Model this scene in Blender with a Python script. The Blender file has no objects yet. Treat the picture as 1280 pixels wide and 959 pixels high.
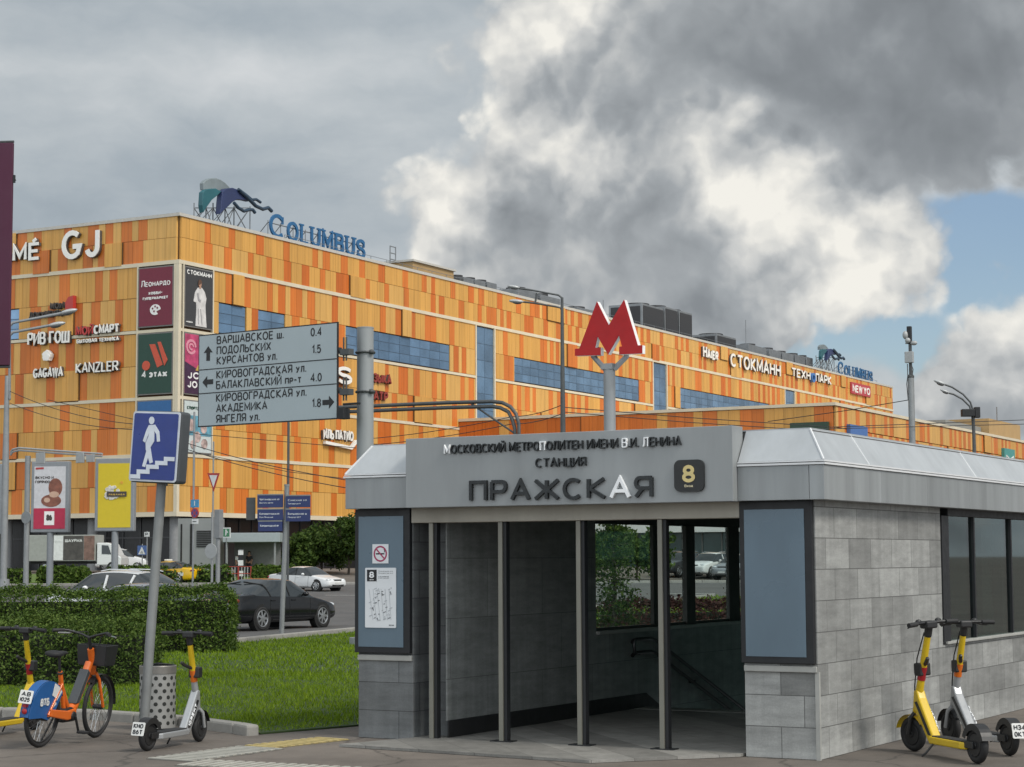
import bpy, bmesh, math, random
from math import sin, cos, pi, radians, hypot, sqrt, atan2
from mathutils import Vector, Matrix, noise
random.seed(7)
SC = bpy.context.scene
COL = SC.collection

# ------------------------------------------------------------------ camera
PW, PH = 1280.0, 959.0
FPX, PITCH, ROLL, YK, YM = 2433.765, .0898534840, -.00489802815, -.521742958, -.498855135
EYE = Vector((0, 0, 1.85))
_f = Vector((0, cos(PITCH), sin(PITCH))); _r = Vector((1, 0, 0)); _u = _r.cross(_f)
CR = _r*cos(ROLL) + _u*sin(ROLL); CU = -_r*sin(ROLL) + _u*cos(ROLL); CF = _f
cam = bpy.data.cameras.new('camera'); cam.sensor_width = 36; cam.lens = 36*FPX/PW
cam.clip_start = .1; cam.clip_end = 20000
camo = bpy.data.objects.new('camera', cam); COL.objects.link(camo)
mw = Matrix.Identity(4)
for i in range(3):
    mw[i][0] = CR[i]; mw[i][1] = CU[i]; mw[i][2] = -CF[i]; mw[i][3] = EYE[i]
camo.matrix_world = mw
SC.camera = camo

def ray(px, py):
    return CF + CR*((px-PW/2)/FPX) - CU*((py-PH/2)/FPX)
def at(px, py, Y):                       # where the photo's ray meets the distance Y
    d = ray(px, py); return EYE + d*(Y/d.y)
def gpt(px, py, z=0):
    d = ray(px, py); return EYE + d*((z-EYE.z)/d.z)

# ------------------------------------------------------------------ view, sun, sky
SC.view_settings.view_transform = 'Standard'; SC.view_settings.look = 'None'
SC.view_settings.exposure = 0.10; SC.view_settings.gamma = 1
SUN_AZ = Vector((.80, -.60)); SUN_EL = radians(48)
sd = Vector((SUN_AZ.x*cos(SUN_EL), SUN_AZ.y*cos(SUN_EL), sin(SUN_EL)))
sl = bpy.data.lights.new('sun', 'SUN'); sl.energy = 2.3; sl.angle = radians(16); sl.color = (1, .94, .85)
so = bpy.data.objects.new('sun', sl); COL.objects.link(so)
so.rotation_euler = sd.to_track_quat('Z', 'Y').to_euler()

world = bpy.data.worlds.new('World'); SC.world = world; world.use_nodes = True
NT = world.node_tree; NT.nodes.clear()
class G:
    """small node-graph writer"""
    def __init__(s, nt): s.nt = nt
    def n(s, t, **kw):
        nd = s.nt.nodes.new(t)
        for k, v in kw.items(): setattr(nd, k, v)
        return nd
    def link(s, a, b): s.nt.links.new(a, b)
    def put(s, sock, v):
        if hasattr(v, 'is_output'): s.link(v, sock)
        else: sock.default_value = v
    def m(s, op, a, b=0.0, c=None, clamp=False):
        nd = s.n('ShaderNodeMath', operation=op, use_clamp=clamp)
        s.put(nd.inputs[0], a); s.put(nd.inputs[1], b)
        if c is not None: s.put(nd.inputs[2], c)
        return nd.outputs[0]
    def vm(s, op, a, b=(0, 0, 0), out=0, scale=None):
        nd = s.n('ShaderNodeVectorMath', operation=op)
        s.put(nd.inputs[0], a); s.put(nd.inputs[1], b)
        if scale is not None: s.put(nd.inputs['Scale'], scale)
        return nd.outputs[out]
    def rng(s, v, a, b, c=0.0, d=1.0, smooth=True):
        nd = s.n('ShaderNodeMapRange', interpolation_type='SMOOTHSTEP' if smooth else 'LINEAR')
        s.put(nd.inputs[0], v)
        for i, x in enumerate((a, b, c, d)): s.put(nd.inputs[1+i], x)
        return nd.outputs[0]
    def noise(s, vec, scale, detail=4, rough=.5, out='Fac', dist=0.0, lac=2.0):
        nd = s.n('ShaderNodeTexNoise'); s.put(nd.inputs['Vector'], vec)
        nd.inputs['Scale'].default_value = scale; nd.inputs['Detail'].default_value = detail
        nd.inputs['Roughness'].default_value = rough; nd.inputs['Distortion'].default_value = dist
        nd.inputs['Lacunarity'].default_value = lac
        return nd.outputs[out]
    def mix(s, f, a, b, blend='MIX'):
        nd = s.n('ShaderNodeMix', data_type='RGBA', blend_type=blend)
        s.put(nd.inputs[0], f); s.put(nd.inputs[6], a); s.put(nd.inputs[7], b)
        return nd.outputs[2]
    def map(s, vec, scale=(1, 1, 1), rot=(0, 0, 0), loc=(0, 0, 0)):
        nd = s.n('ShaderNodeMapping'); s.put(nd.inputs['Vector'], vec)
        nd.inputs['Scale'].default_value = scale; nd.inputs['Rotation'].default_value = rot
        nd.inputs['Location'].default_value = loc
        return nd.outputs[0]
    def ramp(s, v, stops, interp='LINEAR'):
        nd = s.n('ShaderNodeValToRGB'); s.put(nd.inputs[0], v); cr = nd.color_ramp; cr.interpolation = interp
        while len(cr.elements) < len(stops): cr.elements.new(.5)
        for e, (p, c) in zip(cr.elements, stops):
            e.position = p; e.color = tuple(c) + (1,) if len(c) == 3 else c
        return nd.outputs[0]

g = G(NT)
# cumulus banks: centre directions (read off the photograph once) and angular radii
COVER = [(690, 60, 175, 1), (700, 230, 130, .9), (560, 285, 120, 1), (860, 90, 200, 1), (1040, 60, 210, 1), (1230, 50, 215, 1), (880, 270, 190, 1),
         (1040, 300, 140, .95), (1105, 335, 85, .75), (780, 350, 150, .9), (950, 390, 95, .5), (1275, 470, 120, .95), (1190, 505, 55, .4),
         (1060, 470, 90, .45), (1245, 335, 35, .35), (640, 400, 110, .6)]
BRIGHT = [(540, 245, 90, .75), (600, 130, 60, .55), (640, 60, 60, .45), (700, 15, 70, .5), (735, 200, 80, .45), (950, 200, 100, .60), (1010, 290, 120, .52),
          (900, 150, 60, .4), (1120, 320, 90, .55), (1060, 370, 70, .45), (560, 330, 70, .35), (1250, 430, 90, .40), (1120, 250, 60, .25), (680, 190, 55, .3),
          (1080, 60, 250, -.44), (1220, 150, 190, -.38), (850, 60, 100, -.18), (700, 320, 110, -.16), (840, 300, 100, -.20), (655, 250, 60, -.10),
          (960, 100, 110, -.25), (1270, 520, 80, -.2), (790, 140, 50, -.15), (880, 385, 120, -.15)]
geo = g.n('ShaderNodeTexCoord').outputs['Generated']
def blobs(vec, lst):
    acc = None
    for px, py, r, a in lst:
        c = ray(px, py).normalized()
        d = g.vm('DISTANCE', vec, tuple(c), out='Value')
        w = g.rng(d, 0.0, 1.25*r/FPX, a, 0.0)
        acc = w if acc is None else g.m('ADD', acc, w)
    return acc
wn = g.noise(geo, 9.0, 5, .55, out='Color')
warp = g.vm('SCALE', g.vm('SUBTRACT', wn, (.5, .5, .5)), scale=.034)
wn2 = g.noise(geo, 34.0, 5, .6, out='Color')
warp2 = g.vm('SCALE', g.vm('SUBTRACT', wn2, (.5, .5, .5)), scale=.012)
pos = g.vm('ADD', g.vm('ADD', geo, warp), warp2)
def puff(vec):
    """billowy detail: rounded cells at three sizes"""
    acc = None
    for sc_, a in ((13, .55), (30, .36), (66, .20), (140, .10)):
        v = g.n('ShaderNodeTexVoronoi', feature='F1'); g.put(v.inputs['Vector'], vec)
        v.inputs['Scale'].default_value = sc_
        t = g.m('MULTIPLY', g.m('SUBTRACT', .55, v.outputs['Distance']), a*1.5)
        acc = t if acc is None else g.m('ADD', acc, t)
    return acc
cov = blobs(pos, COVER)
# away from the part of the sky in view the banks go on as broken cloud
elsewhere = g.m('MULTIPLY', g.rng(g.vm('DISTANCE', geo, tuple(ray(700, 250).normalized()), out='Value'), .30, .6, 0, 1), g.rng(g.noise(geo, 2.6, 4, .5), .42, .60, 0, .9))
pf = puff(pos)
body = g.m('ADD', cov, elsewhere)
dens = g.m('ADD', body, g.m('MULTIPLY', g.m('ADD', pf, g.m('MULTIPLY', g.m('SUBTRACT', g.noise(pos, 18, 8, .55), .5), .85)), g.rng(body, .02, .3)))
alpha = g.rng(dens, .36, .70)
# relief: compare the billows with those a little further towards the sun
off = tuple(sd*.012 + Vector((-.006, 0, .006)))
pos_s = g.vm('ADD', pos, off)
dens_s = g.m('ADD', puff(pos_s), g.m('MULTIPLY', g.m('SUBTRACT', g.noise(pos_s, 18, 8, .55), .5), .85))
dens_0 = g.m('ADD', pf, g.m('MULTIPLY', g.m('SUBTRACT', g.noise(pos, 18, 8, .55), .5), .85))
relief = g.m('SUBTRACT', dens_0, dens_s)
bri = blobs(pos, BRIGHT)
lum = g.m('ADD', g.m('ADD', .545, g.m('MULTIPLY', bri, .58)), g.m('MULTIPLY', relief, g.rng(bri, -.35, .15, .28, .70)))
edge = g.rng(dens, .45, .95, .05, 0.0)
lum = g.m('ADD', lum, edge)
ccol = g.ramp(lum, [(0.0, (.180, .197, .213)), (.25, (.245, .266, .286)), (.48, (.36, .385, .405)), (.72, (.58, .59, .585)), (1.0, (.88, .86, .80))])
# the even grey layer behind
st = g.noise(g.map(pos, (1.0, 1.0, 2.6)), 7.0, 7, .52)
st2 = g.noise(g.map(pos, (1.0, 1.0, 3.4)), 2.6, 3, .5)
sv = g.m('ADD', g.m('MULTIPLY', st, .6), g.m('MULTIPLY', st2, .5))
scol = g.ramp(sv, [(.38, (.265, .315, .36)), (.50, (.37, .42, .46)), (.60, (.49, .53, .555)), (.72, (.66, .68, .69))])
gap = blobs(pos, [(1170, 320, 120, 1), (1170, 400, 100, 1), (1270, 300, 100, 1), (1000, 415, 90, .9), (1110, 400, 90, .9), (1120, 280, 30, .2), (900, 420, 50, .4)])
salpha = g.rng(g.m('ADD', sv, g.m('MULTIPLY', gap, -.55)), .18, .46, .04, .97)
sky = g.n('ShaderNodeTexSky', sky_type='NISHITA'); sky.sun_disc = False
sky.sun_elevation = SUN_EL; sky.sun_rotation = atan2(SUN_AZ.x, SUN_AZ.y)
sky.altitude = 150; sky.air_density = 1.0; sky.dust_density = 1.2; sky.ozone_density = 1.6
b_sky = g.n('ShaderNodeBackground'); g.link(sky.outputs[0], b_sky.inputs[0]); b_sky.inputs[1].default_value = .105
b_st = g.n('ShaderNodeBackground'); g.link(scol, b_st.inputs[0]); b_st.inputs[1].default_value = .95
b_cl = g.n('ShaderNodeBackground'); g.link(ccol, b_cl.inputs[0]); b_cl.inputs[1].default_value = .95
# the unseen half of the sky behind the viewer is brightened as fill light
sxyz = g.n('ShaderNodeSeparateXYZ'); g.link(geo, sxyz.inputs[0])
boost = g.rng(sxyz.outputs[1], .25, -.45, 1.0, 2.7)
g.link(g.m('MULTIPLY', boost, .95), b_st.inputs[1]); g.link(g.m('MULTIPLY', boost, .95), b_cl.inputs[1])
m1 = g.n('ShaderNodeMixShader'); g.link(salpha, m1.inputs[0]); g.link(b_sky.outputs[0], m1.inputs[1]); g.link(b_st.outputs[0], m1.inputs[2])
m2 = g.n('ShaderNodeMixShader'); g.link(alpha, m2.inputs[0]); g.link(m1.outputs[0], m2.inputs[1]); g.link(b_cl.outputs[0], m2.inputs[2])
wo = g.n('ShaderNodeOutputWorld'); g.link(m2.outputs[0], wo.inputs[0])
world.cycles.sampling_method = 'MANUAL'; world.cycles.sample_map_resolution = 512

# ------------------------------------------------------------------ materials
MATS = {}
def mat(name, col, rough=.6, metal=0.0, var=.12, scale=6.0, rvar=.1, bump=0.0, bscale=40.0, spec=.5, streak=None, island=0.0, coat=0.0, ribs=0.0):
    """plain surface with worn, uneven tone: base colour x noise, roughness noise, fine bump"""
    if name in MATS: return MATS[name]
    m = bpy.data.materials.new(name); m.use_nodes = True; nt = m.node_tree
    q = G(nt); b = nt.nodes['Principled BSDF']
    co = q.n('ShaderNodeTexCoord').outputs['Object']
    src = q.map(co, streak) if streak else co
    nz = q.noise(src, scale, 6, .6)
    k = q.rng(nz, .25, .75, 1-var, 1+var, smooth=False)
    if island:
        ri = q.n('ShaderNodeNewGeometry').outputs['Random Per Island']
        k = q.m('MULTIPLY', k, q.rng(ri, 0, 1, 1-island, 1+island, smooth=False))
    if ribs:
        sx = q.n('ShaderNodeSeparateXYZ'); q.link(co, sx.inputs[0])
        fr = q.m('FRACT', q.m('DIVIDE', q.m('ADD', sx.outputs[0], sx.outputs[1]), ribs))
        k = q.m('MULTIPLY', k, q.rng(fr, .04, .12, .80, 1.0, smooth=False))
        runs = q.noise(q.map(co, (2.6, 2.6, .10)), 1.0, 5, .65)
        k = q.m('MULTIPLY', k, q.rng(runs, .45, .78, 1.0, .78, smooth=False))
    c = q.vm('SCALE', tuple(col), scale=k)
    q.link(c, b.inputs['Base Color'])
    q.link(q.rng(q.noise(co, scale*1.7, 3, .5), .2, .8, max(.03, rough-rvar), min(1, rough+rvar), smooth=False), b.inputs['Roughness'])
    b.inputs['Metallic'].default_value = metal
    b.inputs['Specular IOR Level'].default_value = spec
    b.inputs['Coat Weight'].default_value = coat
    b.inputs['Coat Roughness'].default_value = .05
    if bump:
        bn = q.n('ShaderNodeBump'); bn.inputs['Strength'].default_value = bump; bn.inputs['Distance'].default_value = .01
        q.link(q.noise(co, bscale, 4, .6), bn.inputs['Height']); q.link(bn.outputs[0], b.inputs['Normal'])
    MATS[name] = m
    return m

def glass(name, tint, clear=.5, rough=.03, mirror=.045):
    """thin pane: part see-through, part mirror, by angle"""
    if name in MATS: return MATS[name]
    m = bpy.data.materials.new(name); m.use_nodes = True; nt = m.node_tree; nt.nodes.clear(); q = G(nt)
    tr = q.n('ShaderNodeBsdfTransparent'); tr.inputs[0].default_value = (*[t*clear for t in tint], 1)
    gl = q.n('ShaderNodeBsdfGlossy'); gl.inputs[0].default_value = (.9, .95, .95, 1); gl.inputs['Roughness'].default_value = rough
    ge = q.n('ShaderNodeNewGeometry')
    ca = q.m('ABSOLUTE', q.vm('DOT_PRODUCT', ge.outputs['Incoming'], ge.outputs['Normal'], out='Value'))
    f = q.m('ADD', q.m('MULTIPLY', q.m('POWER', q.m('SUBTRACT', 1.0, ca), 5.0), .9), mirror, clamp=True)
    mx = q.n('ShaderNodeMixShader'); q.link(f, mx.inputs[0]); q.link(tr.outputs[0], mx.inputs[1]); q.link(gl.outputs[0], mx.inputs[2])
    o = q.n('ShaderNodeOutputMaterial'); q.link(mx.outputs[0], o.inputs[0])
    MATS[name] = m
    return m

def facade_glass(name, col):
    """opaque curtain-wall glass with a grid of joints and uneven panes"""
    m = bpy.data.materials.new(name); m.use_nodes = True; nt = m.node_tree; q = G(nt); b = nt.nodes['Principled BSDF']
    ri = q.n('ShaderNodeNewGeometry').outputs['Random Per Island']
    co = q.n('ShaderNodeTexCoord').outputs['Object']
    k = q.m('MULTIPLY', q.rng(ri, 0, 1, .8, 1.2, smooth=False), q.rng(q.noise(co, .35, 4, .6), .3, .7, .75, 1.25, smooth=False))
    q.link(q.vm('SCALE', tuple(col), scale=k), b.inputs['Base Color'])
    b.inputs['Roughness'].default_value = .07; b.inputs['Specular IOR Level'].default_value = .7; b.inputs['Metallic'].default_value = .55
    bn = q.n('ShaderNodeBump'); bn.inputs['Strength'].default_value = .22
    q.link(q.noise(co, .45, 2, .5), bn.inputs['Height']); q.link(bn.outputs[0], b.inputs['Normal'])
    return m

def stone_mat(name, col, bw, bh, mortar=.004, var=.28, vertical=True):
    """stone slabs: each slab its own tone, thin dark joints, stains"""
    m = bpy.data.materials.new(name); m.use_nodes = True; nt = m.node_tree; q = G(nt); b = nt.nodes['Principled BSDF']
    co = q.n('ShaderNodeTexCoord').outputs['Object']
    sx = q.n('ShaderNodeSeparateXYZ'); q.link(co, sx.inputs[0])
    along = q.m('ADD', sx.outputs[0], sx.outputs[1])
    cb = q.n('ShaderNodeCombineXYZ'); q.link(along, cb.inputs[0]); q.link(sx.outputs[2], cb.inputs[1])
    br = q.n('ShaderNodeTexBrick'); q.link(cb.outputs[0], br.inputs['Vector'])
    br.offset = .37; br.inputs['Scale'].default_value = 1; br.inputs['Brick Width'].default_value = bw; br.inputs['Row Height'].default_value = bh
    br.inputs['Mortar Size'].default_value = mortar; br.inputs['Mortar Smooth'].default_value = .1
    br.inputs['Color1'].default_value = (1-var, 1-var, 1-var, 1); br.inputs['Color2'].default_value = (1+var, 1+var, 1+var, 1)
    br.inputs['Mortar'].default_value = (.35, .35, .35, 1)
    st = q.noise(q.map(co, (1.2, 1.2, 5)), 2.2, 8, .68)
    k = q.m('MULTIPLY', q.rng(st, .25, .75, .72, 1.3, smooth=False), q.rng(q.noise(q.map(co, (7, 7, .45)), 1.0, 5, .6), .3, .7, .86, 1.12, smooth=False))
    fine = q.rng(q.noise(co, 60, 4, .6), .3, .7, .9, 1.1, smooth=False)
    # pale washed-out patches just above the pavement
    lo = q.m('MULTIPLY', q.rng(q.m('ADD', sx.outputs[2], q.m('MULTIPLY', q.noise(q.map(co, (1, 1, .3)), 3.2, 4, .6), .30)), .14, .40, 1, 0), .32)
    c = q.vm('SCALE', q.vm('MULTIPLY', br.outputs[0], tuple(col)), scale=q.m('MULTIPLY', q.m('MULTIPLY', k, fine), q.m('ADD', 1.0, lo)))
    q.link(c, b.inputs['Base Color'])
    b.inputs['Roughness'].default_value = .7
    bn = q.n('ShaderNodeBump'); bn.inputs['Strength'].default_value = .35; bn.inputs['Distance'].default_value = .006
    q.link(q.m('ADD', q.m('MULTIPLY', br.outputs['Fac'], -1.0), q.m('MULTIPLY', q.noise(co, 90, 3, .6), .3)), bn.inputs['Height']); q.link(bn.outputs[0], b.inputs['Normal'])
    MATS[name] = m
    return m

def leaf_mat(name, cols, rough=.55):
    m = bpy.data.materials.new(name); m.use_nodes = True; nt = m.node_tree; q = G(nt); b = nt.nodes['Principled BSDF']
    ri = q.n('ShaderNodeNewGeometry').outputs['Random Per Island']
    co = q.n('ShaderNodeTexCoord').outputs['Object']
    v = q.m('ADD', q.m('MULTIPLY', ri, .55), q.m('MULTIPLY', q.noise(co, 1.6, 4, .6), .45))
    c = q.ramp(v, [(.15, cols[0]), (.5, cols[1]), (.82, cols[2])])
    q.link(c, b.inputs['Base Color']); b.inputs['Roughness'].default_value = rough
    b.inputs['Specular IOR Level'].default_value = .15
    tl = q.n('ShaderNodeBsdfTranslucent'); q.link(c, tl.inputs[0])
    mx = q.n('ShaderNodeMixShader'); mx.inputs[0].default_value = .3
    out = nt.nodes['Material Output']
    q.link(b.outputs[0], mx.inputs[1]); q.link(tl.outputs[0], mx.inputs[2]); q.link(mx.outputs[0], out.inputs[0])
    MATS[name] = m
    return m

# ------------------------------------------------------------------ mesh builder
class MB:
    def __init__(s): s.v = []; s.f = []; s.mi = []; s.cur = 0
    def add(s, vs, fs, M=None):
        o = len(s.v)
        if M is not None: vs = [M @ Vector(p) for p in vs]
        s.v += [tuple(p) for p in vs]; s.f += [tuple(i+o for i in f) for f in fs]; s.mi += [s.cur]*len(fs)
        return s
    def box(s, x0, x1, y0, y1, z0, z1, M=None):
        return s.add([(x0,y0,z0),(x1,y0,z0),(x1,y1,z0),(x0,y1,z0),(x0,y0,z1),(x1,y0,z1),(x1,y1,z1),(x0,y1,z1)],
                     [(0,3,2,1),(4,5,6,7),(0,1,5,4),(1,2,6,5),(2,3,7,6),(3,0,4,7)], M)
    def prism(s, poly, z0, z1, M=None):           # polygon in xy, extruded in z
        a = sum(poly[i][0]*poly[(i+1)%len(poly)][1]-poly[(i+1)%len(poly)][0]*poly[i][1] for i in range(len(poly)))
        if a < 0: poly = poly[::-1]
        n = len(poly)
        vs = [(x,y,z0) for x,y in poly]+[(x,y,z1) for x,y in poly]
        fs = [tuple(range(n-1,-1,-1)), tuple(range(n,2*n))]+[(i,(i+1)%n,n+(i+1)%n,n+i) for i in range(n)]
        return s.add(vs, fs, M)
    def plate(s, poly, y0, y1, M=None):           # polygon in xz, extruded in y (front at y0)
        F = Matrix(((1,0,0,0),(0,0,1,0),(0,1,0,0),(0,0,0,1)))
        a = sum(poly[i][0]*poly[(i+1)%len(poly)][1]-poly[(i+1)%len(poly)][0]*poly[i][1] for i in range(len(poly)))
        if a < 0: poly = poly[::-1]
        n = len(poly)
        vs = [(x,y0,z) for x,z in poly]+[(x,y1,z) for x,z in poly]
        fs = [tuple(range(n)), tuple(range(2*n-1,n-1,-1))]+[(i,n+i,n+(i+1)%n,(i+1)%n) for i in range(n)]
        return s.add(vs, fs, M)
    def quad(s, a, b, c, d): return s.add([a,b,c,d], [(0,1,2,3)])
    def cyl(s, p0, p1, r0, r1=None, n=12, cap=True):
        r1 = r0 if r1 is None else r1
        p0, p1 = Vector(p0), Vector(p1); d = (p1-p0).normalized()
        a = d.orthogonal().normalized(); b = d.cross(a)
        vs = [p0+(a*cos(t)+b*sin(t))*r0 for t in [2*pi*i/n for i in range(n)]]+[p1+(a*cos(t)+b*sin(t))*r1 for t in [2*pi*i/n for i in range(n)]]
        fs = [(i,(i+1)%n,n+(i+1)%n,n+i) for i in range(n)]
        if cap: fs += [tuple(range(n-1,-1,-1)), tuple(range(n,2*n))]
        return s.add(vs, fs)
    def tube(s, pts, r, n=8, cap=True):
        pts = [Vector(p) for p in pts]; rs = r if isinstance(r, (list, tuple)) else [r]*len(pts)
        vs = []; ref = None
        for i, p in enumerate(pts):
            d = ((pts[min(i+1,len(pts)-1)]-p).normalized()+(p-pts[max(i-1,0)]).normalized()).normalized()
            if ref is None: ref = d.orthogonal().normalized()
            a = (ref-d*ref.dot(d)).normalized(); ref = a; b = d.cross(a)
            vs += [p+(a*cos(t)+b*sin(t))*rs[i] for t in [2*pi*k/n for k in range(n)]]
        fs = []
        for i in range(len(pts)-1):
            fs += [(i*n+k, i*n+(k+1)%n, (i+1)*n+(k+1)%n, (i+1)*n+k) for k in range(n)]
        if cap: fs += [tuple(range(n-1,-1,-1)), tuple(range(len(vs)-n,len(vs)))]
        return s.add(vs, fs)
    def torus(s, c, axis, R, r, n=24, m=8, squash=1.0):
        c = Vector(c); ax = Vector(axis).normalized(); a = ax.orthogonal().normalized(); b = ax.cross(a); vs = []; fs = []
        for i in range(n):
            t = 2*pi*i/n; e = a*cos(t)+b*sin(t)
            for k in range(m):
                p = 2*pi*k/m; vs.append(c+e*(R+r*cos(p))+ax*(r*squash*sin(p)))
        for i in range(n):
            for k in range(m):
                fs.append((i*m+k, ((i+1)%n)*m+k, ((i+1)%n)*m+(k+1)%m, i*m+(k+1)%m))
        return s.add(vs, fs)
    def ball(s, c, rx, ry=None, rz=None, n=12, m=8, M=None):
        ry = rx if ry is None else ry; rz = rx if rz is None else rz
        vs = [(c[0],c[1],c[2]-rz)]; fs = []
        for j in range(1, m):
            t = pi*j/m
            vs += [(c[0]+rx*sin(t)*cos(2*pi*i/n), c[1]+ry*sin(t)*sin(2*pi*i/n), c[2]-rz*cos(t)) for i in range(n)]
        vs.append((c[0],c[1],c[2]+rz)); L = len(vs)-1
        for i in range(n): fs.append((0, 1+(i+1)%n, 1+i)); fs.append((L, L-n+i, L-n+(i+1)%n))
        for j in range(m-2):
            for i in range(n): fs.append((1+j*n+i, 1+j*n+(i+1)%n, 1+(j+1)*n+(i+1)%n, 1+(j+1)*n+i))
        return s.add(vs, fs, M)
    def build(s, name, mats, parent=None, smooth=None, bevel=0.0, M=None, recalc=False):
        me = bpy.data.meshes.new(name); me.from_pydata(s.v, [], s.f)
        for m in (mats if isinstance(mats, (list, tuple)) else [mats]): me.materials.append(m)
        if any(s.mi): me.polygons.foreach_set('material_index', s.mi)
        if recalc:
            bm = bmesh.new(); bm.from_mesh(me); bmesh.ops.recalc_face_normals(bm, faces=bm.faces); bm.to_mesh(me); bm.free()
        if M is not None: me.transform(M)
        me.update()
        o = bpy.data.objects.new(name, me); COL.objects.link(o)
        if smooth is not None:
            me.polygons.foreach_set('use_smooth', [True]*len(me.polygons))
            me.set_sharp_from_angle(angle=radians(smooth))
        if bevel:
            b = o.modifiers.new('bevel', 'BEVEL'); b.width = bevel; b.segments = 2; b.limit_method = 'ANGLE'; b.angle_limit = radians(50)
        if parent: o.parent = parent
        return o

def tag(o, label=None, cat=None, group=None, kind=None):
    if label: o['label'] = label
    if cat: o['category'] = cat
    if group: o['group'] = group
    if kind: o['kind'] = kind
    return o
def thing(name, label, cat, loc=(0,0,0), rz=0, group=None):
    o = bpy.data.objects.new(name, None); COL.objects.link(o); o.empty_display_size = .2
    o.location = loc; o.rotation_euler = (0, 0, rz)
    return tag(o, label, cat, group)
def copy_thing(o, label=None, loc=None, rz=None, parent=None):
    c = o.copy(); COL.objects.link(c)
    if parent: c.parent = parent
    if label: c['label'] = label
    if loc is not None: c.location = loc
    if rz is not None: c.rotation_euler[2] = rz
    for ch in [x for x in bpy.data.objects if x.parent == o]: copy_thing(ch, parent=c)
    return c

class Frame:                                     # a vertical-plane frame: u along, v into depth
    def __init__(s, o, yaw): s.o = Vector(o); s.yaw = yaw; s.u = Vector((cos(yaw), sin(yaw), 0)); s.v = Vector((-sin(yaw), cos(yaw), 0))
    def loc(s, p): d = p-s.o; return Vector((d.dot(s.u), d.dot(s.v), d.z))
    def w(s, a, b, c=0): return s.o+s.u*a+s.v*b+Vector((0,0,c))
    def onT(s, px, py, t=0): d = ray(px,py); k = (t-(EYE-s.o).dot(s.v))/d.dot(s.v); return s.loc(EYE+d*k)
    def onS(s, px, py, a=0): d = ray(px,py); k = (a-(EYE-s.o).dot(s.u))/d.dot(s.u); return s.loc(EYE+d*k)

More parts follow.
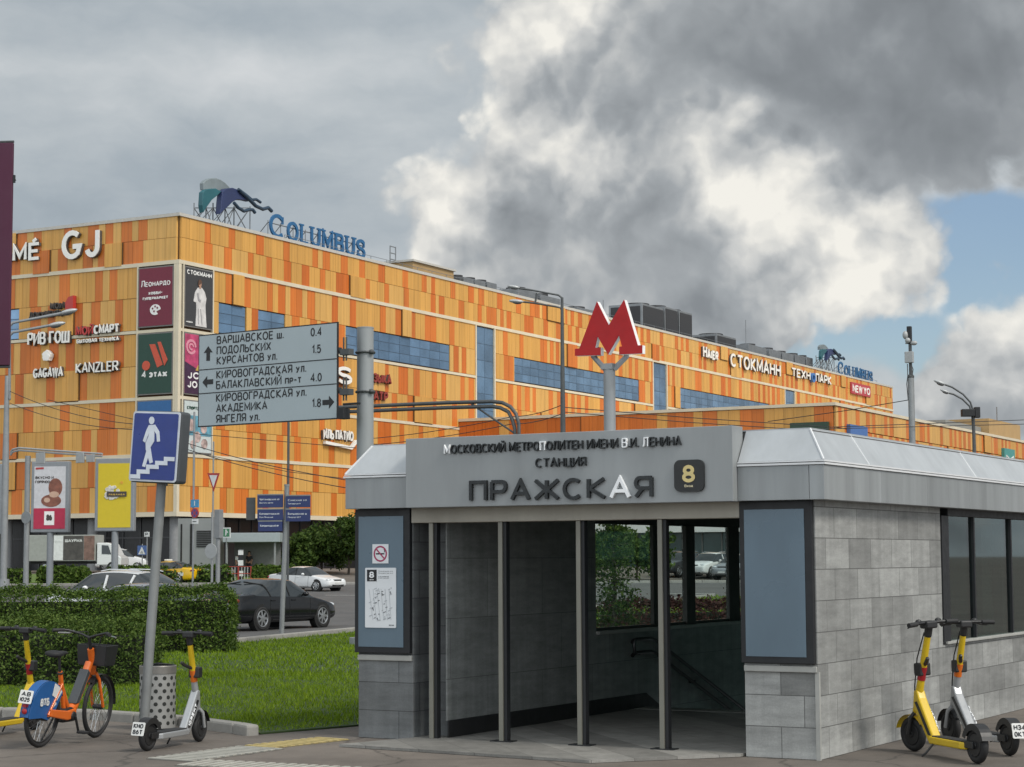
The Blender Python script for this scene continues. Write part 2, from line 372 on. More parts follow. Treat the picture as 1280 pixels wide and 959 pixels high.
# ------------------------------------------------------------------ lettering: stroke font
def arc(cx, cy, rx, ry, a0, a1, n=9): return [(cx+rx*cos(radians(a0+(a1-a0)*i/n)), cy+ry*sin(radians(a0+(a1-a0)*i/n))) for i in range(n+1)]
def bowl(y0, y1, x=1.0, x0=0.0):
    r = (y1-y0)/2; rx = min(r, .45)
    return [(x0,y1),(x-rx,y1)]+arc(x-rx,(y0+y1)/2,rx,r,90,-90,8)[1:]+[(x0,y0)]
_C = arc(.5,.5,.5,.5,48,312,14)
_O = arc(.5,.5,.5,.5,90,450,20)
GL = {
 'А': (.95, [[(0,0),(.5,1),(1,0)], [(.2,.33),(.8,.33)]]), 'Б': (.82, [[(.9,1),(0,1),(0,0)], bowl(0,.56)]), 'В': (.82, [[(0,0),(0,1)], bowl(.52,1,.92), bowl(0,.52)]),
 'Г': (.68, [[(0,0),(0,1),(1,1)]]), 'Д': (.95, [[(.15,.12),(.3,1),(.85,1),(.85,.12)], [(0,-.14),(0,.1),(1,.1),(1,-.14)]]),
 'Е': (.74, [[(1,1),(0,1),(0,0),(1,0)], [(0,.52),(.88,.52)]]), 'Ж': (1.25, [[(.5,0),(.5,1)], [(0,1),(.46,.5),(0,0)], [(1,1),(.54,.5),(1,0)]]),
 'З': (.75, [arc(.45,.75,.5,.25,150,-90,8)+arc(.45,.25,.55,.25,90,-150,8)[1:]]),
 'И': (.85, [[(0,1),(0,0),(1,1),(1,0)]]), 'Й': (.85, [[(0,1),(0,0),(1,1),(1,0)], [(.25,1.3),(.5,1.18),(.75,1.3)]]),
 'К': (.85, [[(0,0),(0,1)], [(.95,1),(.06,.5),(1,0)]]), 'Л': (.88, [[(0,0),(.14,.06),(.24,.35),(.28,1),(1,1),(1,0)]]),
 'М': (1.0, [[(0,0),(0,1),(.5,.22),(1,1),(1,0)]]), 'Н': (.85, [[(0,0),(0,1)], [(1,0),(1,1)], [(0,.52),(1,.52)]]), 'О': (1.0, [_O]),
 'П': (.85, [[(0,0),(0,1),(1,1),(1,0)]]), 'Р': (.78, [[(0,0),(0,1)], bowl(.45,1)]), 'С': (.95, [_C]), 'Т': (.85, [[(0,1),(1,1)], [(.5,0),(.5,.98)]]),
 'У': (.85, [[(0,1),(.52,.35)], [(1,1),(.48,.18),(.3,0),(.08,0)]]), 'Х': (.88, [[(0,0),(1,1)], [(0,1),(1,0)]]), 'Ц': (.9, [[(0,1),(0,0),(1,0),(1,-.15)], [(.85,0),(.85,1)]]),
 'Ш': (1.15, [[(0,1),(0,0),(1,0),(1,1)], [(.5,0),(.5,1)]]), 'Э': (.85, [arc(.4,.5,.6,.5,140,-140,14), [(.3,.5),(1,.5)]]),
 'Я': (.8, [[(1,0),(1,1)], [(1-x,y) for x,y in bowl(.45,1)], [(.45,.45),(0,0)]]), 'Ь': (.75, [[(0,1),(0,0)], bowl(0,.55)]), 'Ы': (1.05, [[(0,1),(0,0)], bowl(0,.55,.62), [(1,0),(1,1)]]),
 'Ч': (.8, [[(0,1),(0,.6),(.2,.45),(1,.45)], [(1,0),(1,1)]]), 'Ю': (1.2, [[(0,0),(0,1)], [(0,.5),(.35,.5)], arc(.67,.5,.33,.5,90,450,16)]),
 'D': (.85, [[(0,0),(0,1)], bowl(0,1)]), 'G': (1.0, [_C+[(.94,.42),(.55,.42)]]), 'I': (.08, [[(.5,0),(.5,1)]]), 'J': (.6, [[(1,1),(1,.3)]+arc(.5,.3,.5,.3,0,-165,8)[1:]]),
 'L': (.7, [[(0,1),(0,0),(1,0)]]), 'N': (.88, [[(0,0),(0,1),(1,0),(1,1)]]), 'R': (.82, [[(0,0),(0,1)], bowl(.48,1), [(.5,.48),(1,0)]]),
 'S': (.8, [arc(.5,.75,.5,.25,30,270,9)+arc(.5,.25,.5,.25,90,-150,9)[1:]]), 'U': (.85, [[(0,1),(0,.4)]+arc(.5,.4,.5,.4,180,360,10)[1:]+[(1,1)]]), 'V': (.9, [[(0,1),(.5,0),(1,1)]]),
 'W': (1.3, [[(0,1),(.25,0),(.5,.9),(.75,0),(1,1)]]), 'Y': (.88, [[(0,1),(.5,.45),(1,1)], [(.5,.45),(.5,0)]]), 'Z': (.82, [[(0,1),(1,1),(0,0),(1,0)]]),
 '0': (.72, [_O]), '1': (.4, [[(0,.75),(.8,1),(.8,0)]]), '2': (.7, [arc(.5,.7,.5,.3,160,-30,9)+[(0,0),(1,0)]]), '4': (.75, [[(.75,0),(.75,1),(0,.3),(1,.3)]]),
 '5': (.72, [[(.9,1),(.1,1),(.05,.55)]+arc(.45,.33,.55,.33,120,-150,10)]), '3': (.72, [arc(.45,.75,.5,.25,150,-90,8)+arc(.45,.25,.55,.25,90,-150,8)[1:]]),
 '6': (.74, [arc(.5,.32,.5,.32,90,450,16), [(.02,.4),(.2,.8),(.75,1)]]), '7': (.7, [[(0,1),(1,1),(.35,0)]]), '8': (.74, [arc(.5,.75,.42,.25,-90,270,14), arc(.5,.25,.5,.25,90,450,14)]),
 '.': (.08, [[(.5,-.02),(.5,.1)]]), '-': (.45, [[(0,.42),(1,.42)]]), ',': (.1, [[(.8,.1),(.2,-.15)]]), '•': (.2, [[(.5,.4),(.5,.6)]]),
}
for a_, b_ in zip('ABCEHKMOPTX', 'АВСЕНКМОРТХ'): GL[a_] = GL[b_]
GL['É'] = (GL['Е'][0], GL['Е'][1]+[[(.35,1.16),(.7,1.34)]])
def stroke(mb, pts, hw, y0, y1, M=None):
    """a mitred ribbon of half-width hw along pts (x,z), from depth y0 to y1: one closed solid"""
    n = len(pts); L = []; R = []
    closed = hypot(pts[0][0]-pts[-1][0], pts[0][1]-pts[-1][1]) < 1e-6
    for i in range(n):
        p = Vector(pts[i])
        a = Vector(pts[i-1]) if i > 0 else (Vector(pts[-2]) if closed else None)
        b = Vector(pts[i+1]) if i < n-1 else (Vector(pts[1]) if closed else None)
        d0 = (p-a).normalized() if a is not None else (b-p).normalized()
        d1 = (b-p).normalized() if b is not None else d0
        n0 = Vector((-d0.y, d0.x)); n1 = Vector((-d1.y, d1.x)); t = n0+n1
        t = n0 if t.length < .2 else t.normalized()
        k = min(1/max(t.dot(n0), .2), 1.9)
        L.append(p+t*hw*k); R.append(p-t*hw*k)
    for i in range(n-1):
        q = [R[i], R[i+1], L[i+1], L[i]]
        o = len(mb.v)
        vs = [(v.x,y0,v.y) for v in q]+[(v.x,y1,v.y) for v in q]
        fs = [(0,1,2,3),(0,4,5,1),(2,6,7,3)]
        if i == 0 and not closed: fs.append((3,7,4,0))
        if i == n-2 and not closed: fs.append((1,5,6,2))
        mb.add(vs, fs, M)
def text(mb, s, x0, x1, z0, cap, w=.16, y0=0.0, y1=.02, M=None, eps=None, serif=False, only=None, shear=0.0):
    """s fitted between x0 and x1, baseline z0, capital height cap; stroke width w x cap"""
    tot = 0; items = []; gap = .34 if not serif else .46
    for ch in s:
        if ch == ' ': tot += .62; continue
        low = ch.islower(); c = ch.upper(); k = .74 if low else 1.0
        wd, st = GL.get(c, GL['О']); items.append((tot, wd*k, k, st, c)); tot += wd*k+w+gap*.62
    tot -= gap*.62
    sx = (x1-x0)/tot; hw = w*cap/2
    eps = abs(y1-y0)*.02 if eps is None else eps; cnt = 0
    for i, (p, wd, k, st, c) in enumerate(items):
        if only is not None and i not in only: continue
        X0 = x0+p*sx+w*sx/2; W_ = wd*sx; H_ = cap*k-w*cap
        for pts in st:
            P = [(X0+x*W_+shear*y*H_, z0+hw+y*H_) for x, y in pts]
            stroke(mb, P, hw*(1 if not serif else 1.0), y0-eps*(cnt%5), y1, M); cnt += 1
        if serif:
            e = hw*.5
            for (x, y, l) in {'L': [(0,0,.3),(0,1,.3)], 'U': [(0,1,.28),(1,1,.28)], 'M': [(0,0,.25),(1,0,.25),(0,1,.2),(1,1,.2)], 'B': [(0,0,.2),(0,1,.2)]}.get(c, []):
                zc = z0+hw+y*H_+(hw-e if y else -hw+e); xc = X0+x*W_
                stroke(mb, [(xc-l*W_*.8-hw*.5, zc), (xc+l*W_*.8+hw*.5, zc)], e, y0-eps*6, y1, M)
            for (x, z, a) in {'C': [(.86,.88,1)], 'S': [(.93,.86,1),(.07,.14,-1)]}.get(c, []):
                xc = X0+x*W_; zc = z0+hw+z*H_
                stroke(mb, [(xc, zc+a*hw*1.3), (xc, zc-a*cap*.2)], e, y0-eps*6, y1, M)
def F3(frame, t=0):                              # matrix: frame-local (a, depth, z) -> world
    return Matrix(((frame.u.x, frame.v.x, 0, frame.o.x), (frame.u.y, frame.v.y, 0, frame.o.y), (0, 0, 1, frame.o.z), (0, 0, 0, 1)))

# ------------------------------------------------------------------ foliage
import numpy as np
def leaves(name, pts, size, m, parent=None, up=.3, seed=1, fold=True, nrm=None):
    rg = np.random.default_rng(seed); P = np.asarray(pts, float); n = len(P)
    d = rg.normal(size=(n,3)); d /= np.linalg.norm(d, axis=1)[:,None]
    if nrm is not None: d = d*.8+np.asarray(nrm)*.7
    d[:,2] += up; d /= np.linalg.norm(d, axis=1)[:,None]
    a = np.cross(d, rg.normal(size=(n,3))); a /= np.linalg.norm(a, axis=1)[:,None]; b = np.cross(d, a)
    s = size*rg.uniform(.6, 1.35, n)[:,None]
    V = np.empty((n,4,3)); V[:,0] = P-a*s; V[:,1] = P+b*s*.5+d*s*.14; V[:,2] = P+a*s; V[:,3] = P-b*s*.5+d*s*.14
    me = bpy.data.meshes.new(name); me.vertices.add(n*4); me.vertices.foreach_set('co', V.ravel())
    me.loops.add(n*4); me.loops.foreach_set('vertex_index', np.arange(n*4)); me.polygons.add(n)
    me.polygons.foreach_set('loop_start', np.arange(0, n*4, 4)); me.polygons.foreach_set('loop_total', np.full(n, 4))
    me.materials.append(m); me.update(calc_edges=True); me.validate()
    o = bpy.data.objects.new(name, me); COL.objects.link(o)
    if parent: o.parent = parent
    return o

# ------------------------------------------------------------------ ground
ZP = [(36,0.0),(46,-.13),(84,-.13),(112,0.0),(128,.38),(143,1.1)]
def zg(x, y):                                    # the far side of the crossing lies a little higher
    if y <= 36: return 0.0
    for (a, za), (b, zb) in zip(ZP[:-1], ZP[1:]):
        if a <= y <= b: return za+(zb-za)*(y-a)/(b-a)
    return 1.1
K = Frame(gpt(448, 922), YK)
def sheet(name, poly, m, lift, holes=(), kind='structure', thick=0.0):
    """a flat patch of ground, cut where the terrain bends, following its height"""
    bm = bmesh.new()
    def loop(pts):
        vs = [bm.verts.new((x,y,0)) for x,y in pts]
        return [bm.edges.new((vs[i], vs[(i+1)%len(vs)])) for i in range(len(vs))]
    es = loop(poly)
    for h in holes: es += loop(h)
    bmesh.ops.triangle_fill(bm, edges=es, use_beauty=True)
    for yc in (36, 46, 84, 112, 128, 143):
        bmesh.ops.bisect_plane(bm, geom=bm.verts[:]+bm.edges[:]+bm.faces[:], plane_co=(0,yc,0), plane_no=(0,1,0))
    bmesh.ops.recalc_face_normals(bm, faces=bm.faces)
    for f in bm.faces:
        if f.normal.z < 0: f.normal_flip()
    for v in bm.verts: v.co.z = zg(v.co.x, v.co.y)+lift
    if thick:
        r = bmesh.ops.extrude_face_region(bm, geom=bm.faces[:])
        for v in [x for x in r['geom'] if isinstance(x, bmesh.types.BMVert)]: v.co.z += thick
        bmesh.ops.recalc_face_normals(bm, faces=bm.faces)
    me = bpy.data.meshes.new(name); bm.to_mesh(me); bm.free(); me.materials.append(m)
    o = bpy.data.objects.new(name, me); COL.objects.link(o); o['kind'] = kind
    return o

def asphalt(name, col, crack=True, patch=.25):
    m = bpy.data.materials.new(name); m.use_nodes = True; nt = m.node_tree; q = G(nt); b = nt.nodes['Principled BSDF']
    co = q.n('ShaderNodeTexCoord').outputs['Object']
    big = q.rng(q.noise(co, .35, 6, .62), .3, .7, 1-patch, 1+patch, smooth=False)
    mid = q.rng(q.noise(co, 3.2, 6, .65), .3, .7, .86, 1.14, smooth=False)
    fine = q.rng(q.noise(co, 120, 3, .7), .25, .75, .72, 1.28, smooth=False)
    k = q.m('MULTIPLY', q.m('MULTIPLY', big, mid), fine)
    spots = q.noise(co, 9.0, 2, .5)
    k = q.m('MULTIPLY', k, q.rng(spots, .66, .72, 1.0, .68))
    grit = q.noise(co, 38.0, 2, .5)
    k = q.m('MULTIPLY', k, q.rng(grit, .70, .76, 1.0, 1.7))
    if crack:
        v = q.n('ShaderNodeTexVoronoi', feature='DISTANCE_TO_EDGE'); q.put(v.inputs['Vector'], q.vm('ADD', co, q.vm('SCALE', q.noise(co, 1.2, 4, .6, out='Color'), scale=.5)))
        v.inputs['Scale'].default_value = .42
        k = q.m('MULTIPLY', k, q.rng(v.outputs['Distance'], .0, .012, .55, 1.0))
    q.link(q.vm('SCALE', tuple(col), scale=k), b.inputs['Base Color']); b.inputs['Roughness'].default_value = .85
    bn = q.n('ShaderNodeBump'); bn.inputs['Strength'].default_value = .4; bn.inputs['Distance'].default_value = .006
    q.link(q.noise(co, 150, 3, .7), bn.inputs['Height']); q.link(bn.outputs[0], b.inputs['Normal'])
    return m
A_PAVE = asphalt('worn_pavement', (.128, .110, .094), patch=.34)
A_ROAD = asphalt('asphalt', (.085, .083, .082), patch=.18)
A_SOIL = mat('lawn_soil', (.030, .055, .012), .9, var=.35, scale=.8)
KERBM = mat('kerb_concrete', (.26, .25, .23), .85, var=.2, scale=3, bump=.3)
hole = [tuple(K.w(a,b)[:2]) for a,b in ((1.0,4.76),(4.84,4.76),(4.84,13.9),(1.0,13.9))]
sheet('ground', [(-4000,-60),(4000,-60),(4000,36),(4000,46),(4000,84),(4000,112),(4000,128),(4000,143),(4000,9000),(-4000,9000),(-4000,143),(-4000,128),(-4000,112),(-4000,84),(-4000,46),(-4000,36)], A_PAVE, 0, [hole])
# road: everything beyond the lawn
def edge(k): return (-5.6+.31*k, 50+.95*k)       # the lawn's kerb along the road
road = [(-90,41.5),(-9.5,41.5),edge(-3),edge(10),edge(25),edge(50),(14.5,103),(60,112),(90,112),(90,124),(-90,124)]
sheet('road', road, A_ROAD, .004)
WHITE_P = mat('road_paint', (.62,.62,.60), .7, var=.25, scale=4)
mk = MB(); ZL = lambda y: zg(0,y)
for k0, k1 in ((-8,45),):
    a, b = edge(k0), edge(k1); mk.prism([(a[0]-1.1,a[1]+.3),(a[0]-.95,a[1]+.3),(b[0]-.95,b[1]+.3),(b[0]-1.1,b[1]+.3)], .006-.13, .010-.13)
for i in range(9):
    x0 = -26+i*5.0; mk.prism([(x0,84.5),(x0+2.6,83.1),(x0+2.72,83.3),(x0+.12,84.7)], .009-.13, .013-.13)
for i in range(10):
    x0 = -40+i*6; mk.prism([(x0,104),(x0+2.6,103.4),(x0+2.7,103.6),(x0+.1,104.2)], .012-.0367, .016-.0367)
tag(mk.build('lane_marking', WHITE_P), kind='structure')

# near lawn: kerbed along the pavement, at grade by the kiosk
lawn = [(-14,25.2),(-6.11,23.72),(-4.95,23.22),(-3.77,22.28),(-3.02,21.33),(-2.70,20.98),(-1.73,21.95)]
kk = [K.w(-.06,b)[:2] for b in (2.0,14.2)]
lawn += [tuple(kk[0]), tuple(kk[1]), (16,50), (15.5,98), edge(50), edge(25), edge(10), edge(-3), (-9.3,41), (-30,41.0), (-30,31)]
sheet('lawn_soil', lawn, A_SOIL, .004, thick=.016)
def kerb(name, pts, w, h, m, side=1):
    mb = MB(); P = [Vector((x,y,0)) for x,y in pts]; seg = []
    # cut into kerb stones of about a metre with hairline joints
    for a, b in zip(P[:-1], P[1:]):
        n = max(1, round((b-a).length/1.0))
        for i in range(n):
            p, q_ = a.lerp(b, i/n), a.lerp(b, (i+1)/n); d = (q_-p).normalized(); nn = Vector((-d.y,d.x,0))*w*side
            p = p+d*.004; q_ = q_-d*.004; z = zg(p.x, p.y); z2 = zg(q_.x, q_.y)
            vs = [p+Vector((0,0,z-.05)), q_+Vector((0,0,z2-.05)), q_+nn+Vector((0,0,z2-.05)), p+nn+Vector((0,0,z-.05))]
            vs += [v+Vector((0,0,.05+h)) for v in vs]
            mb.add(vs, [(0,3,2,1),(4,5,6,7),(0,1,5,4),(1,2,6,5),(2,3,7,6),(3,0,4,7)])
    o = mb.build(name, m, bevel=.028, recalc=True); o['kind'] = 'structure'; return o
kerb('kerb', [(-14,25.0),(-6.11,23.43),(-4.95,23.02),(-3.77,22.08),(-3.02,21.13),(-2.82,20.80)], .15, .115, KERBM)
kerb('kerb', [edge(-9), edge(-3), edge(10), edge(25), edge(50)], .16, .14, KERBM, side=-1)
kerb('kerb', [(-90,124),(-40,124),(0,124),(60,124)], .3, .16, KERBM)
FARL = mat('far_lawn', (.075,.125,.022), .9, var=.35, scale=.5)
sheet('far_lawn', [(-90,124.3),(-11.5,124.3),(-13,131),(-14.5,139),(-90,139)], FARL, .05)
sheet('far_lawn', [(-10.5,124.3),(4,124.3),(4,128),(2,139),(-8,139),(-9.5,131)], FARL, .05)

# tactile paving: ribbed light strips meeting in an angle
TACB = mat('tactile_base', (.15,.145,.13), .85, var=.25, scale=7)
TACYB = mat('tactile_yellow_base', (.22,.18,.09), .85, var=.25, scale=7)
TAC = mat('tactile_pale', (.36,.35,.31), .8, var=.22, scale=7); TACY = mat('tactile_yellow', (.44,.35,.15), .8, var=.25, scale=7)
def tactile(name, a, b, w, m, kind='structure'):
    a = Vector((*a,0)); b = Vector((*b,0)); d = (b-a).normalized(); nn = Vector((-d.y,d.x,0)); L = (b-a).length; mb = MB()
    mb.prism([tuple((a+nn*0)[:2]), tuple(b[:2]), tuple((b+nn*w)[:2]), tuple((a+nn*w)[:2])], .001, .008)
    n = int(L/.11); mb.cur = 1
    for i in range(n):
        p = a+d*(L*(i+.25)/n); q_ = p+d*.058+nn*0
        mb.prism([tuple(p[:2]), tuple(q_[:2]), tuple((q_+nn*w)[:2]), tuple((p+nn*w)[:2])], .008, .015)
    o = mb.build(name, [TACYB if m is TACY else TACB, m]); o['kind'] = kind; return o
tactile('tactile_paving', (-3.44,18.45), (-2.72,19.62), -.55, TAC)
tactile('tactile_paving', (-2.70,19.66), (-2.02,20.55), -.42, TACY)
tactile('tactile_paving', (-2.85,18.30), (.6,16.60), -.5, TAC)

# ================================================================== METRO ENTRANCE
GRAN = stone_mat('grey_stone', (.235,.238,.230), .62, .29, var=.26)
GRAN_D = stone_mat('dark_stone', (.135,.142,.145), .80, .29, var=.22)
FASC = mat('fascia_metal', (.27,.285,.29), .42, .25, var=.20, scale=1.5, streak=(2.6,2.6,.22), spec=.5, island=.13)
SLOPE = mat('roof_metal', (.42,.44,.455), .38, .25, var=.13, scale=1.8, streak=(2,2,.5), island=.06)
TRIM = mat('white_trim', (.62,.63,.64), .4, 0, var=.06)
BLACK = mat('black_frame', (.008,.009,.011), .55, 0, var=.2)
BLUEP = mat('slate_blue_panel', (.100,.146,.186), .30, 0, var=.13, scale=1.6, spec=.5, streak=(1,1,.4))
LINT = mat('lintel_concrete', (.33,.31,.265), .8, var=.18, scale=2.2, bump=.2, streak=(1,1,.3))
POST = mat('olive_post', (.20,.195,.165), .45, .3, var=.12, streak=(1,1,.3))
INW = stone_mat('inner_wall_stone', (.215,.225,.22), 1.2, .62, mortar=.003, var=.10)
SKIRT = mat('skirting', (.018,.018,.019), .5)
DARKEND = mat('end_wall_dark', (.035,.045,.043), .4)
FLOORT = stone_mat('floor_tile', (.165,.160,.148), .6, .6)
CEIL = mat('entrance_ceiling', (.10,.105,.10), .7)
KG = glass('pane_glass', (.92,.98,.96), 1.0)
KGD = glass('dark_pane_glass', (.36,.56,.52), .80, mirror=.10)
SILL = mat('pale_sill', (.33,.33,.31), .6, var=.12)
ALU = mat('brushed_metal', (.45,.46,.47), .35, .8, var=.1)

k_ = thing('metro_entrance', 'low grey stone and metal underground station entrance with open front and sloped roof edge', 'station entrance', K.o, YK)
mb = MB(); mb.prism([(4.37,0),(5.1,0),(5.1,3.74),(4.85,3.74),(4.85,.6),(4.37,.6)], 0, 2.385)
mb.box(4.851, 5.1, 3.742, 14, 0, .90)
mb.build('stone_wall', GRAN, k_, bevel=.006)
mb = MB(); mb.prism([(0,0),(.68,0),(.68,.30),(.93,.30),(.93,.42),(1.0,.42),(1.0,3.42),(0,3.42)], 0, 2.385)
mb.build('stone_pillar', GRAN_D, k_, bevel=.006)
# inner wall lining with dark skirting that follows floor and stair
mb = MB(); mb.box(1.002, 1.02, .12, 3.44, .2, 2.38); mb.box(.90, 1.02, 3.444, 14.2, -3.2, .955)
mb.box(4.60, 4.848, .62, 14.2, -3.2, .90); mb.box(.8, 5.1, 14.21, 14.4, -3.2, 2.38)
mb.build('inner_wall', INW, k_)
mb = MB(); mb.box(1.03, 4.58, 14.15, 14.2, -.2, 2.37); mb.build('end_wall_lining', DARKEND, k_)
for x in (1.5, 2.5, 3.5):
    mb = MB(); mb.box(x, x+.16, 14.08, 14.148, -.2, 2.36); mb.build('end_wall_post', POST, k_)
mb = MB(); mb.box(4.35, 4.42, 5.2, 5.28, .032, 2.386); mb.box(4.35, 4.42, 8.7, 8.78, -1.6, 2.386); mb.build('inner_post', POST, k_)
mb = MB(); mb.box(1.021, 1.035, .12, 4.74, .032, .205)
for i in range(16):
    t0 = 4.75+i*.34; mb.add([(1.022,t0,.205-i*.15),(1.022,t0+.34,.205-(i+1)*.15),(1.022,t0+.34,-.16-(i+1)*.15),(1.022,t0,-.16-i*.15)], [(0,1,2,3)])
mb.build('skirting', SKIRT, k_)
mb = MB(); mb.prism([(.42,-.95),(3.35,-1.2),(4.34,-.05),(4.34,.1),(4.55,.62),(4.6,.66),(4.6,4.75),(1.02,4.75),(1.02,.3),(.69,.29),(.69,-.02)], .003, .030)
mb.build('floor_slab', FLOORT, k_)
mb = MB(); mb.box(1.04, 4.59, 4.38, 4.70, .031, .038)
mb.build('warning_strip', mat('strip_grey', (.24,.24,.22), .7), k_)
mb = MB()
for i in range(16): mb.box(1.02, 4.6, 4.75+i*.34, 4.75+(i+1)*.34+.02, -.15*(i+1)-.6, .03-.15*(i+1))
mb.build('stair', FLOORT, k_)
# handrail: two dark pipes level, then running down with the stair
mb = MB()
for zz in (.86, .70):
    mb.tube([(1.07,4.28,zz-.03),(1.10,4.27,zz),(1.11,4.32,zz+.012),(1.11,4.72,zz+.01),(1.11,4.86,zz-.02),(1.11,10.2,zz-2.05)], .023, 8)
for t, dz in ((4.4,0),(6.0,-.43),(7.4,-.95),(9,-1.6)): mb.box(1.02,1.11,t,t+.03,.68+dz,.72+dz)
mb.tube([(1.11,4.28,.87),(1.11,4.25,.80),(1.11,4.28,.70)], .023, 8)
mb.build('handrail', mat('dark_rail', (.035,.035,.036), .35, .5), k_, smooth=40)
# left window strip of the stair
wf = MB()
for a, b, d in ((5.02,5.47,.0), (5.96,6.22,.02), (7.36,7.72,.0), (8.9,9.1,.0), (10.4,10.6,.0), (11.9,12.1,.0), (13.4,14.2,0)): wf.box(.965, 1.012+d, a, b, 1.0, 2.26)
wf.box(.93, 1.018, 3.44, 14.2, 2.262, 2.384); wf.box(.965,1.0,3.44,14.2,1.0,1.035)
w_ = wf.build('window_frame', mat('dark_window_frame', (.055,.052,.047), .5, .2), k_)
mb = MB()
mb.box(.978,.984, 3.46, 5.015, 1.037, 2.26); mb.box(.978,.984,5.48,5.95,1.037,2.26); mb.box(.978,.984,6.23,7.35,1.037,2.26); mb.box(.978,.984,7.73,13.3,1.037,2.26)
mb.build('window_pane', KG, k_)
mb = MB(); mb.box(.88, 1.07, 3.43, 14.2, .957, .998); mb.build('window_sill', SILL, k_, bevel=.006)
# right window strip
mb = MB(); mb.box(4.99, 5.115, 3.745, 3.99, .905, 2.30); mb.box(5.0, 5.11, 3.99, 14, 2.30, 2.384)
for t in (5.0, 6.52, 8.1, 9.7, 11.3, 12.9): mb.box(5.03, 5.10, t-.022, t+.022, .935, 2.30)
mb.box(4.86, 5.10, 13.9, 14.2, .9, 2.38)
mb.build('window_frame', BLACK, k_, bevel=.004)
mb = MB(); mb.box(5.055, 5.067, 3.99, 13.9, .93, 2.30); mb.build('window_pane', KGD, k_)
mb = MB(); mb.box(4.85, 5.14, 3.80, 14, .903, .93); mb.build('window_sill', SILL, k_, bevel=.004)
# roof deck and ceiling
mb = MB(); mb.box(0, 5.1, .02, 14.3, 2.388, 2.70); mb.build('ceiling', CEIL, k_)
mb = MB(); mb.box(.12, 5.06, .06, 14.3, 2.702, 3.035); mb.build('roof', mat('roof_felt', (.10,.10,.10), .9), k_)
# lintel over the opening
mb = MB(); mb.box(.685, 4.365, -.045, .22, 2.225, 2.383); mb.build('lintel', LINT, k_, bevel=.008)
# fascia: wings, flank and back, in sheets with fine joints
mb = MB()
mb.box(-.07, .748, -.15, .0, 2.38, 2.70); mb.build('fascia', FASC, k_, bevel=.004); mb = MB(); mb.box(4.392, 5.10, -.15, .0, 2.38, 2.70)
ts = [-.15, .75, 1.42, 2.08, 2.85, 3.6, 4.35, 5.0, 5.7, 6.6, 7.5, 8.5, 9.5, 10.5, 11.5, 12.5, 13.5, 14.5]
for a, b in zip(ts[:-1], ts[1:]): mb.box(5.103, 5.25, a+.002, b-.002, 2.38, 2.70)
mb.build('fascia', FASC, k_, bevel=.004)
mb = MB()
for i in range(9): mb.box(-.07, -.003, .002+i*1.6, 1.598+i*1.6, 2.38, 2.70)
mb.build('fascia', FASC, k_, bevel=.004)
mb = MB()
def quad4(a,b,c,d):
    mb.add([a,b,c,d], [(0,1,2,3)])
zt, zb, ins = 3.045, 2.745, .205
quad4((-.07,-.15,zb),(.74,-.15,zb),(.74,-.15+ins,zt),(-.07+ins,-.15+ins,zt))
quad4((4.40,-.15,zb),(5.25,-.15,zb),(5.25-ins,-.15+ins,zt),(4.40,-.15+ins,zt))
sj = [(-.15,-.15+ins),(1.08,1.12),(4.62,4.66),(8.2,8.24),(11.4,11.44),(14.5,14.5)]
for (a0,a1),(b0,b1) in zip(sj[:-1], sj[1:]):
    quad4((5.25,a0+.004,zb),(5.25,b0-.004,zb),(5.25-ins,b1-.004,zt),(5.25-ins,a1+.004,zt))
quad4((-.07,14.5,zb),(-.07,-.15,zb),(-.07+ins,-.15+ins,zt),(-.07+ins,14.5,zt))
mb.box(-.07+ins, 5.25-ins, -.15+ins, 14.5, zt-.004, zt+.012)
ro = mb.build('roof_slope', SLOPE, k_)
mb = MB()
for z0, z1, o_ in ((2.703,2.722,.016),(2.730,2.744,.008)):
    mb.box(-.07-o_, .745, -.15-o_, -.10, z0, z1); mb.box(4.395, 5.25+o_, -.15-o_, -.10, z0, z1); mb.box(5.20, 5.25+o_, -.098, 14.5, z0, z1); mb.box(-.07-o_, -.02, -.098, 14.5, z0, z1)
mb.tube([(5.25,-.15,zb),(5.25-ins,-.15+ins,zt)], .012, 6); mb.tube([(-.07,-.15,zb),(-.07+ins,-.15+ins,zt)], .012, 6)
for a, b in sj[1:-1]: mb.tube([(5.252,a,zb),(5.252-ins,b,zt)], .006, 5)
mb.build('roof_trim', TRIM, k_)
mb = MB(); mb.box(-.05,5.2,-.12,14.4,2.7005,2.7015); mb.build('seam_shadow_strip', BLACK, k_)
# name board with raised letters
mb = MB(); mb.box(.75, 4.39, -.25, -.005, 2.376, 3.085)
board = mb.build('sign_board', mat('sign_board_metal', (.275,.29,.295), .5, .2, var=.13, scale=1.3, streak=(2,2,.4)), k_, bevel=.005)
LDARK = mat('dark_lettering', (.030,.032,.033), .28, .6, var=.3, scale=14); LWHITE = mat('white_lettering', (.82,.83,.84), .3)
LINE1 = 'МОСКОВСКИЙ МЕТРОПОЛИТЕН ИМЕНИ В.И. ЛЕНИНА'
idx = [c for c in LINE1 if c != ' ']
glint1 = [0, 15, 27, 31]; assert [idx[i] for i in glint1] == ['М','П','В','Л'], [idx[i] for i in glint1]
mb = MB(); text(mb, LINE1, 1.23, 3.87, 2.912, .092, .12, -.278, -.251, only=[i for i in range(len(idx)) if i not in glint1])
text(mb, 'СТАНЦИЯ', 2.29, 2.85, 2.745, .092, .12, -.278, -.251)
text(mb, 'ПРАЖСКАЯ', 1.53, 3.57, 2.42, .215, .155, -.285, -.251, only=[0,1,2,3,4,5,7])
mb.build('lettering', LDARK, board)
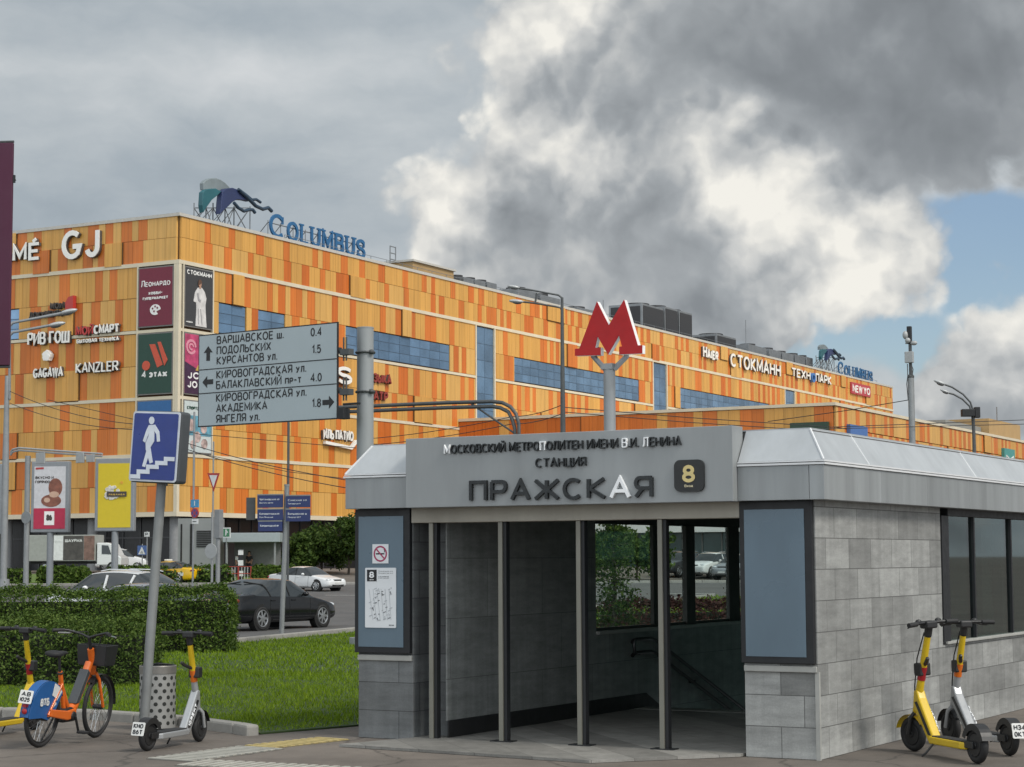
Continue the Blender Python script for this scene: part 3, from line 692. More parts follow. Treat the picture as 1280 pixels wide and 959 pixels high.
mb = MB(); text(mb, LINE1, 1.23, 3.87, 2.912, .092, .12, -.278, -.251, only=glint1); text(mb, 'ПРАЖСКАЯ', 1.53, 3.57, 2.42, .215, .155, -.285, -.251, only=[6])  # white colour stands in for reflections on these few metal letters
tag(mb.build('lettering', LWHITE, board), 'metal letters coloured white as painted reflections among the dark ones')
def rrect(x0,x1,z0,z1,r,n=5):
    return arc(x1-r,z0+r,r,r,-90,0,n)+arc(x1-r,z1-r,r,r,0,90,n)+arc(x0+r,z1-r,r,r,90,180,n)+arc(x0+r,z0+r,r,r,180,270,n)
mb = MB(); mb.plate(rrect(3.80,4.105,2.475,2.775,.06), -.285, -.251); bd = mb.build('number_badge', mat('badge_black', (.012,.013,.013), .4), board)
mb = MB(); text(mb, '8', 3.89, 4.015, 2.56, .165, .2, -.291, -.286)
mb.build('number', mat('badge_yellow', (.62,.50,.22), .5), board)
mb = MB(); text(mb, 'Вход', 3.91, 3.995, 2.515, .026, .2, -.291, -.286); mb.build('lettering', mat('badge_text', (.5,.45,.3), .5), board)
# slate blue display panels in black frames, stone ledge below
for x0, x1, z0 in ((-.012,.672,.885),(4.362,5.085,.875)):
    mb = MB(); mb.box(x0, x1, -.055, -.002, z0, 2.375); fr = mb.build('display_frame', BLACK, k_, bevel=.004)
    mb = MB(); mb.box(x0+.05, x1-.075, -.062, -.0552, z0+.06, 2.30); mb.build('display_panel', BLUEP, fr, bevel=.002)
mb = MB(); mb.box(.005,.675,-.03,-.001,.805,.862); mb.box(4.375,5.095,-.03,-.001,.795,.852); mb.build('ledge', SILL, k_, bevel=.006)
mb = MB(); mb.box(5.072, 5.112, -.012, .02, 0, .80); mb.build('corner_strip', SILL, k_)
# mullions of the open front
for x in (.915, 1.74, 2.63, 3.52):
    mb = MB(); mb.box(x-.03, x+.018, -.02, .05, .03, 2.224); p = mb.build('post', POST, k_, bevel=.003)
    mb = MB(); mb.box(x+.0185, x+.055, .0, .07, .03, 2.224); mb.box(x-.12, x+.12, -.045, .09, .0305, .040) if x > 1 else None; mb.build('post_edge', BLACK, p)

# map poster and no smoking plate on the left display panel (own things)
PAPER = mat('paper_white', (.66,.68,.70), .5, var=.04)
ps = thing('map_poster', 'white street map poster with a black number badge on the slate panel', 'poster', K.w(.13,-.066,1.145), YK)
mb = MB(); mb.plate(rrect(0,.385,0,.62,.012), -.006, 0); sh = mb.build('sheet', PAPER, ps)
INK = mat('map_ink', (.16,.17,.18), .6); INKL = mat('map_pale', (.42,.44,.46), .6)
mb = MB(); mb.box(.025,.145,-.009,-.0065,.48,.60); mb.build('number_badge', BLACK, ps)
mb = MB(); text(mb, '8', .055,.115,.515,.065,.2,-.0115,-.0095); text(mb,'выход',.06,.11,.492,.012,.2,-.0115,-.0095); mb.build('number', LWHITE, ps)
mb = MB()
for z in (.585,.565,.53,.515): text(mb, ['Выход в город','Пражская ул','к остановкам','и магазинам'][(int(z*1000))%4], .165,.345-.05*(z<.54),z-.005,.010,.2,-.0085,-.0065)
rr = random.Random(4)
mb2 = MB()
for i in range(46):
    x = .06+rr.random()*.27; z = .06+rr.random()*.36; a = rr.choice((.35,.35,-1.2)); l = .01+rr.random()*.03
    (mb if rr.random() < .35 else mb2).plate([(x-l*cos(a)/2,z-l*sin(a)/2),(x+l*cos(a)/2,z+l*sin(a)/2),(x+l*cos(a)/2-.008*sin(a),z+l*sin(a)/2+.008),(x-l*cos(a)/2-.008*sin(a),z-l*sin(a)/2+.008)], -.0085-.00003*i, -.0065)
for i in range(6): stroke(mb2, [(.05+.05*i,.40),(.10+.045*i,.08)], .002, -.0080-.00005*i, -.0065)
text(mb, 'метро', .30,.36,.02,.018,.2,-.0085,-.0065)
mb.build('map_print', INK, ps); mb2.build('map_streets', INKL, ps)
ns = thing('no_smoking_sign', 'small square no smoking sign with red ring above the map poster', 'sign', K.w(.22,-.066,1.81), YK)
mb = MB(); mb.box(0,.20,-.005,0,0,.20); mb.build('plate', PAPER, ns)
mb = MB(); stroke(mb, [(.1+.075*cos(t*pi/16), .1+.075*sin(t*pi/16)) for t in range(33)], .008, -.0075, -.0052); stroke(mb, [(.05,.15),(.15,.05)], .007, -.0080, -.0052)
mb.build('ring', mat('sign_red_ring', (.33,.03,.09), .5), ns)
mb = MB(); mb.box(.045,.15,-.0070,-.0052,.093,.107); stroke(mb, [(.15,.115),(.155,.13),(.145,.145)], .004, -.0071, -.0052); mb.build('cigarette', BLACK, ns)

# ================================================================== SHOPPING CENTRE
MO = at(222, 455, 150); MO.z = 0; M_ = Frame(MO, YM)
YEL1 = mat('panel_amber', (.590,.308,.070), .5, 0, var=.09, scale=.5, streak=(1,1,.25), island=.07, ribs=.42)
YEL2 = mat('panel_pale_amber', (.620,.348,.095), .5, 0, var=.09, scale=.5, streak=(1,1,.25), island=.06, ribs=.42)
ORA1 = mat('panel_orange', (.570,.155,.020), .5, 0, var=.10, scale=.5, streak=(1,1,.25), island=.10, ribs=.42)
ORA2 = mat('panel_deep_orange', (.540,.130,.014), .5, 0, var=.10, scale=.5, streak=(1,1,.25), island=.08, ribs=.42)
CLAD = [YEL1, YEL2, ORA1, ORA2]
BANDM = mat('cream_band', (.60,.53,.40), .6, var=.08, scale=.6)
JOINT_SHADE = mat('dark_joint_shade', (.10,.045,.012), .8)
FGL = facade_glass('blue_facade_glass', (.15,.25,.38))
MULL = mat('blue_mullion', (.045,.075,.12), .4)
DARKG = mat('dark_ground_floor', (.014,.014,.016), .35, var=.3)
GREYP = mat('grey_render', (.22,.225,.23), .7, var=.12)

def clad(mb, place, L, rows, holes, rng, ox=0.0, wide=1.0):
    """rows of hung panels: amber fields broken by orange stripes, some standing proud"""
    for z0, z1 in rows:
        a = ox
        while a < L:
            r = rng.random()
            wds = [(rng.choice((1,2,2,3,3,4)), rng.uniform(.72,1.0)*wide, rng.choice((0,0,1))), (1 if rng.random() < .9 else 2, rng.uniform(.75,1.15)*wide, rng.choice((2,2,2,3)))]
            if r > .86: wds[0] = (1, rng.uniform(.5,.8)*wide, 1)
            for n, wd, c in wds:
                b = min(a+n*wd, L)
                pop = .16 if rng.random() < .06 and n > 1 else rng.uniform(0,.03)
                for (h0,h1,hz0,hz1) in holes:
                    if hz0 < (z0+z1)/2 < hz1 and a < h1 and b > h0:
                        if a < h0: b = h0
                        elif b > h1: a = h1
                        else: a = b = max(a, b)
                if b-a > .15:
                    k = max(1, round((b-a)/1.0))
                    for i in range(k):
                        p, q_ = a+(b-a)*i/k, a+(b-a)*(i+1)/k
                        mb.cur = c; place(p+.012, q_-.012, z0+.015, z1-.015, -.05, .12+pop)
                    if pop > .1: mb.cur = 4; place(a-.10, a-.002, z0, z1, 0, .12+pop*.6); place(a, b, z0-.07, z0-.005, 0, .12+pop*.6)  # dark strips beside and under proud panels stand in for their shadow
                a = max(b, a+.01)
    mb.cur = 0
mall = thing('shopping_centre', 'long five storey shopping centre clad in amber and orange striped panels', 'shopping centre', MO, YM)
RROW = [(25.05,26.95),(26.95,28.65),(19.85,22.40),(22.40,24.90),(14.55,17.0),(17.0,19.55),(10.1,12.2),(12.2,14.3),(5.6,7.6),(7.6,9.85)]
RWIN = [(5.0,8.6,19.95,22.35),(10.3,14.1,19.95,22.35),(23.3,41.4,19.95,22.35),(46.5,50.1,9.9,24.75),(54.4,84.6,19.95,22.35),(88.5,92.3,9.9,24.75),(96.1,126,19.95,22.35),(132,135.7,9.9,24.75)]
RADS = [(.45,4.05,20.0,24.75),(.45,4.05,14.7,19.55),(.45,4.05,10.15,14.3)]
LADS = [(-3.75,-.28,20.0,24.75),(-3.75,-.28,14.7,19.55),(-3.75,-.28,10.15,14.3)]
LWIN = [(-20,-16.2,19.9,22.35),(-44,-26,19.9,22.35)]
mb = MB(); rg1 = random.Random(11)
clad(mb, lambda p,q_,z0,z1,d0,d1: mb.box(d0,d1,p,q_,z0,z1), 180.2, RROW, RWIN+[(-.1,4.15,9.9,25)], rg1, ox=.13)
mb.build('side_cladding', CLAD+[JOINT_SHADE], mall)
mb = MB(); rg1 = random.Random(5)
clad(mb, lambda p,q_,z0,z1,d0,d1: mb.box(-q_,-p,-d1,-d0,z0,z1), 62, RROW, [(-b,-a,c,d) for a,b,c,d in LWIN]+[(-.1,3.85,9.9,25)], rg1, ox=.13)
mb.build('front_cladding', CLAD+[JOINT_SHADE], mall)
mb = MB(); mb.prism([(-.06,.06),(-.06,180),(-70,180),(-70,.06)], 5.3, 28.6); mb.build('wall', JOINT_SHADE, mall)
mb = MB(); mb.prism([(.13,-.13),(.13,180.2),(-70,180.2),(-70,-.13)], 28.66, 28.70); mb.build('roof', mat('roof_grey', (.16,.16,.155), .9), mall)
mb = MB()
def band(z, h, proud, ry0=0, ry1=180.25, left=True):
    mb.box(0.0, .13+proud, ry0-(.13+proud if ry0 == 0 else 0), ry1, z-h/2, z+h/2)
    if left: mb.box(-62, -.002, -.13-proud, 0, z-h/2, z+h/2)
band(28.72, .26, .10)
mb.cur = 1
band(25.0, .30, .10); band(5.42, .36, .12); band(9.98, .26, .08)
for a, b in ((0,46.3),(50.3,88.3),(92.5,131.8),(135.9,180.25)): band(19.70, .24, .08, a, b, left=(a==0)); band(14.42, .26, .08, a, b, left=(a==0))
for x0 in (.30, 4.08): mb.box(.0,.24,x0,x0+.14,10,25)
for x0 in (-.26, -3.92): mb.box(x0,x0+.14,-.24,0,10,25)
mb.box(-.10,.22,-.22,.10,5.5,25)                                   # corner strip
for a, b in ((46.3,50.3),(88.3,92.5),(131.8,135.9)):
    mb.box(.0,.22,a,a+.2,10,24.9); mb.box(.0,.22,b-.2,b,10,24.9)
mb.build('band_course', [mat('grey_cap', (.46,.44,.40), .6), BANDM], mall)
def curtain(name, a, b, z0, z1, side, nx, nz):
    mb = MB(); m2 = MB()
    for i in range(nx):
        for j in range(nz):
            p, q_ = a+(b-a)*i/nx, a+(b-a)*(i+1)/nx; u0, u1 = z0+(z1-z0)*j/nz, z0+(z1-z0)*(j+1)/nz
            if side: mb.box(-.02,.06,p+.03,q_-.03,u0+.03,u1-.03)
            else: mb.box(p+.03,q_-.03,-.06,.02,u0+.03,u1-.03)
    f = m2.box(-.04,.045,a,b,z0,z1) if side else m2.box(a,b,-.045,.04,z0,z1)
    o = f.build(name, MULL, mall); mb.build('pane', FGL, o)
for (a,b,z0,z1) in RWIN: curtain('window', a, b, z0, z1, True, max(2, round((b-a)/1.75)), 3 if z1 < 23 else 9)
for (a,b,z0,z1) in LWIN: curtain('window', a, b, z0, z1, False, max(2, round((b-a)/1.75)), 3)
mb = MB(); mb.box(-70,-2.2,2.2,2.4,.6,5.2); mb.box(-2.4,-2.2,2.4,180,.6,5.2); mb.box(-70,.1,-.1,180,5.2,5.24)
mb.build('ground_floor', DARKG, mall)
mb = MB()
for i in range(40): mb.box(-70+i*1.75,-70+i*1.75+.08,2.12,2.2,.9,5.2)
for i in range(30): mb.box(-2.2,-2.12,4+i*1.75,4+i*1.75+.08,.9,5.2)
mb.box(-70,-2.1,2.1,2.19,3.6,3.72); mb.box(-2.2,-2.1,2.2,60,3.6,3.72)
mb.build('shopfront_mullion', mat('shopfront_metal', (.06,.06,.065), .4), mall)
for x in (-36,-27,-18,-9,-.8):
    mb = MB(); mb.cyl((x,.9,.9),(x,.9,5.2),.42,n=16); mb.build('column', GREYP, mall, smooth=40)

# --- corner advertising lightboxes (each a sign of its own)
def signthing(name, label, cat, group=None): return thing(name, label, cat, MO, YM, group)
WINE = mat('ad_wine', (.150,.010,.030), .5); GRN = mat('ad_green', (.010,.048,.032), .5); CHAR = mat('ad_charcoal', (.040,.040,.043), .5)
PINK = mat('ad_pink', (.42,.05,.13), .5, var=.5, scale=1.4); PURP = mat('ad_plum', (.045,.015,.045), .5, var=.4, scale=2); ADB = mat('ad_blue', (.02,.11,.29), .5); WH = mat('ad_white', (.75,.74,.72), .5)
REDO = mat('ad_red', (.52,.075,.035), .5); SKIN = mat('printed_skin', (.40,.22,.15), .5); GOLD = mat('ad_gold', (.5,.33,.07), .5); CLOTH = mat('printed_cloth', (.58,.56,.55), .6, var=.25, scale=2); SHADE = mat('printed_fold', (.30,.29,.30), .6)
ADFR = mat('ad_frame', (.16,.15,.14), .5)
def facemap(left):                                              # (distance along from the corner, outwards depth, z) on either facade
    return (lambda p: p) if left else None
RMAT = Matrix(((0,-1,0,0),(1,0,0,0),(0,0,1,0),(0,0,0,1)))        # text built along x facing -y -> runs along +y of the side facade facing +x
def adbox(label, zone, left, m, parts, name='advert_lightbox'):
    a, b, z0, z1 = zone; t = signthing(name, label, 'advert', 'advert lightboxes at the building corner')
    Mx = None if left else RMAT
    q = MB(); q.box(a, b, -.26, -.1, z0, z1, Mx); o = q.build('frame', ADFR, t)
    q = MB(); q.box(a+.1, b-.1, -.28, -.262, z0+.1, z1-.1, Mx); o = q.build('poster_face', m, t)
    def put(pn, fn, mm):
        q = MB(); fn(q, Mx); q.build(pn, mm, t)
    parts(put, a, b, z0, z1)
Y0, Y1 = -.31, -.283
def p_wine(put, a, b, z0, z1):
    put('lettering', lambda q,M: (text(q,'Леонардо',a+.3,b-.3,z1-1.55,.50,.13,Y0,Y1,M), text(q,'хобби-',a+1.05,b-1.05,z1-2.2,.30,.2,Y0,Y1,M), text(q,'гипермаркет',a+.5,b-.5,z1-2.6,.30,.2,Y0,Y1,M)), WH)
    put('emblem', lambda q,M: (q.plate([((a+b)/2+.52*cos(t*pi/12), z0+1.35+.42*sin(t*pi/12)) for t in range(24)][:21]+[((a+b)/2+.1,z0+1.2)], Y0, Y1, M),), WH)
    put('emblem_spot', lambda q,M: [q.plate([((a+b)/2+dx+.08*cos(t*pi/6), z0+1.4+dz+.08*sin(t*pi/6)) for t in range(12)], Y0-.02, Y0-.002, M) for dx,dz in ((-.25,.05),(0,.2),(.22,.08),(-.1,-.18))], WINE)
adbox('wine red shop lightbox with a round pale emblem at the corner of the striped mall', LADS[0], True, WINE, p_wine)
def p_model(put, a, b, z0, z1):
    cx = (a+b)/2+.05
    put('lettering', lambda q,M: (text(q,'СТОКМАНН',a+.25,b-.25,z1-.62,.36,.2,Y0,Y1,M), text(q,'новая',a+.2,a+.95,z0+.32,.16,.2,Y0,Y1,M)), WH)
    put('printed_dress', lambda q,M: (q.plate([(cx-.25,z1-1.55),(cx-.62,z1-2.0),(cx-.78,z1-2.7),(cx-.45,z1-2.75),(cx-.42,z1-3.3),(cx-.50,z0+.15),(cx+.9,z0+.15),(cx+.75,z1-3.3),(cx+.72,z1-2.9),(cx+.85,z1-2.3),(cx+.62,z1-1.8),(cx+.25,z1-1.5)], Y0, Y1, M),), CLOTH)
    put('printed_fold', lambda q,M: (stroke(q,[(cx-.3,z1-2.0),(cx-.15,z1-2.5),(cx+.1,z1-2.62)],.10,Y0-.02,Y0-.002,M), stroke(q,[(cx+.1,z1-3.2),(cx+.3,z0+.3)],.04,Y0-.021,Y0-.002,M), stroke(q,[(cx-.2,z1-3.2),(cx-.15,z0+.3)],.03,Y0-.022,Y0-.002,M)), SHADE)
    put('printed_head', lambda q,M: (q.plate([(cx-.02+.20*cos(t*pi/8), z1-1.22+.27*sin(t*pi/8)) for t in range(16)], Y0-.03, Y0-.002, M), q.plate([(cx-.1,z1-1.6),(cx+.12,z1-1.6),(cx+.1,z1-1.3),(cx-.08,z1-1.3)], Y0-.028, Y0-.003, M)), SKIN)
    put('printed_hair', lambda q,M: (q.plate([(cx-.02+.23*cos(t*pi/8), z1-1.16+.27*sin(t*pi/8)) for t in range(0,11)], Y0-.04, Y0-.031, M),), mat('printed_hair', (.10,.05,.03), .6))
adbox('charcoal fashion lightbox showing a woman in a long white outfit', RADS[0], False, CHAR, p_model)
def p_green(put, a, b, z0, z1):
    put('lettering', lambda q,M: text(q,'4 этаж',a+.5,b-.5,z0+1.35,.55,.2,Y0,Y1,M), WH)
    put('emblem', lambda q,M: (q.plate([(a+1.2,z1-.9),(a+1.75,z1-.9),(a+2.55,z1-2.55),(a+2.0,z1-2.75)],Y0,Y1,M), q.plate([(a+2.0,z1-.75),(a+2.3,z1-.75),(a+3.0,z1-2.2),(a+2.7,z1-2.65)],Y0-.01,Y1,M), q.plate([(a+.9+.38*cos(t*pi/8), z1-2.55+.38*sin(t*pi/8)) for t in range(16)],Y0-.02,Y1,M)), REDO)
adbox('dark green restaurant lightbox with red bars and a red dot', LADS[1], True, GRN, p_green)
def p_pink(put, a, b, z0, z1):
    put('lower_print', lambda q,M: q.plate([(a+.1,z0+.1),(b-.1,z0+.1),(b-.1,z1-2.2),(a+2,z1-2.9),(a+.1,z1-2.3)],Y0+.015,Y1,M), PURP)
    put('printed_swirl', lambda q,M: (stroke(q,arc(a+.85,z1-1.1,.55,.5,0,330,14),.10,Y0,Y1,M), stroke(q,arc(a+.85,z1-1.1,.25,.22,0,300,10),.07,Y0-.01,Y1,M), stroke(q,[(b-.9,z1-.7),(b-1.3,z1-1.4),(b-.5,z1-2.0)],.09,Y0-.012,Y1,M)), mat('ad_pale_pink', (.62,.25,.32), .5))
    put('printed_leaf', lambda q,M: q.plate([(a+1.4,z0+1.95),(a+2.1,z0+2.8),(b-.35,z0+3.0),(b-.5,z0+2.2),(a+2.2,z0+1.9)],Y0,Y1,M), GOLD)
    put('lettering', lambda q,M: (text(q,'JOKI',a+.4,b-.5,z0+1.25,.55,.22,Y0-.01,Y1,M), text(q,'JOYA',a+.4,b-.5,z0+.55,.55,.22,Y0-.01,Y1,M)), WH)
adbox('pink and plum family park lightbox with big white lettering', RADS[1], False, PINK, p_pink)
def p_blue(put, a, b, z0, z1):
    put('lettering', lambda q,M: text(q,'планета',a+.35,b-.6,z1-1.6,.5,.2,Y0,Y1,M), WH)
adbox('blue lightbox with white lettering below the green one', LADS[2], True, ADB, p_blue)
def p_pale(put, a, b, z0, z1):
    put('lettering', lambda q,M: text(q,'спортзал',a+.4,b-1.2,z1-.75,.35,.2,Y0,Y1,M), GRN)
    put('printed_sky', lambda q,M: q.plate([(a+.1,z0+1.4),(b-.1,z0+1.4),(b-.1,z1-1.2),(a+.1,z1-1.2)],Y0+.01,Y1,M), mat('ad_teal', (.10,.26,.34), .5, var=.6, scale=1.5))
    put('printed_shapes', lambda q,M: [q.plate([(a+x+r*cos(t*pi/5),z0+z+r*sin(t*pi/5)) for t in range(10)],Y0-.004*i,Y1,M) for i,(x,z,r) in enumerate(((.9,2.2,.5),(1.7,1.3,.45),(2.5,2.0,.4),(1.2,.7,.35),(2.6,.8,.4)))], mat('ad_mixed', (.40,.30,.28), .5, var=.8, scale=2))
adbox('pale teal lightbox with mixed shapes, lowest on the side wall', RADS[2], False, mat('ad_pale', (.50,.55,.55), .5), p_pale)

# --- shop names on the walls
STW = mat('sign_white', (.78,.76,.72), .4, var=.06); STD = mat('sign_side_shade', (.08,.07,.065), .6); NAVY = mat('sign_navy', (.018,.105,.24), .4, var=.15); SRED = mat('sign_red', (.42,.035,.03), .4); SBLK = mat('sign_black', (.05,.04,.035), .5)
def wallsign(label, items, left=True, group=None, back=True):
    """items: (text, a0, a1, z0, cap, weight, material, serif)"""
    t = signthing('shop_sign', label, 'sign', group); Mx = None if left else RMAT
    for s, a0, a1, z, cap, wt, mm in items:
        q = MB(); text(q, s, a0, a1, z, cap, wt*.9, -.50, -.42, Mx); o = q.build('lettering', mm, t)
        q = MB(); text(q, s, a0+.03, a1+.03, z-.03, cap, wt*.92, -.415, -.18, Mx); q.build('letter_body', STD, o)  # letter depth, coloured dark and set off to stand in for its shadow
    return t
wallsign('very large white two letter shop sign high on the front wall', [('GJ', -11.43, -7.65, 25.95, 2.35, .19, STW)])
wallsign('large white shop sign ending in an accented E, beside the two letter sign', [('LIMÉ', -18.6, -13.84, 26.2, 1.45, .20, STW)])
wallsign('white perfume shop sign in two Cyrillic words, left of the red and white one', [('РИВ ГОШ', -14.9, -10.58, 19.25, 1.02, .17, STW)])
t = wallsign('small dark two line shop sign with a red mark, above the other front signs', [('МОИ', -12.6, -11.2, 22.05, .5, .22, SBLK), ('ДОКУМЕНТЫ', -14.78, -11.2, 21.45, .5, .2, SBLK)])
q = MB(); q.plate([(-10.9,21.5),(-10.1,21.9),(-10.1,23.0),(-10.6,22.9),(-10.9,22.5)], -.6, -.2); q.build('emblem', SRED, t)
t = wallsign('red and white shop sign with a small second line, right of the perfume sign', [('МОЙ', -9.85, -8.1, 19.75, .72, .22, SRED), ('СМАРТ', -8.0, -5.5, 19.75, .72, .22, STW), ('бытовая техника', -9.75, -5.5, 19.12, .42, .17, STW)])
t = wallsign('small white shop sign with a star shaped mark above its six letters', [('GAGAWA', -14.24, -11.19, 16.55, .78, .19, STW)])
q = MB()
for i in range(5): q.plate([(-12.8+.30*cos(i*1.257+.3+d)+.30*cos(i*1.257+.3)*.6, 18.3+.30*sin(i*1.257+.3+d)+.30*sin(i*1.257+.3)*.6) for d in (0,1.4,2.6,4,5.2)], -.6-.01*i, -.2)
q.build('emblem', STW, t)
wallsign('white seven letter shop sign in thin capitals, right of the star mark sign', [('KANZLER', -9.8, -5.54, 16.72, .82, .15, STW)])
wallsign('white household appliance sign, small, far along the side wall', [('Haier', 102.9, 107.6, 26.6, 1.55, .2, STW)], False)
wallsign('large white department store sign high on the side wall', [('СТОКМАНН', 111.8, 129.6, 26.25, 1.75, .19, STW)], False)
t = wallsign('white and blue electronics store sign high on the side wall', [('ТЕХН', 134, 141.4, 26.75, 1.25, .2, STW), ('ПАРК', 143.6, 150.2, 26.75, 1.25, .2, STW)], False)
q = MB(); text(q, 'О', 141.7, 143.2, 26.55, 1.35, .22, -.62, -.2, RMAT); q.build('lettering', mat('sign_blue', (.05,.16,.42), .4), t)
t = wallsign('crimson boxed shop sign near the far end of the side wall', [('NEW', 159.8, 164.2, 26.5, 1.1, .22, STW), ('YO', 164.8, 167.8, 26.5, 1.1, .22, STW)], False)
q = MB(); q.box(159.36,168.3,-.42,-.17,26.25,27.95,RMAT); q.build('sign_box', mat('sign_crimson', (.40,.045,.06), .5), t)
sA = M_.onS(428,467); 
wallsign('white capital letters of a shop sign half hidden by the road sign', [('AMIS', sA.y-9.5, sA.y+.9, sA.z-1.0, 1.55, .22, STW)], False)
for lab, px, py, wd in (('upper dark red little sign beside the grey column', 469, 473, 3.4), ('lower dark red little sign beside the grey column', 469, 495, 2.8)):
    s_ = M_.onS(px, py); wallsign(lab, [('МУЗЫКА' if py < 480 else 'ТЕАТР', s_.y-2.5, s_.y+wd-1.4, s_.z-.45, .85, .24, mat('sign_maroon', (.25,.035,.025), .5))], False)
s_ = M_.onS(399,545)
t = wallsign('small white oval shop sign low on the side wall under the road sign', [('ИЛЬ ПАТИО', s_.y, s_.y+4.6, s_.z-.25, .85, .2, STW)], False)
q = MB(); stroke(q, [(s_.y+.3,s_.z-.55),(s_.y+4.4,s_.z-.85),(s_.y+5.2,s_.z-.2)], .13, -.5,-.2,RMAT); q.build('underline', STW, t)

# --- rooftop: names, sail sculptures, plant
def roofpt(px, py, a=-1.2):
    p = M_.onS(px, py, a); return (p.y, p.z)
GREYS = mat('sail_grey', (.17,.20,.21), .5, var=.25, scale=.5); TEAL = mat('sail_teal', (.016,.095,.115), .45, var=.2, scale=.5); INDI = mat('sail_indigo', (.022,.034,.10), .45, var=.2, scale=.5); RIBB = mat('sail_ribbon', (.022,.045,.075), .45); TRUSS = mat('truss_steel', (.20,.21,.22), .5, .4)
def sails(label, fpix, depth=-1.2, sc_=1.0):
    t = signthing('sail_sculpture', label, 'rooftop sculpture', 'sail sculptures on the mall roof')
    P = lambda pts: [roofpt(*fpix(x,y), depth) for x,y in pts]
    q = MB(); q.plate(P([(122,118),(135,103),(155,94),(185,92),(208,100),(232,116),(255,140),(262,158),(215,152),(190,168),(160,150),(124,152)]), -depth-.3, -depth+.1, RMAT); q.build('grey_sail', GREYS, t, bevel=.05)
    q = MB(); q.plate(P([(96,165),(112,152),(128,149),(160,147),(188,163),(165,185),(140,205),(112,245),(98,268),(92,230)]), -depth-.8, -depth-.35, RMAT); q.build('teal_sail', TEAL, t, bevel=.05)
    q = MB(); q.plate(P([(188,163),(208,148),(240,144),(262,152),(285,172),(330,212),(300,205),(262,203),(240,215),(215,240),(190,262),(178,276),(182,215)]), -depth-.9, -depth-.36, RMAT); q.build('indigo_sail', INDI, t, bevel=.05)
    q = MB()
    for rib, w in (([(240,220),(262,245),(290,262),(318,254),(335,255),(346,270)],4), ([(270,160),(300,185),(322,208),(350,236),(385,252),(412,244),(430,262)],4.5), ([(262,152),(300,180),(330,205),(352,203),(374,218)],3.5)):
        pp = P(rib); pp2 = [(y,-(-depth-.95),z) for y,z in pp]
        q.tube([(-depth*0+depth+1.0, y, z) for y,z in pp], .14*w/4*sc_, 8)
    q.build('ribbon', RIBB, t, smooth=60)
    q = MB()
    for (x0,x1) in ((90,150),(150,185),(185,245),(245,290),(290,370)):
        for xx in (x0, x1):
            yt = 215 if xx < 190 else 232
            a = roofpt(*fpix(xx,yt), depth); q.tube([(depth, a[0], 28.6),(depth, a[0], a[1])], .05*sc_, 5)
        a, b = roofpt(*fpix(x0,240), depth), roofpt(*fpix(x1,240), depth)
        q.tube([(depth,a[0],28.7),(depth,b[0],b[1])], .04*sc_, 5); q.tube([(depth,b[0],28.7),(depth,a[0],a[1])], .04*sc_, 5)
        q.tube([(depth,b[0],28.7),(depth-2.2,b[0],28.7),(depth,b[0],b[1])], .04*sc_, 5)
        q.tube([(depth,a[0],a[1]),(depth,b[0],b[1])], .04*sc_, 5)
    q.build('truss', TRUSS, t)
sails('large blue and teal sail sculpture on trusses at the near roof corner', lambda x,y: (220+x/4, 200+y/4))
sails('small pale blue sail sculpture far along the roof edge', lambda x,y: (1020+(x-90)/12.5, 430.5+(y-90)/9.0), sc_=1.2)
def roofname(label, pa, pb, capz0, cap, y0, y1):
    t = signthing('rooftop_sign', label, 'rooftop sign', 'rooftop name signs')
    q = MB(); text(q, 'C', y0, y0+(y1-y0)*.155, capz0, cap*1.18, .15, 1.05, 1.2, RMAT, serif=True); text(q, 'OLUMBUS', y0+(y1-y0)*.175, y1, capz0, cap, .165, 1.05, 1.2, RMAT, serif=True); q.build('lettering', NAVY, t)
    q = MB()
    for i in range(9):
        yy = y0+(y1-y0)*i/8; q.tube([(-1.3,yy,28.6),(-1.3,yy,capz0+cap*.8)], .04, 5); q.tube([(-1.3,yy,capz0+cap*.7),(-3,yy,28.6)], .04, 5)
    q.tube([(-1.3,y0,capz0+.1),(-1.3,y1,capz0+.1)], .05, 5); q.tube([(-1.3,y0,capz0+cap*.7),(-1.3,y1,capz0+cap*.7)], .05, 5)
    q.build('support_rail', TRUSS, t)
a0 = M_.onS(336,292,-1.2); a1 = M_.onS(455,318,-1.2)
roofname('blue serif capital letters standing on the near roof edge', None, None, 29.05, 1.75, a0.y, a1.y)
a0 = M_.onS(1047,465,-1.2); a1 = M_.onS(1090,474,-1.2)
roofname('smaller blue capital letters on the far end of the roof', None, None, 29.0, 1.75, a0.y, a1.y)
PH_M = mat('penthouse_tan', (.36,.235,.105), .7, var=.1, scale=.6)
t = signthing('roof_penthouse', 'tan rooftop box with grey cap behind the parapet', 'roof hut')
p0 = M_.onS(516,330,-3); p1 = M_.onS(567,338,-3)
q = MB(); q.box(-14,-3,p0.y,p1.y,28.7,p0.z+.25); q.build('wall', PH_M, t); q = MB(); q.box(-14.2,-2.8,p0.y-.2,p1.y+.2,p0.z+.252,p0.z+.45); q.build('cap', mat('grey_cap', (.46,.44,.40), .6), t)
DUCT = mat('duct_metal', (.22,.23,.24), .45, .5, var=.2, scale=.8); DUCTD = mat('duct_dark', (.03,.03,.033), .6)
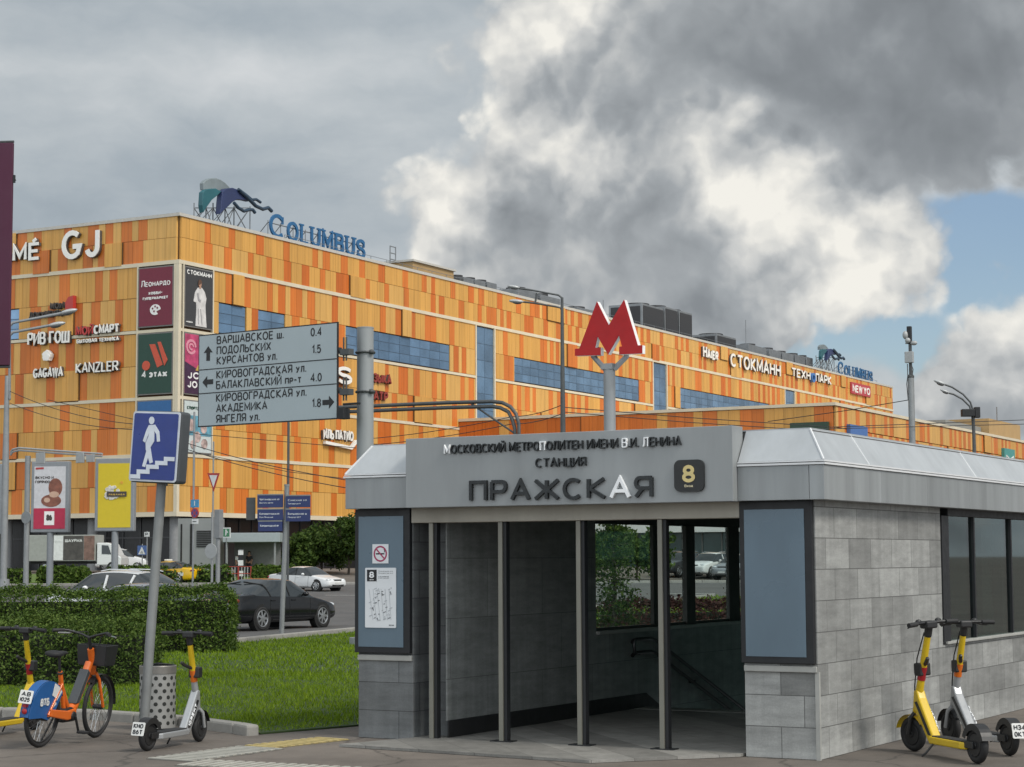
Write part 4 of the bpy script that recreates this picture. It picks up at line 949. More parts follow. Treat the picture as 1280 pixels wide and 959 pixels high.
def roofunit(label, px0, px1, ptop, dx=3.0, louv=True, cat='air conditioner', name='roof_air_unit', base=28.7, off=-2.5):
    a = M_.onS(px0, ptop, off); b = M_.onS(px1, ptop, off); t = signthing(name, label, cat, 'air handling units on the mall roof')
    q = MB(); q.box(off-dx, off, a.y, b.y, base, a.z); q.build('casing', DUCT, t, bevel=.04)
    q = MB()
    n = max(2, int((b.y-a.y)/.5))
    if louv:
        q.box(off+.002, off+.06, a.y+.2, b.y-.2, base+.35, a.z-.25)
        q.box(off-dx+.3, off-.3, a.y-.05, a.y-.002, base+.4, a.z-.3)
    q.build('louvre', DUCTD, t) if louv else None
    q = MB(); q.cyl((off-dx/2,(a.y+b.y)/2,a.z),(off-dx/2,(a.y+b.y)/2,a.z+.35),min(dx,b.y-a.y)*.36,n=14); q.build('fan_collar', DUCTD, t)
    return t
for lab, x0, x1, yt in (('dark louvred chiller nearest in the row of three on the roof',803,829,379),('dark louvred chiller in the middle of the row of three',831,847,383),('dark louvred chiller farthest of the row of three',849,865,388),
                        ('pale box shaped air unit beyond the three chillers',896,920,417)):
    roofunit(lab, x0, x1, yt, 4.5)
for lab, x0, x1, yt in (('first of the low curved roof vents behind the lamp arm',580,592,346),('second of the low curved roof vents behind the lamp arm',594,607,349),('third of the low curved roof vents behind the lamp arm',609,621,352),
                        ('flat duct on the roof above the lamp head',648,672,360),('flat duct beyond the lamp post on the roof',676,700,368),('low duct beside the red letter sign',722,746,384),('low tan duct on the roof past the pale unit',936,958,430)):
    roofunit(lab, x0, x1, yt, 3.0, louv=False, name='roof_vent', cat='roof vent')
for i, (x0, x1, yt) in enumerate(((962,976,436),(978,992,440),(994,1006,443),(1008,1016,446))): roofunit(['first','second','third','last'][i]+' dark low duct in the far row near the small sails', x0, x1, yt, 3.0, False, 'roof vent', 'roof_vent')
t = signthing('roof_mast', 'pale square antenna frame on the roof behind the tan box', 'antenna')
p = M_.onS(491,322,-5); q = MB()
for dy in (-.5,.5): q.tube([(-5,p.y+dy,28.7),(-5,p.y+dy,p.z+1.1)], .06, 5)
for z in (p.z-.2,p.z+1.05,p.z+.4): q.tube([(-5,p.y-.5,z),(-5,p.y+.5,z)], .05, 5)
q.build('frame', TRUSS, t)
for lab, px, py0 in (('thin whip antenna past the pale roof unit',932,400),('thin whip antenna beside the chillers',754,375)):
    p = M_.onS(px, py0, -3); q = MB(); q.tube([(-3,p.y,28.6),(-3,p.y,p.z)], .05, 5); o = q.build('whip_antenna', TRUSS, None, M=F3(M_)); tag(o, lab, 'antenna')
q = MB()
for i in range(60): q.tube([(-.6,15+i*2.7,28.7),(-.6,15+i*2.7,29.35)], .025, 4)
q.tube([(-.6,15,29.35),(-.6,175,29.35)], .025, 4); q.build('roof_railing', TRUSS, mall)

# ================================================================== ANNEX
AP = M_.onS(573,560); AO = M_.w(0, AP.y, 0); AF = Frame(AO, YM); AX = 37.96
annex = thing('annex_building', 'lower annex in wide orange and amber stripes joined to the long mall', 'building', AO, YM)
mb = MB(); rg1 = random.Random(21)
clad(mb, lambda p,q_,z0,z1,d0,d1: mb.box(p,q_,-d1,-d0,z0,z1), AX-.05, [(12.75,15.05),(9.4,12.7),(5.7,9.35)], [], rg1, ox=.05, wide=1.35)
mb.build('front_cladding', [ORA2, YEL1, ORA1, YEL2, JOINT_SHADE], annex)
mb = MB(); rg1 = random.Random(23)
clad(mb, lambda p,q_,z0,z1,d0,d1: mb.box(AX+d0,AX+d1,p,q_,z0,z1), 130, [(13.2,15.05),(11.2,13.15),(8.7,11.1),(5.7,8.6)], [], rg1, ox=.15)
mb.build('side_cladding', CLAD+[JOINT_SHADE], annex)
mb = MB(); mb.box(-.1,AX-.03,.03,130,5.4,15.0); mb.build('wall', JOINT_SHADE, annex)
mb = MB(); mb.box(0,AX+.25,-.25,130,15.08,15.35); mb.build('parapet_cap', [BANDM], annex)
mb = MB(); mb.box(.3,AX-.4,-2.2,.5,4.15,5.35); mb.build('canopy', mat('canopy_white', (.62,.63,.62), .5, var=.08, scale=.4), annex)
mb = MB(); mb.box(.2,AX-.2,.3,.5,.5,4.14); mb.box(AX-.5,AX-.3,.5,120,.5,5.3); mb.build('ground_floor', mat('teal_shopfront', (.05,.085,.085), .2, var=.3, scale=.4), annex)
mb = MB()
for i in range(20): mb.box(.5+i*1.9,.62+i*1.9,.2,.29,.5,4.14)
mb.build('shopfront_mullion', mat('shopfront_grey', (.16,.17,.17), .4), annex)
def annexbox(label, m, x0, x1, z0, z1, side, txt=None):
    t = thing('annex_sign', label, 'sign', AO, YM); q = MB()
    if side: q.box(AX+.16,AX+.5,x0,x1,z0,z1)
    else: q.box(x0,x1,-.6,-.2,z0,z1)
    q.build('panel', m, t)
    if txt: q = MB(); text(q, txt, x0+.4, x1-.4, (z0+z1)/2-.3, .6, .2, -AX-.56, -AX-.51, RMAT) if side else text(q, txt, x0+.4, x1-.4, (z0+z1)/2-.25, .6, .2, -.66,-.61); q.build('lettering', STW, t)
annexbox('dark green box sign low on the annex front by its corner', mat('sign_deep_green', (.02,.05,.03), .5), 34.1, 37.6, 12.3, 13.65, False)
annexbox('blue box sign on the annex side wall near its corner', mat('sign_mid_blue', (.06,.14,.36), .5), 2.9, 7.7, 11.4, 13.6, True)
annexbox('teal box sign far along the annex side wall', mat('sign_teal', (.06,.26,.24), .5), 55.9, 60.5, 11.9, 14.0, True, 'М')
t = thing('roof_penthouse', 'tan rooftop hut on the annex at the right edge', 'roof hut', AO, YM)
p0 = AF.onS(1236,523,AX-8); p1 = AF.onS(1275,527,AX-8)
q = MB(); q.box(AX-22,AX-8,p0.y,p1.y,15,p0.z); q.build('wall', PH_M, t); q = MB(); q.box(AX-20,AX-9,p0.y-16,p0.y-.1,15,p0.z-1.1); q.build('low_wing', mat('wing_grey', (.2,.2,.19), .7), t)
q = MB(); q.tube([(AX-9,(p0.y+p1.y)/2,p0.z),(AX-9,(p0.y+p1.y)/2,p0.z+2)], .08, 5); q.build('vent_pipe', TRUSS, t)

# ================================================================== ROAD SIGNS AND POSTS
GALV = mat('galvanised', (.25,.26,.265), .5, .35, var=.12, scale=3)
GALVD = mat('dark_pole', (.075,.08,.082), .5, .3, var=.15)
GALVL = mat('pale_pole', (.34,.35,.35), .55, .2, var=.1)
SIGNW = mat('sign_face_grey', (.37,.425,.45), .45, 0, var=.05, scale=.7)
SIGNB = mat('sign_black_print', (.012,.013,.015), .5)
# --- metro letter on its post
D_M = 22.3
c0 = at(762, 500, D_M); MS = Frame(Vector((c0.x, c0.y, 0)), YK)
t = thing('metro_letter_sign', 'big red letter M with white edges on a forked post above the station roof', 'station sign', MS.o, YK)
zp = lambda px, py: (MS.onT(px,py).x, MS.onT(px,py).z)
q = MB(); q.cyl((0,0,3.05),(0,0,zp(762,462)[1]),.068,n=16); q.box(-.075,.075,-.075,.075,zp(762,462)[1],zp(762,455)[1]); q.cyl((0,0,3.05),(0,0,3.08),.14,n=16)
q.build('post', GALV, t, smooth=40)
q = MB()
for xs in ((756,742),(768,783)):
    a = zp(xs[0],461); b = zp(xs[1],446); q.tube([(a[0],0,a[1]),(b[0],0,b[1]),(b[0],0,b[1]+.06)], .034, 8)
q.build('fork', GALV, t, smooth=40)
mp = [(78,345),(78,310),(100,308),(187,75),(246,193),(322,66),(390,293),(412,292),(412,333),(298,338),(298,300),(312,298),(297,243),(242,338),(190,247),(178,305),(205,303),(205,342)]
pts = [(a_+.05, b_) for a_, b_ in (zp(700+x/4, 360+y/4) for x, y in mp)]
q = MB(); q.plate(pts, -.10, -.03); q.build('letter_body', mat('letter_white_side', (.74,.74,.73), .4), t)
q = MB(); q.plate(pts, -.112, -.1005); q.build('letter_face', mat('letter_red', (.35,.011,.013), .5, spec=.3), t)
q = MB(); a = zp(745,441); q.box(a[0]-.015,a[0]+.05,-.05,.03,a[1]-.04,a[1]+.06); q.build('junction_box', BLACK, t)

# --- big grey direction sign on its round column
pR = at(422.6, 523.5, 45); pL = at(248, 534.8, 45*1.0575)
S = Frame(Vector((pL.x, pL.y, 0)), atan2(pR.y-pL.y, pR.x-pL.x)); SW = hypot(pR.x-pL.x, pR.y-pL.y)
zB = (S.onT(248,534.8).z+S.onT(422.6,523.5).z)/2; zT = (S.onT(248,419.4).z+S.onT(422.6,402.5).z)/2
t = thing('direction_sign', 'wide pale grey road direction sign with black Cyrillic street names on a thick grey column', 'road sign', S.o, S.yaw)
cp = at(456.5, 520, 45.6); cl = S.loc(cp); ctop = S.onT(456,411,cl.y).z
q = MB(); q.cyl((cl.x,cl.y,-.15),(cl.x,cl.y,ctop),.205,.195,n=24); q.cyl((cl.x,cl.y,ctop),(cl.x,cl.y,ctop+.03),.20,n=24); q.cyl((cl.x,cl.y,-.15),(cl.x,cl.y,.05),.36,n=24)
q.build('column', mat('column_grey', (.27,.285,.29), .55, .1, var=.08, scale=1.5, streak=(1,1,.2)), t, smooth=40)
q = MB(); q.box(0,SW,-.02,.02,zB,zT); q.cur = 1; q.box(.03,SW-.03,-.024,-.0205,zB+.03,zT-.03)
q.build('panel', [SIGNB, SIGNW], t)
q = MB()
for f in (.12,.45,.85): q.box(SW*f,SW*f+.08,.022,.08,zB+.1,zT-.1)
q.build('stiffener', GALV, t)
q = MB()
for py in (437, 487):
    z = S.onT(430,py).z; q.box(SW-.3,cl.x-.15,.04,.16,z-.07,z+.07); q.torus((cl.x,cl.y,z),(0,0,1),.215,.03,20,6); q.box(SW+.02,SW+.30,.02,.20,z-.12,z+.02)
    for dx in (-.04,.04): q.tube([(SW+.12+dx,.1,z-.25),(SW+.12+dx,.1,z+.30)], .02, 6)
    q.ball((cl.x+.23,cl.y-.05,z),.07,.07,.06)
q.build('bracket', GALVD, t)
a = S.onT(428,517); q = MB(); q.box(a.x-.09,a.x+.11,-.1,.15,a.z-.13,a.z+.11); q.box(a.x,a.x+.5,.0,.06,a.z+.19,a.z+.24); q.build('detector_box', BLACK, t, bevel=.01)
zz = lambda x, y: S.onT(220+x/5.3292, 380+y/5.3278, -.025)
q = MB()
for s_, x0, y0, x1 in (('ВАРШАВСКОЕ ш.',272,270,718),('ПОДОЛЬСКИХ',272,340,632),('КУРСАНТОВ ул.',272,407,675),('КИРОВОГРАДСКАЯ ул.',270,500,868),('БАЛАКЛАВСКИЙ пр-т',268,570,835),('КИРОВОГРАДСКАЯ ул.',268,655,870),('АКАДЕМИКА',268,725,608),('ЯНГЕЛЯ ул.',268,795,558),
                       ('0.4',898,218,970),('1.5',908,332,965),('4.0',898,521,970),('1.8',908,690,965)):
    slope = -.079 if y0 < 300 else -.062 if y0 < 600 else -.045
    a = zz(x0,y0); b = zz(x1, y0+slope*(x1-x0)); text(q, s_, a.x, b.x, a.z, .205, .155, -.030, -.0245)
q.build('lettering', SIGNB, t)
q = MB()
def arrow(x, z, ang, L=.62):
    ca, sa = cos(ang), sin(ang)
    P = [(-L/2,-.06),(.02,-.06),(.02,-.15),(L/2,0),(.02,.15),(.02,.06),(-L/2,.06)]
    q.plate([(x+a*ca-b*sa, z+a*sa+b*ca) for a,b in P], -.030, -.0245)
for (x,y,an) in ((215,330,pi/2),(212,520,pi),(1015,655,0)): a = zz(x,y); arrow(a.x, a.z, an, .36 if an else .36)
for y0, y1 in ((440,365),(600,530)):
    zc = (zz(160,y0).z+zz(1080,y1).z)/2; q.box(.03,SW-.03,-.028,-.0245,zc-.012,zc+.012)
q.build('print', SIGNB, t)

# --- overhead arm of a signal post, two pipes
D_G = 62; b0 = at(649, 560, D_G); GF = Frame(Vector((b0.x,b0.y,0)), YK)
gz = lambda px, py: GF.onT(px,py)
t = thing('gantry_post', 'bent double pipe arm reaching left over the road behind the grey column', 'road gantry', GF.o, YK)
q = MB()
for dz in (0, .16):
    pts = []
    for px, py in ((300,513),(467,506),(560,502),(615,500.5),(628,502),(638,507),(645,516),(648.5,528),(649,560)): a = gz(px,py+1.5); pts.append((a.x-dz*(.9 if px>640 else .5 if px>620 else 0), 0, a.z-dz))
    pts.append((pts[-1][0],0,0.0)); q.tube(pts, .062, 8)
q.build('arm', GALVD, t, smooth=50)
a, b = gz(588,504), gz(648,545); q = MB(); q.tube([(a.x,0,a.z),(b.x,0,b.z)], .035, 6); q.build('brace', GALVD, t)

# --- pedestrian underpass sign on a leaning pole
t = thing('underpass_sign', 'blue underpass sign with a white man on steps atop a leaning pole', 'road sign', (-3.94,20.95,0), 0)
t.rotation_euler = (0, .062, 0)
q = MB(); q.cyl((0,0,0),(0,0,2.75),.052,n=14); q.build('pole', mat('weathered_pole', (.21,.22,.22), .6, .2, var=.2, scale=3), t, smooth=40)
RZ = Matrix.Rotation(-.42, 4, 'Z')
q = MB(); q.box(-.31,.31,-.17,.02,2.68,3.45,RZ); q.build('sign_box', mat('sign_box_grey', (.055,.06,.065), .45), t, bevel=.03)
q = MB(); q.plate(rrect(-.30,.30,2.69,3.44,.03), -.182, -.171, RZ); fr = q.build('sign_border', mat('sign_border_white', (.52,.55,.60), .4), t)
q = MB(); q.plate(rrect(-.28,.28,2.71,3.42,.02), -.188, -.1825, RZ); q.build('sign_face', mat('sign_blue_face', (.012,.030,.185), .35), t)
PZ = lambda x, y: (-.30+.60*(x-675+(y-352)*.056)/262, 2.69+.75*(678-y)/326)
q = MB(); PW_ = mat('pictogram_white', (.56,.60,.66), .4)
q.plate([PZ(780+15*cos(i*pi/8), 394+18*sin(i*pi/8)) for i in range(16)], -.194, -.1885, RZ)
q.plate([PZ(*p) for p in ((765,416),(800,413),(824,445),(829,490),(813,492),(809,458),(797,442),(797,490),(777,520),(792,588),(776,595),(752,530),(750,500),(764,470),(767,452),(748,498),(734,490),(752,440))], -.1942, -.1885, RZ)
q.plate([PZ(*p) for p in ((755,538),(768,560),(750,612),(734,608))], -.1944, -.1885, RZ)
stroke(q, [PZ(*p) for p in ((668,657),(714,657),(714,633),(766,633),(766,609),(816,609),(816,590),(864,590),(864,570),(912,570))], .022, -.1946, -.1885, RZ)
q.build('pictogram', PW_, t)
q = MB(); q.box(-.04,.04,-.02,.06,2.66,2.70,RZ); q.build('bracket', GALVD, t)

# --- perforated litter bin
t = thing('litter_bin', 'grey perforated round litter bin beside the leaning sign pole', 'bin', (-3.93,21.72,0), .2)
BINM = mat('bin_grey', (.30,.30,.29), .5, .2, var=.1); BINH = mat('bin_hole', (.02,.022,.02), .8)
q = MB(); q.cyl((0,0,.02),(0,0,.66),.197,n=40,cap=False); q.cyl((0,0,.02),(0,0,.66),.188,n=40,cap=False); q.cyl((0,0,.02),(0,0,.03),.19,n=40)
drum = q
q = MB(); q.cyl((0,0,.612),(0,0,.69),.203,n=40,cap=False); q.cyl((0,0,.612),(0,0,.69),.186,n=40,cap=False); q.torus((0,0,.69),(0,0,1),.195,.009,40,6); q.build('rim_band', mat('bin_band', (.21,.20,.185), .45, .4), t, smooth=40)
q = drum; q.cur = 1
for j in range(8):
    for i in range(13):
        an = 2*pi*(i+.5*(j%2))/13; z = .075+j*.070
        c = Vector((cos(an)*.1975, sin(an)*.1975, z)); n_ = Vector((cos(an),sin(an),0)); q.cyl(c-n_*.006, c+n_*.0008, .0225, n=10)
q.build('drum', [BINM, BINH], t, smooth=40)
q = MB(); q.torus((0,0,.695),(0,0,1),.185,.008,30,5); q.tube([(-.12,.12,.69),(0,.02,.715),(.14,.04,.70)], .012, 6); q.cyl((0,0,.3),(0,0,.55),.182,n=24); q.build('bin_bag', BLACK, t)

# --- street name fingerpost
D_F = 49.5; f0 = at(352, 790, D_F); FF = Frame(Vector((f0.x,f0.y,0)), -.22)
t = thing('street_fingerpost', 'grey post with five blue street name plates in two stacks', 'street sign', FF.o, FF.yaw)
q = MB(); z1 = FF.onT(355,608).z; q.cyl((0,0,0),(.12,0,z1),.062,n=12); q.cyl((.12,0,z1),(.122,0,z1+.05),.07,n=12); q.build('pole', GALV, t, smooth=40)
NAVYP = mat('plate_navy', (.016,.030,.125), .35); PLT = mat('plate_text', (.52,.55,.60), .4)
words = ['Чертановская ул', 'Кировоградская', 'Кировоградский пр', 'Сумская ул', 'Варшавское ш']
for i, (x0,y0,x1,y1) in enumerate(((322,619,354,635),(322,637,354,650.5),(323,652,353,664.5),(357.5,620,388,634.5),(357.5,637,388,652))):
    a = FF.onT(x0,y1,-.09); b = FF.onT(x1,y0,-.09)
    q = MB(); q.box(a.x,b.x,-.12,-.075,a.z,b.z); p = q.build('name_plate', NAVYP, t, bevel=.004)
    q = MB(); text(q, words[i], a.x+.06, a.x+(b.x-a.x)*.86, b.z-.13, .055, .2, -.124, -.1205)
    if i not in (2,): text(q, ['Доступ к метро','Парк Пражский','','Торговый центр','Проезд 607'][i], a.x+.06, a.x+(b.x-a.x)*.62, b.z-.21, .038, .2, -.124, -.1205)
    q.build('lettering', PLT, p)
    q = MB(); q.box(a.x,b.x,-.125,-.07,b.z+.001,b.z+.03); q.build('plate_rail', GALV, p)
q = MB(); q.box(-.95,-.72,-.05,.0,FF.onT(322,650).z,FF.onT(322,622).z); q.build('plate_back', GALVD, t)

# --- small signs between hedge and mall
def post(label, px, D, pytop, r, m=GALV, name='sign_post', cat='sign post', group=None, base=None, lean=0.0):
    p = at(px, pytop, D); z0 = zg(p.x, p.y); fr = Frame(Vector((p.x,p.y,z0)), YK)
    t = thing(name, label, cat, fr.o, YK, group); q = MB(); q.cyl((0,0,0),(lean,0,p.z-z0),r,n=10); q.cyl((0,0,0),(0,0,.15),r*1.5,r,n=10); q.build('pole', m, t, smooth=40)
    return t, fr
REDS = mat('sign_border_red', (.36,.03,.03), .4); WHS = mat('sign_white_face', (.62,.63,.62), .4)
t, fr = post('white give way triangle with red border on a thin pole', 267, 106, 552, .045, name='give_way_sign', cat='road sign')
q = MB(); P = [fr.onT(x,y,-.08) for x,y in ((259.5,591.5),(274.5,591.5),(267,614.5))]; q.plate([(p.x,p.z) for p in P], -.1, -.06); q.build('border', REDS, t)
c_ = sum((p for p in P), Vector())/3; q = MB(); q.plate([((p.x-c_.x)*.66+c_.x,(p.z-c_.z)*.66+c_.z) for p in P], -.106, -.1005); q.build('face', WHS, t)
t, fr = post('pole carrying a blue plate, a no stopping disc and a white plate', 243, 104, 515, .055, name='no_stopping_sign', cat='road sign')
a, b = fr.onT(238.5,634.5,-.1), fr.onT(248.5,624.5,-.1); q = MB(); q.box(a.x,b.x,-.12,-.07,a.z,b.z); q.build('blue_plate', mat('plate_sky_blue', (.05,.25,.45), .4), t)
q = MB(); c_ = fr.onT(243.5,629.5,-.1); q.box(c_.x-.03,c_.x+.03,-.127,-.121,c_.z-.12,c_.z+.14); q.build('mark', WHS, t)
c_ = fr.onT(243.5,641.5,-.1); q = MB(); q.cyl((c_.x,-.12,c_.z),(c_.x,-.07,c_.z),.26,n=20); q.build('disc', REDS, t); q = MB(); q.cyl((c_.x,-.128,c_.z),(c_.x,-.121,c_.z),.20,n=20); q.build('disc_face', mat('plate_indigo', (.06,.05,.22), .4), t)
q = MB(); stroke(q, [(c_.x-.14,c_.z+.14),(c_.x+.14,c_.z-.14)], .03, -.133,-.129); stroke(q, [(c_.x+.14,c_.z+.14),(c_.x-.14,c_.z-.14)], .03, -.134,-.129); q.build('cross', REDS, t)
a, b = fr.onT(240,655,-.1), fr.onT(247.5,649,-.1); q = MB(); q.box(a.x,b.x,-.11,-.07,a.z,b.z); pl_ = q.build('plate', WHS, t)
q = MB(); q.box(a.x+.05,b.x-.1,-.114,-.1105,a.z+.1,a.z+.14); q.build('truck_mark', SIGNB, t)
t, fr = post('pole with the grey back of a round sign, beside a tall grey cabinet', 265.5, 103, 640, .06, name='round_sign_back', cat='road sign')
c_ = fr.onT(264,689,-.05); q = MB(); q.cyl((c_.x,-.09,c_.z),(c_.x,-.06,c_.z),.40,n=24); q.build('disc', GALVL, t, bevel=.01)
t, fr = post('tall narrow grey cabinet on a post behind the hedge', 273, 104, 640, .12, name='signal_cabinet', cat='signal box')
a, b = fr.onT(269,736,0), fr.onT(277,637,0); q = MB(); q.box(a.x,b.x,-.16,.16,fr.onT(270,673,0).z,b.z); q.build('cabinet', GALV, t, bevel=.02)
t, fr = post('green and white pedestrian exit plate on a thin post', 283, 131, 660, .04, name='exit_plate', cat='sign')
a, b = fr.onT(278.5,672.5,-.1), fr.onT(288,659.5,-.1); q = MB(); q.box(a.x,b.x,-.12,-.07,a.z,b.z); q.build('plate', WHS, t); q = MB(); q.box(a.x+.06,b.x-.06,-.126,-.121,a.z+.08,b.z-.08); q.build('face', mat('plate_green', (.05,.20,.10), .4), t)
q = MB(); ax = (a.x+b.x)/2; az = (a.z+b.z)/2; q.plate([(ax-.1,az-.2),(ax-.02,az-.2),(ax+.05,az+.02),(ax+.14,az-.02),(ax+.14,az+.05),(ax+.03,az+.12),(ax+.02,az+.22),(ax-.08,az+.22),(ax-.08,az+.1)], -.131, -.1265); q.build('pictogram', WHS, t)
t, fr = post('blue and white pedestrian crossing sign in front of the dark ground floor', 178, 141, 680, .04, name='crossing_sign', cat='road sign')
a, b = fr.onT(172,694,-.1), fr.onT(183,682,-.1); q = MB(); q.box(a.x,b.x,-.12,-.07,a.z,b.z); q.build('plate', mat('plate_crossing_blue', (.04,.10,.28), .4), t); q = MB(); q.plate([(a.x+.08,a.z+.06),(b.x-.08,a.z+.06),((a.x+b.x)/2,b.z-.08)], -.126, -.121); q.build('triangle', WHS, t)
q = MB(); q.tube([((a.x+b.x)/2-.08,-.13,a.z+.12),((a.x+b.x)/2,-.13,a.z+.28),((a.x+b.x)/2+.09,-.13,a.z+.12)], .02, 5); q.build('pictogram', SIGNB, t)
t, fr = post('small dark bordered white plate on a post right of the yellow billboard', 184, 143, 664, .04, name='small_plate_sign', cat='road sign')
a, b = fr.onT(180.5,671,-.1), fr.onT(186.5,665,-.1); q = MB(); q.box(a.x,b.x,-.12,-.07,a.z,b.z); q.build('plate', WHS, t); q = MB(); text(q,'P',a.x+.08,b.x-.08,a.z+.06,b.z-a.z-.12,.22,-.126,-.121); q.build('lettering', SIGNB, t)

# --- lamp posts
def lamp_head(q, a, d, L=.75, w=.16):
    a = Vector(a); d = Vector(d).normalized(); b = a+d*L
    Mx = Matrix.Translation(a+d*L*.5) @ d.to_track_quat('X','Z').to_matrix().to_4x4() @ Matrix.Diagonal((L*.5, w, w*.55, 1))
    q.ball((0,0,0),1,1,1,14,8,Mx)
LAMPW = mat('lamp_shell', (.42,.43,.43), .4, .2); LAMPG = mat('lamp_glass', (.10,.10,.10), .1)
def lamp(label, px, D, joints, r, m, pytop, base_r=None, lower=None):
    """joints: list of (arm pixel path, head start pixel, head end pixel)"""
    p = at(px, pytop, D); z0 = zg(p.x,p.y); fr = Frame(Vector((p.x,p.y,z0)), 0)
    t = thing('street_lamp', label, 'street lamp', fr.o, 0); H_ = p.z-z0
    q = MB(); q.tube([(0,0,0),(0,0,H_*.55),(0,0,H_)], [r,r,r*.62] if lower is None else [lower,lower,r*.62], 12); q.cyl((0,0,0),(0,0,.9),(base_r or r*1.4),(base_r or r*1.4)*.9,n=12); q.build('pole', m, t, smooth=40)
    for path, h0, h1 in joints:
        P = [fr.onT(x,y) for x,y in path]; q = MB(); q.tube([(v.x,0,v.z) for v in P], r*.42, 8); q.build('arm', m, t, smooth=50)
        a, b = fr.onT(*h0), fr.onT(*h1); q = MB(); L = hypot(b.x-a.x,b.z-a.z); lamp_head(q,(a.x,0,a.z),(b.x-a.x,0,b.z-a.z),L,L*.24); hd = q.build('lamp_head', LAMPW, t, smooth=60)
        q = MB(); lamp_head(q,(a.x+(b.x-a.x)*.15,0,a.z-L*.07),(b.x-a.x,0,b.z-a.z),L*.62,L*.19); q.build('lens', LAMPG, hd, smooth=60)
    return t, fr
lamp('dark lamp post with two short arms pointing left, in front of the mall', 702.5, 70, [([(702.5,380),(702,372),(698,369),(660,362),(648,360.5)],(650,360),(634,357.5)), ([(702.5,390),(701,385),(695,383.5),(668,379),(654,377.5)],(655,377.5),(636,376)),([(669,379),(671,366)],(671,368.5),(673,365.5))], .085, GALVD, 372, lower=.1)
lamp('tall lamp post at the left edge with two long arms and flat white heads', 9, 108, [([(12,500),(12,408),(16,403.5),(40,399),(78,391.5)],(75,392),(97,387)),([(12,500),(12,420),(16,415.5),(38,411.5),(62,407)],(60,407.5),(82,403.5))], .19, GALV, 470, base_r=.36)
lamp('grey twin curved arm lamp post at the right, with a black box', 1216.5, 112, [([(1216.5,545),(1216,512),(1213,503),(1204,493),(1190,484),(1180,480.5)],(1182,481),(1167,475.5)),([(1216.5,545),(1215,518),(1212,508),(1203,499),(1192,493),(1186,491.5)],(1187,491.5),(1175,487))], .13, GALVD, 512)
p = at(1211, 516, 111.5); t = thing('loudspeaker_box', 'black box fixed near the top of the right twin lamp post', 'box', p, 0)
q = MB(); q.box(-.42,.30,-.25,.25,-.22,.20); q.box(.32,.62,-.2,.2,-.3,.32); q.build('casing', BLACK, t, bevel=.03); q = MB(); q.box(.0,.25,.25,.5,-.05,.05); q.build('bracket', GALVD, t)
# mast with cameras and antennas
t, fr = post('slim grey mast carrying antennas, cameras and a box, at the right', 1138.5, 82, 470, .135, name='antenna_mast', cat='mast')
zq = lambda y: fr.onT(1138.5,y).z
q = MB(); q.cyl((0,0,zq(470)),(0,0,zq(408)),.07,n=10); q.build('upper_pole', GALVD, t)
q = MB(); q.box(-.11,.07,-.1,.1,zq(430),zq(408)); q.build('panel_antenna', BLACK, t, bevel=.02)
q = MB(); q.box(-.18,.18,-.24,-.06,zq(454),zq(440)); q.build('control_box', GALVL, t, bevel=.02)
q = MB(); q.ball((-.16,-.12,zq(419)),.12,.12,.18); q.ball((.2,-.1,zq(429.5)),.15,.12,.1); q.ball((-.05,-.15,zq(426)),.12,.1,.12); q.tube([(-.2,0,zq(429)),(.28,0,zq(429))], .03, 6); q.build('camera', GALVL, t, smooth=60)
q = MB(); q.tube([(-.12,-.05,zq(500)),(-.15,-.1,zq(480)),(-.1,-.1,zq(470)),(-.12,-.05,zq(455))], .02, 5); q.tube([(.1,-.1,zq(470)),(.14,-.1,zq(462)),(.05,-.08,zq(455))], .02, 5); q.ball((0,0,zq(471)),.15,.15,.12); q.build('cable', GALVD, t)
# trolley post behind the fingerpost, and grey posts on the far verge
post('thin dark post rising behind the street name plates', 361, 92, 470, .06, GALVD, name='wire_post', cat='post')
t, fr = post('grey tapered post with a long horizontal arm carrying sign backs, at the left', 35, 112, 570, .16, name='signal_arm_post', cat='post')
q = MB()
for dy in (0, 3): q.tube([(fr.onT(x,y+dy).x,0,fr.onT(x,y+dy).z) for x,y in ((13,566),(16,562),(24,560),(70,563.5),(128,567.5))], .06, 6)
q.build('arm', GALVL, t, smooth=50)
for (x0,y0,x1,y1) in ((46,566,57,580),(96,566,106,579),(109,568,119,578)): a, b = fr.onT(x0,y1), fr.onT(x1,y0); q = MB(); q.box(a.x,b.x,-.1,.0,a.z,b.z); q.build('sign_back', GALVL, t, bevel=.02)
a = fr.onT(36,647); q = MB(); q.cyl((a.x,-.24,a.z),(a.x,-.19,a.z),.36,n=24); q.build('round_back', GALV, t)

# --- billboards
BBF = mat('billboard_frame', (.22,.235,.25), .5, .1, var=.08)
def billboard(label, x0, y0, x1, y1, D, fn):
    a, b = at(x0,y1,D), at(x1,y0,D); cx = (a.x+b.x)/2; z0 = zg(cx,D); fr = Frame(Vector((cx,D,z0)), -.12)
    t = thing('billboard', label, 'billboard', fr.o, fr.yaw, 'tall framed billboards before the mall'); w = (b.x-a.x)/2; A, B = a.z-z0, b.z-z0
    q = MB(); q.box(-w,w,-.22,.22,A,B); q.build('frame', BBF, t, bevel=.05)
    q = MB(); q.box(-w+.2,w-.2,-.235,-.221,A+.22,B-.3); q.build('poster_face', fn[0], t)
    q = MB(); q.cyl((0,0,0),(0,0,A),.2,n=12); q.build('leg', BBF, t, smooth=40)
    fn[1](t, -w+.2, w-.2, A+.22, B-.3)
BB0, BB1 = -.246, -.2355
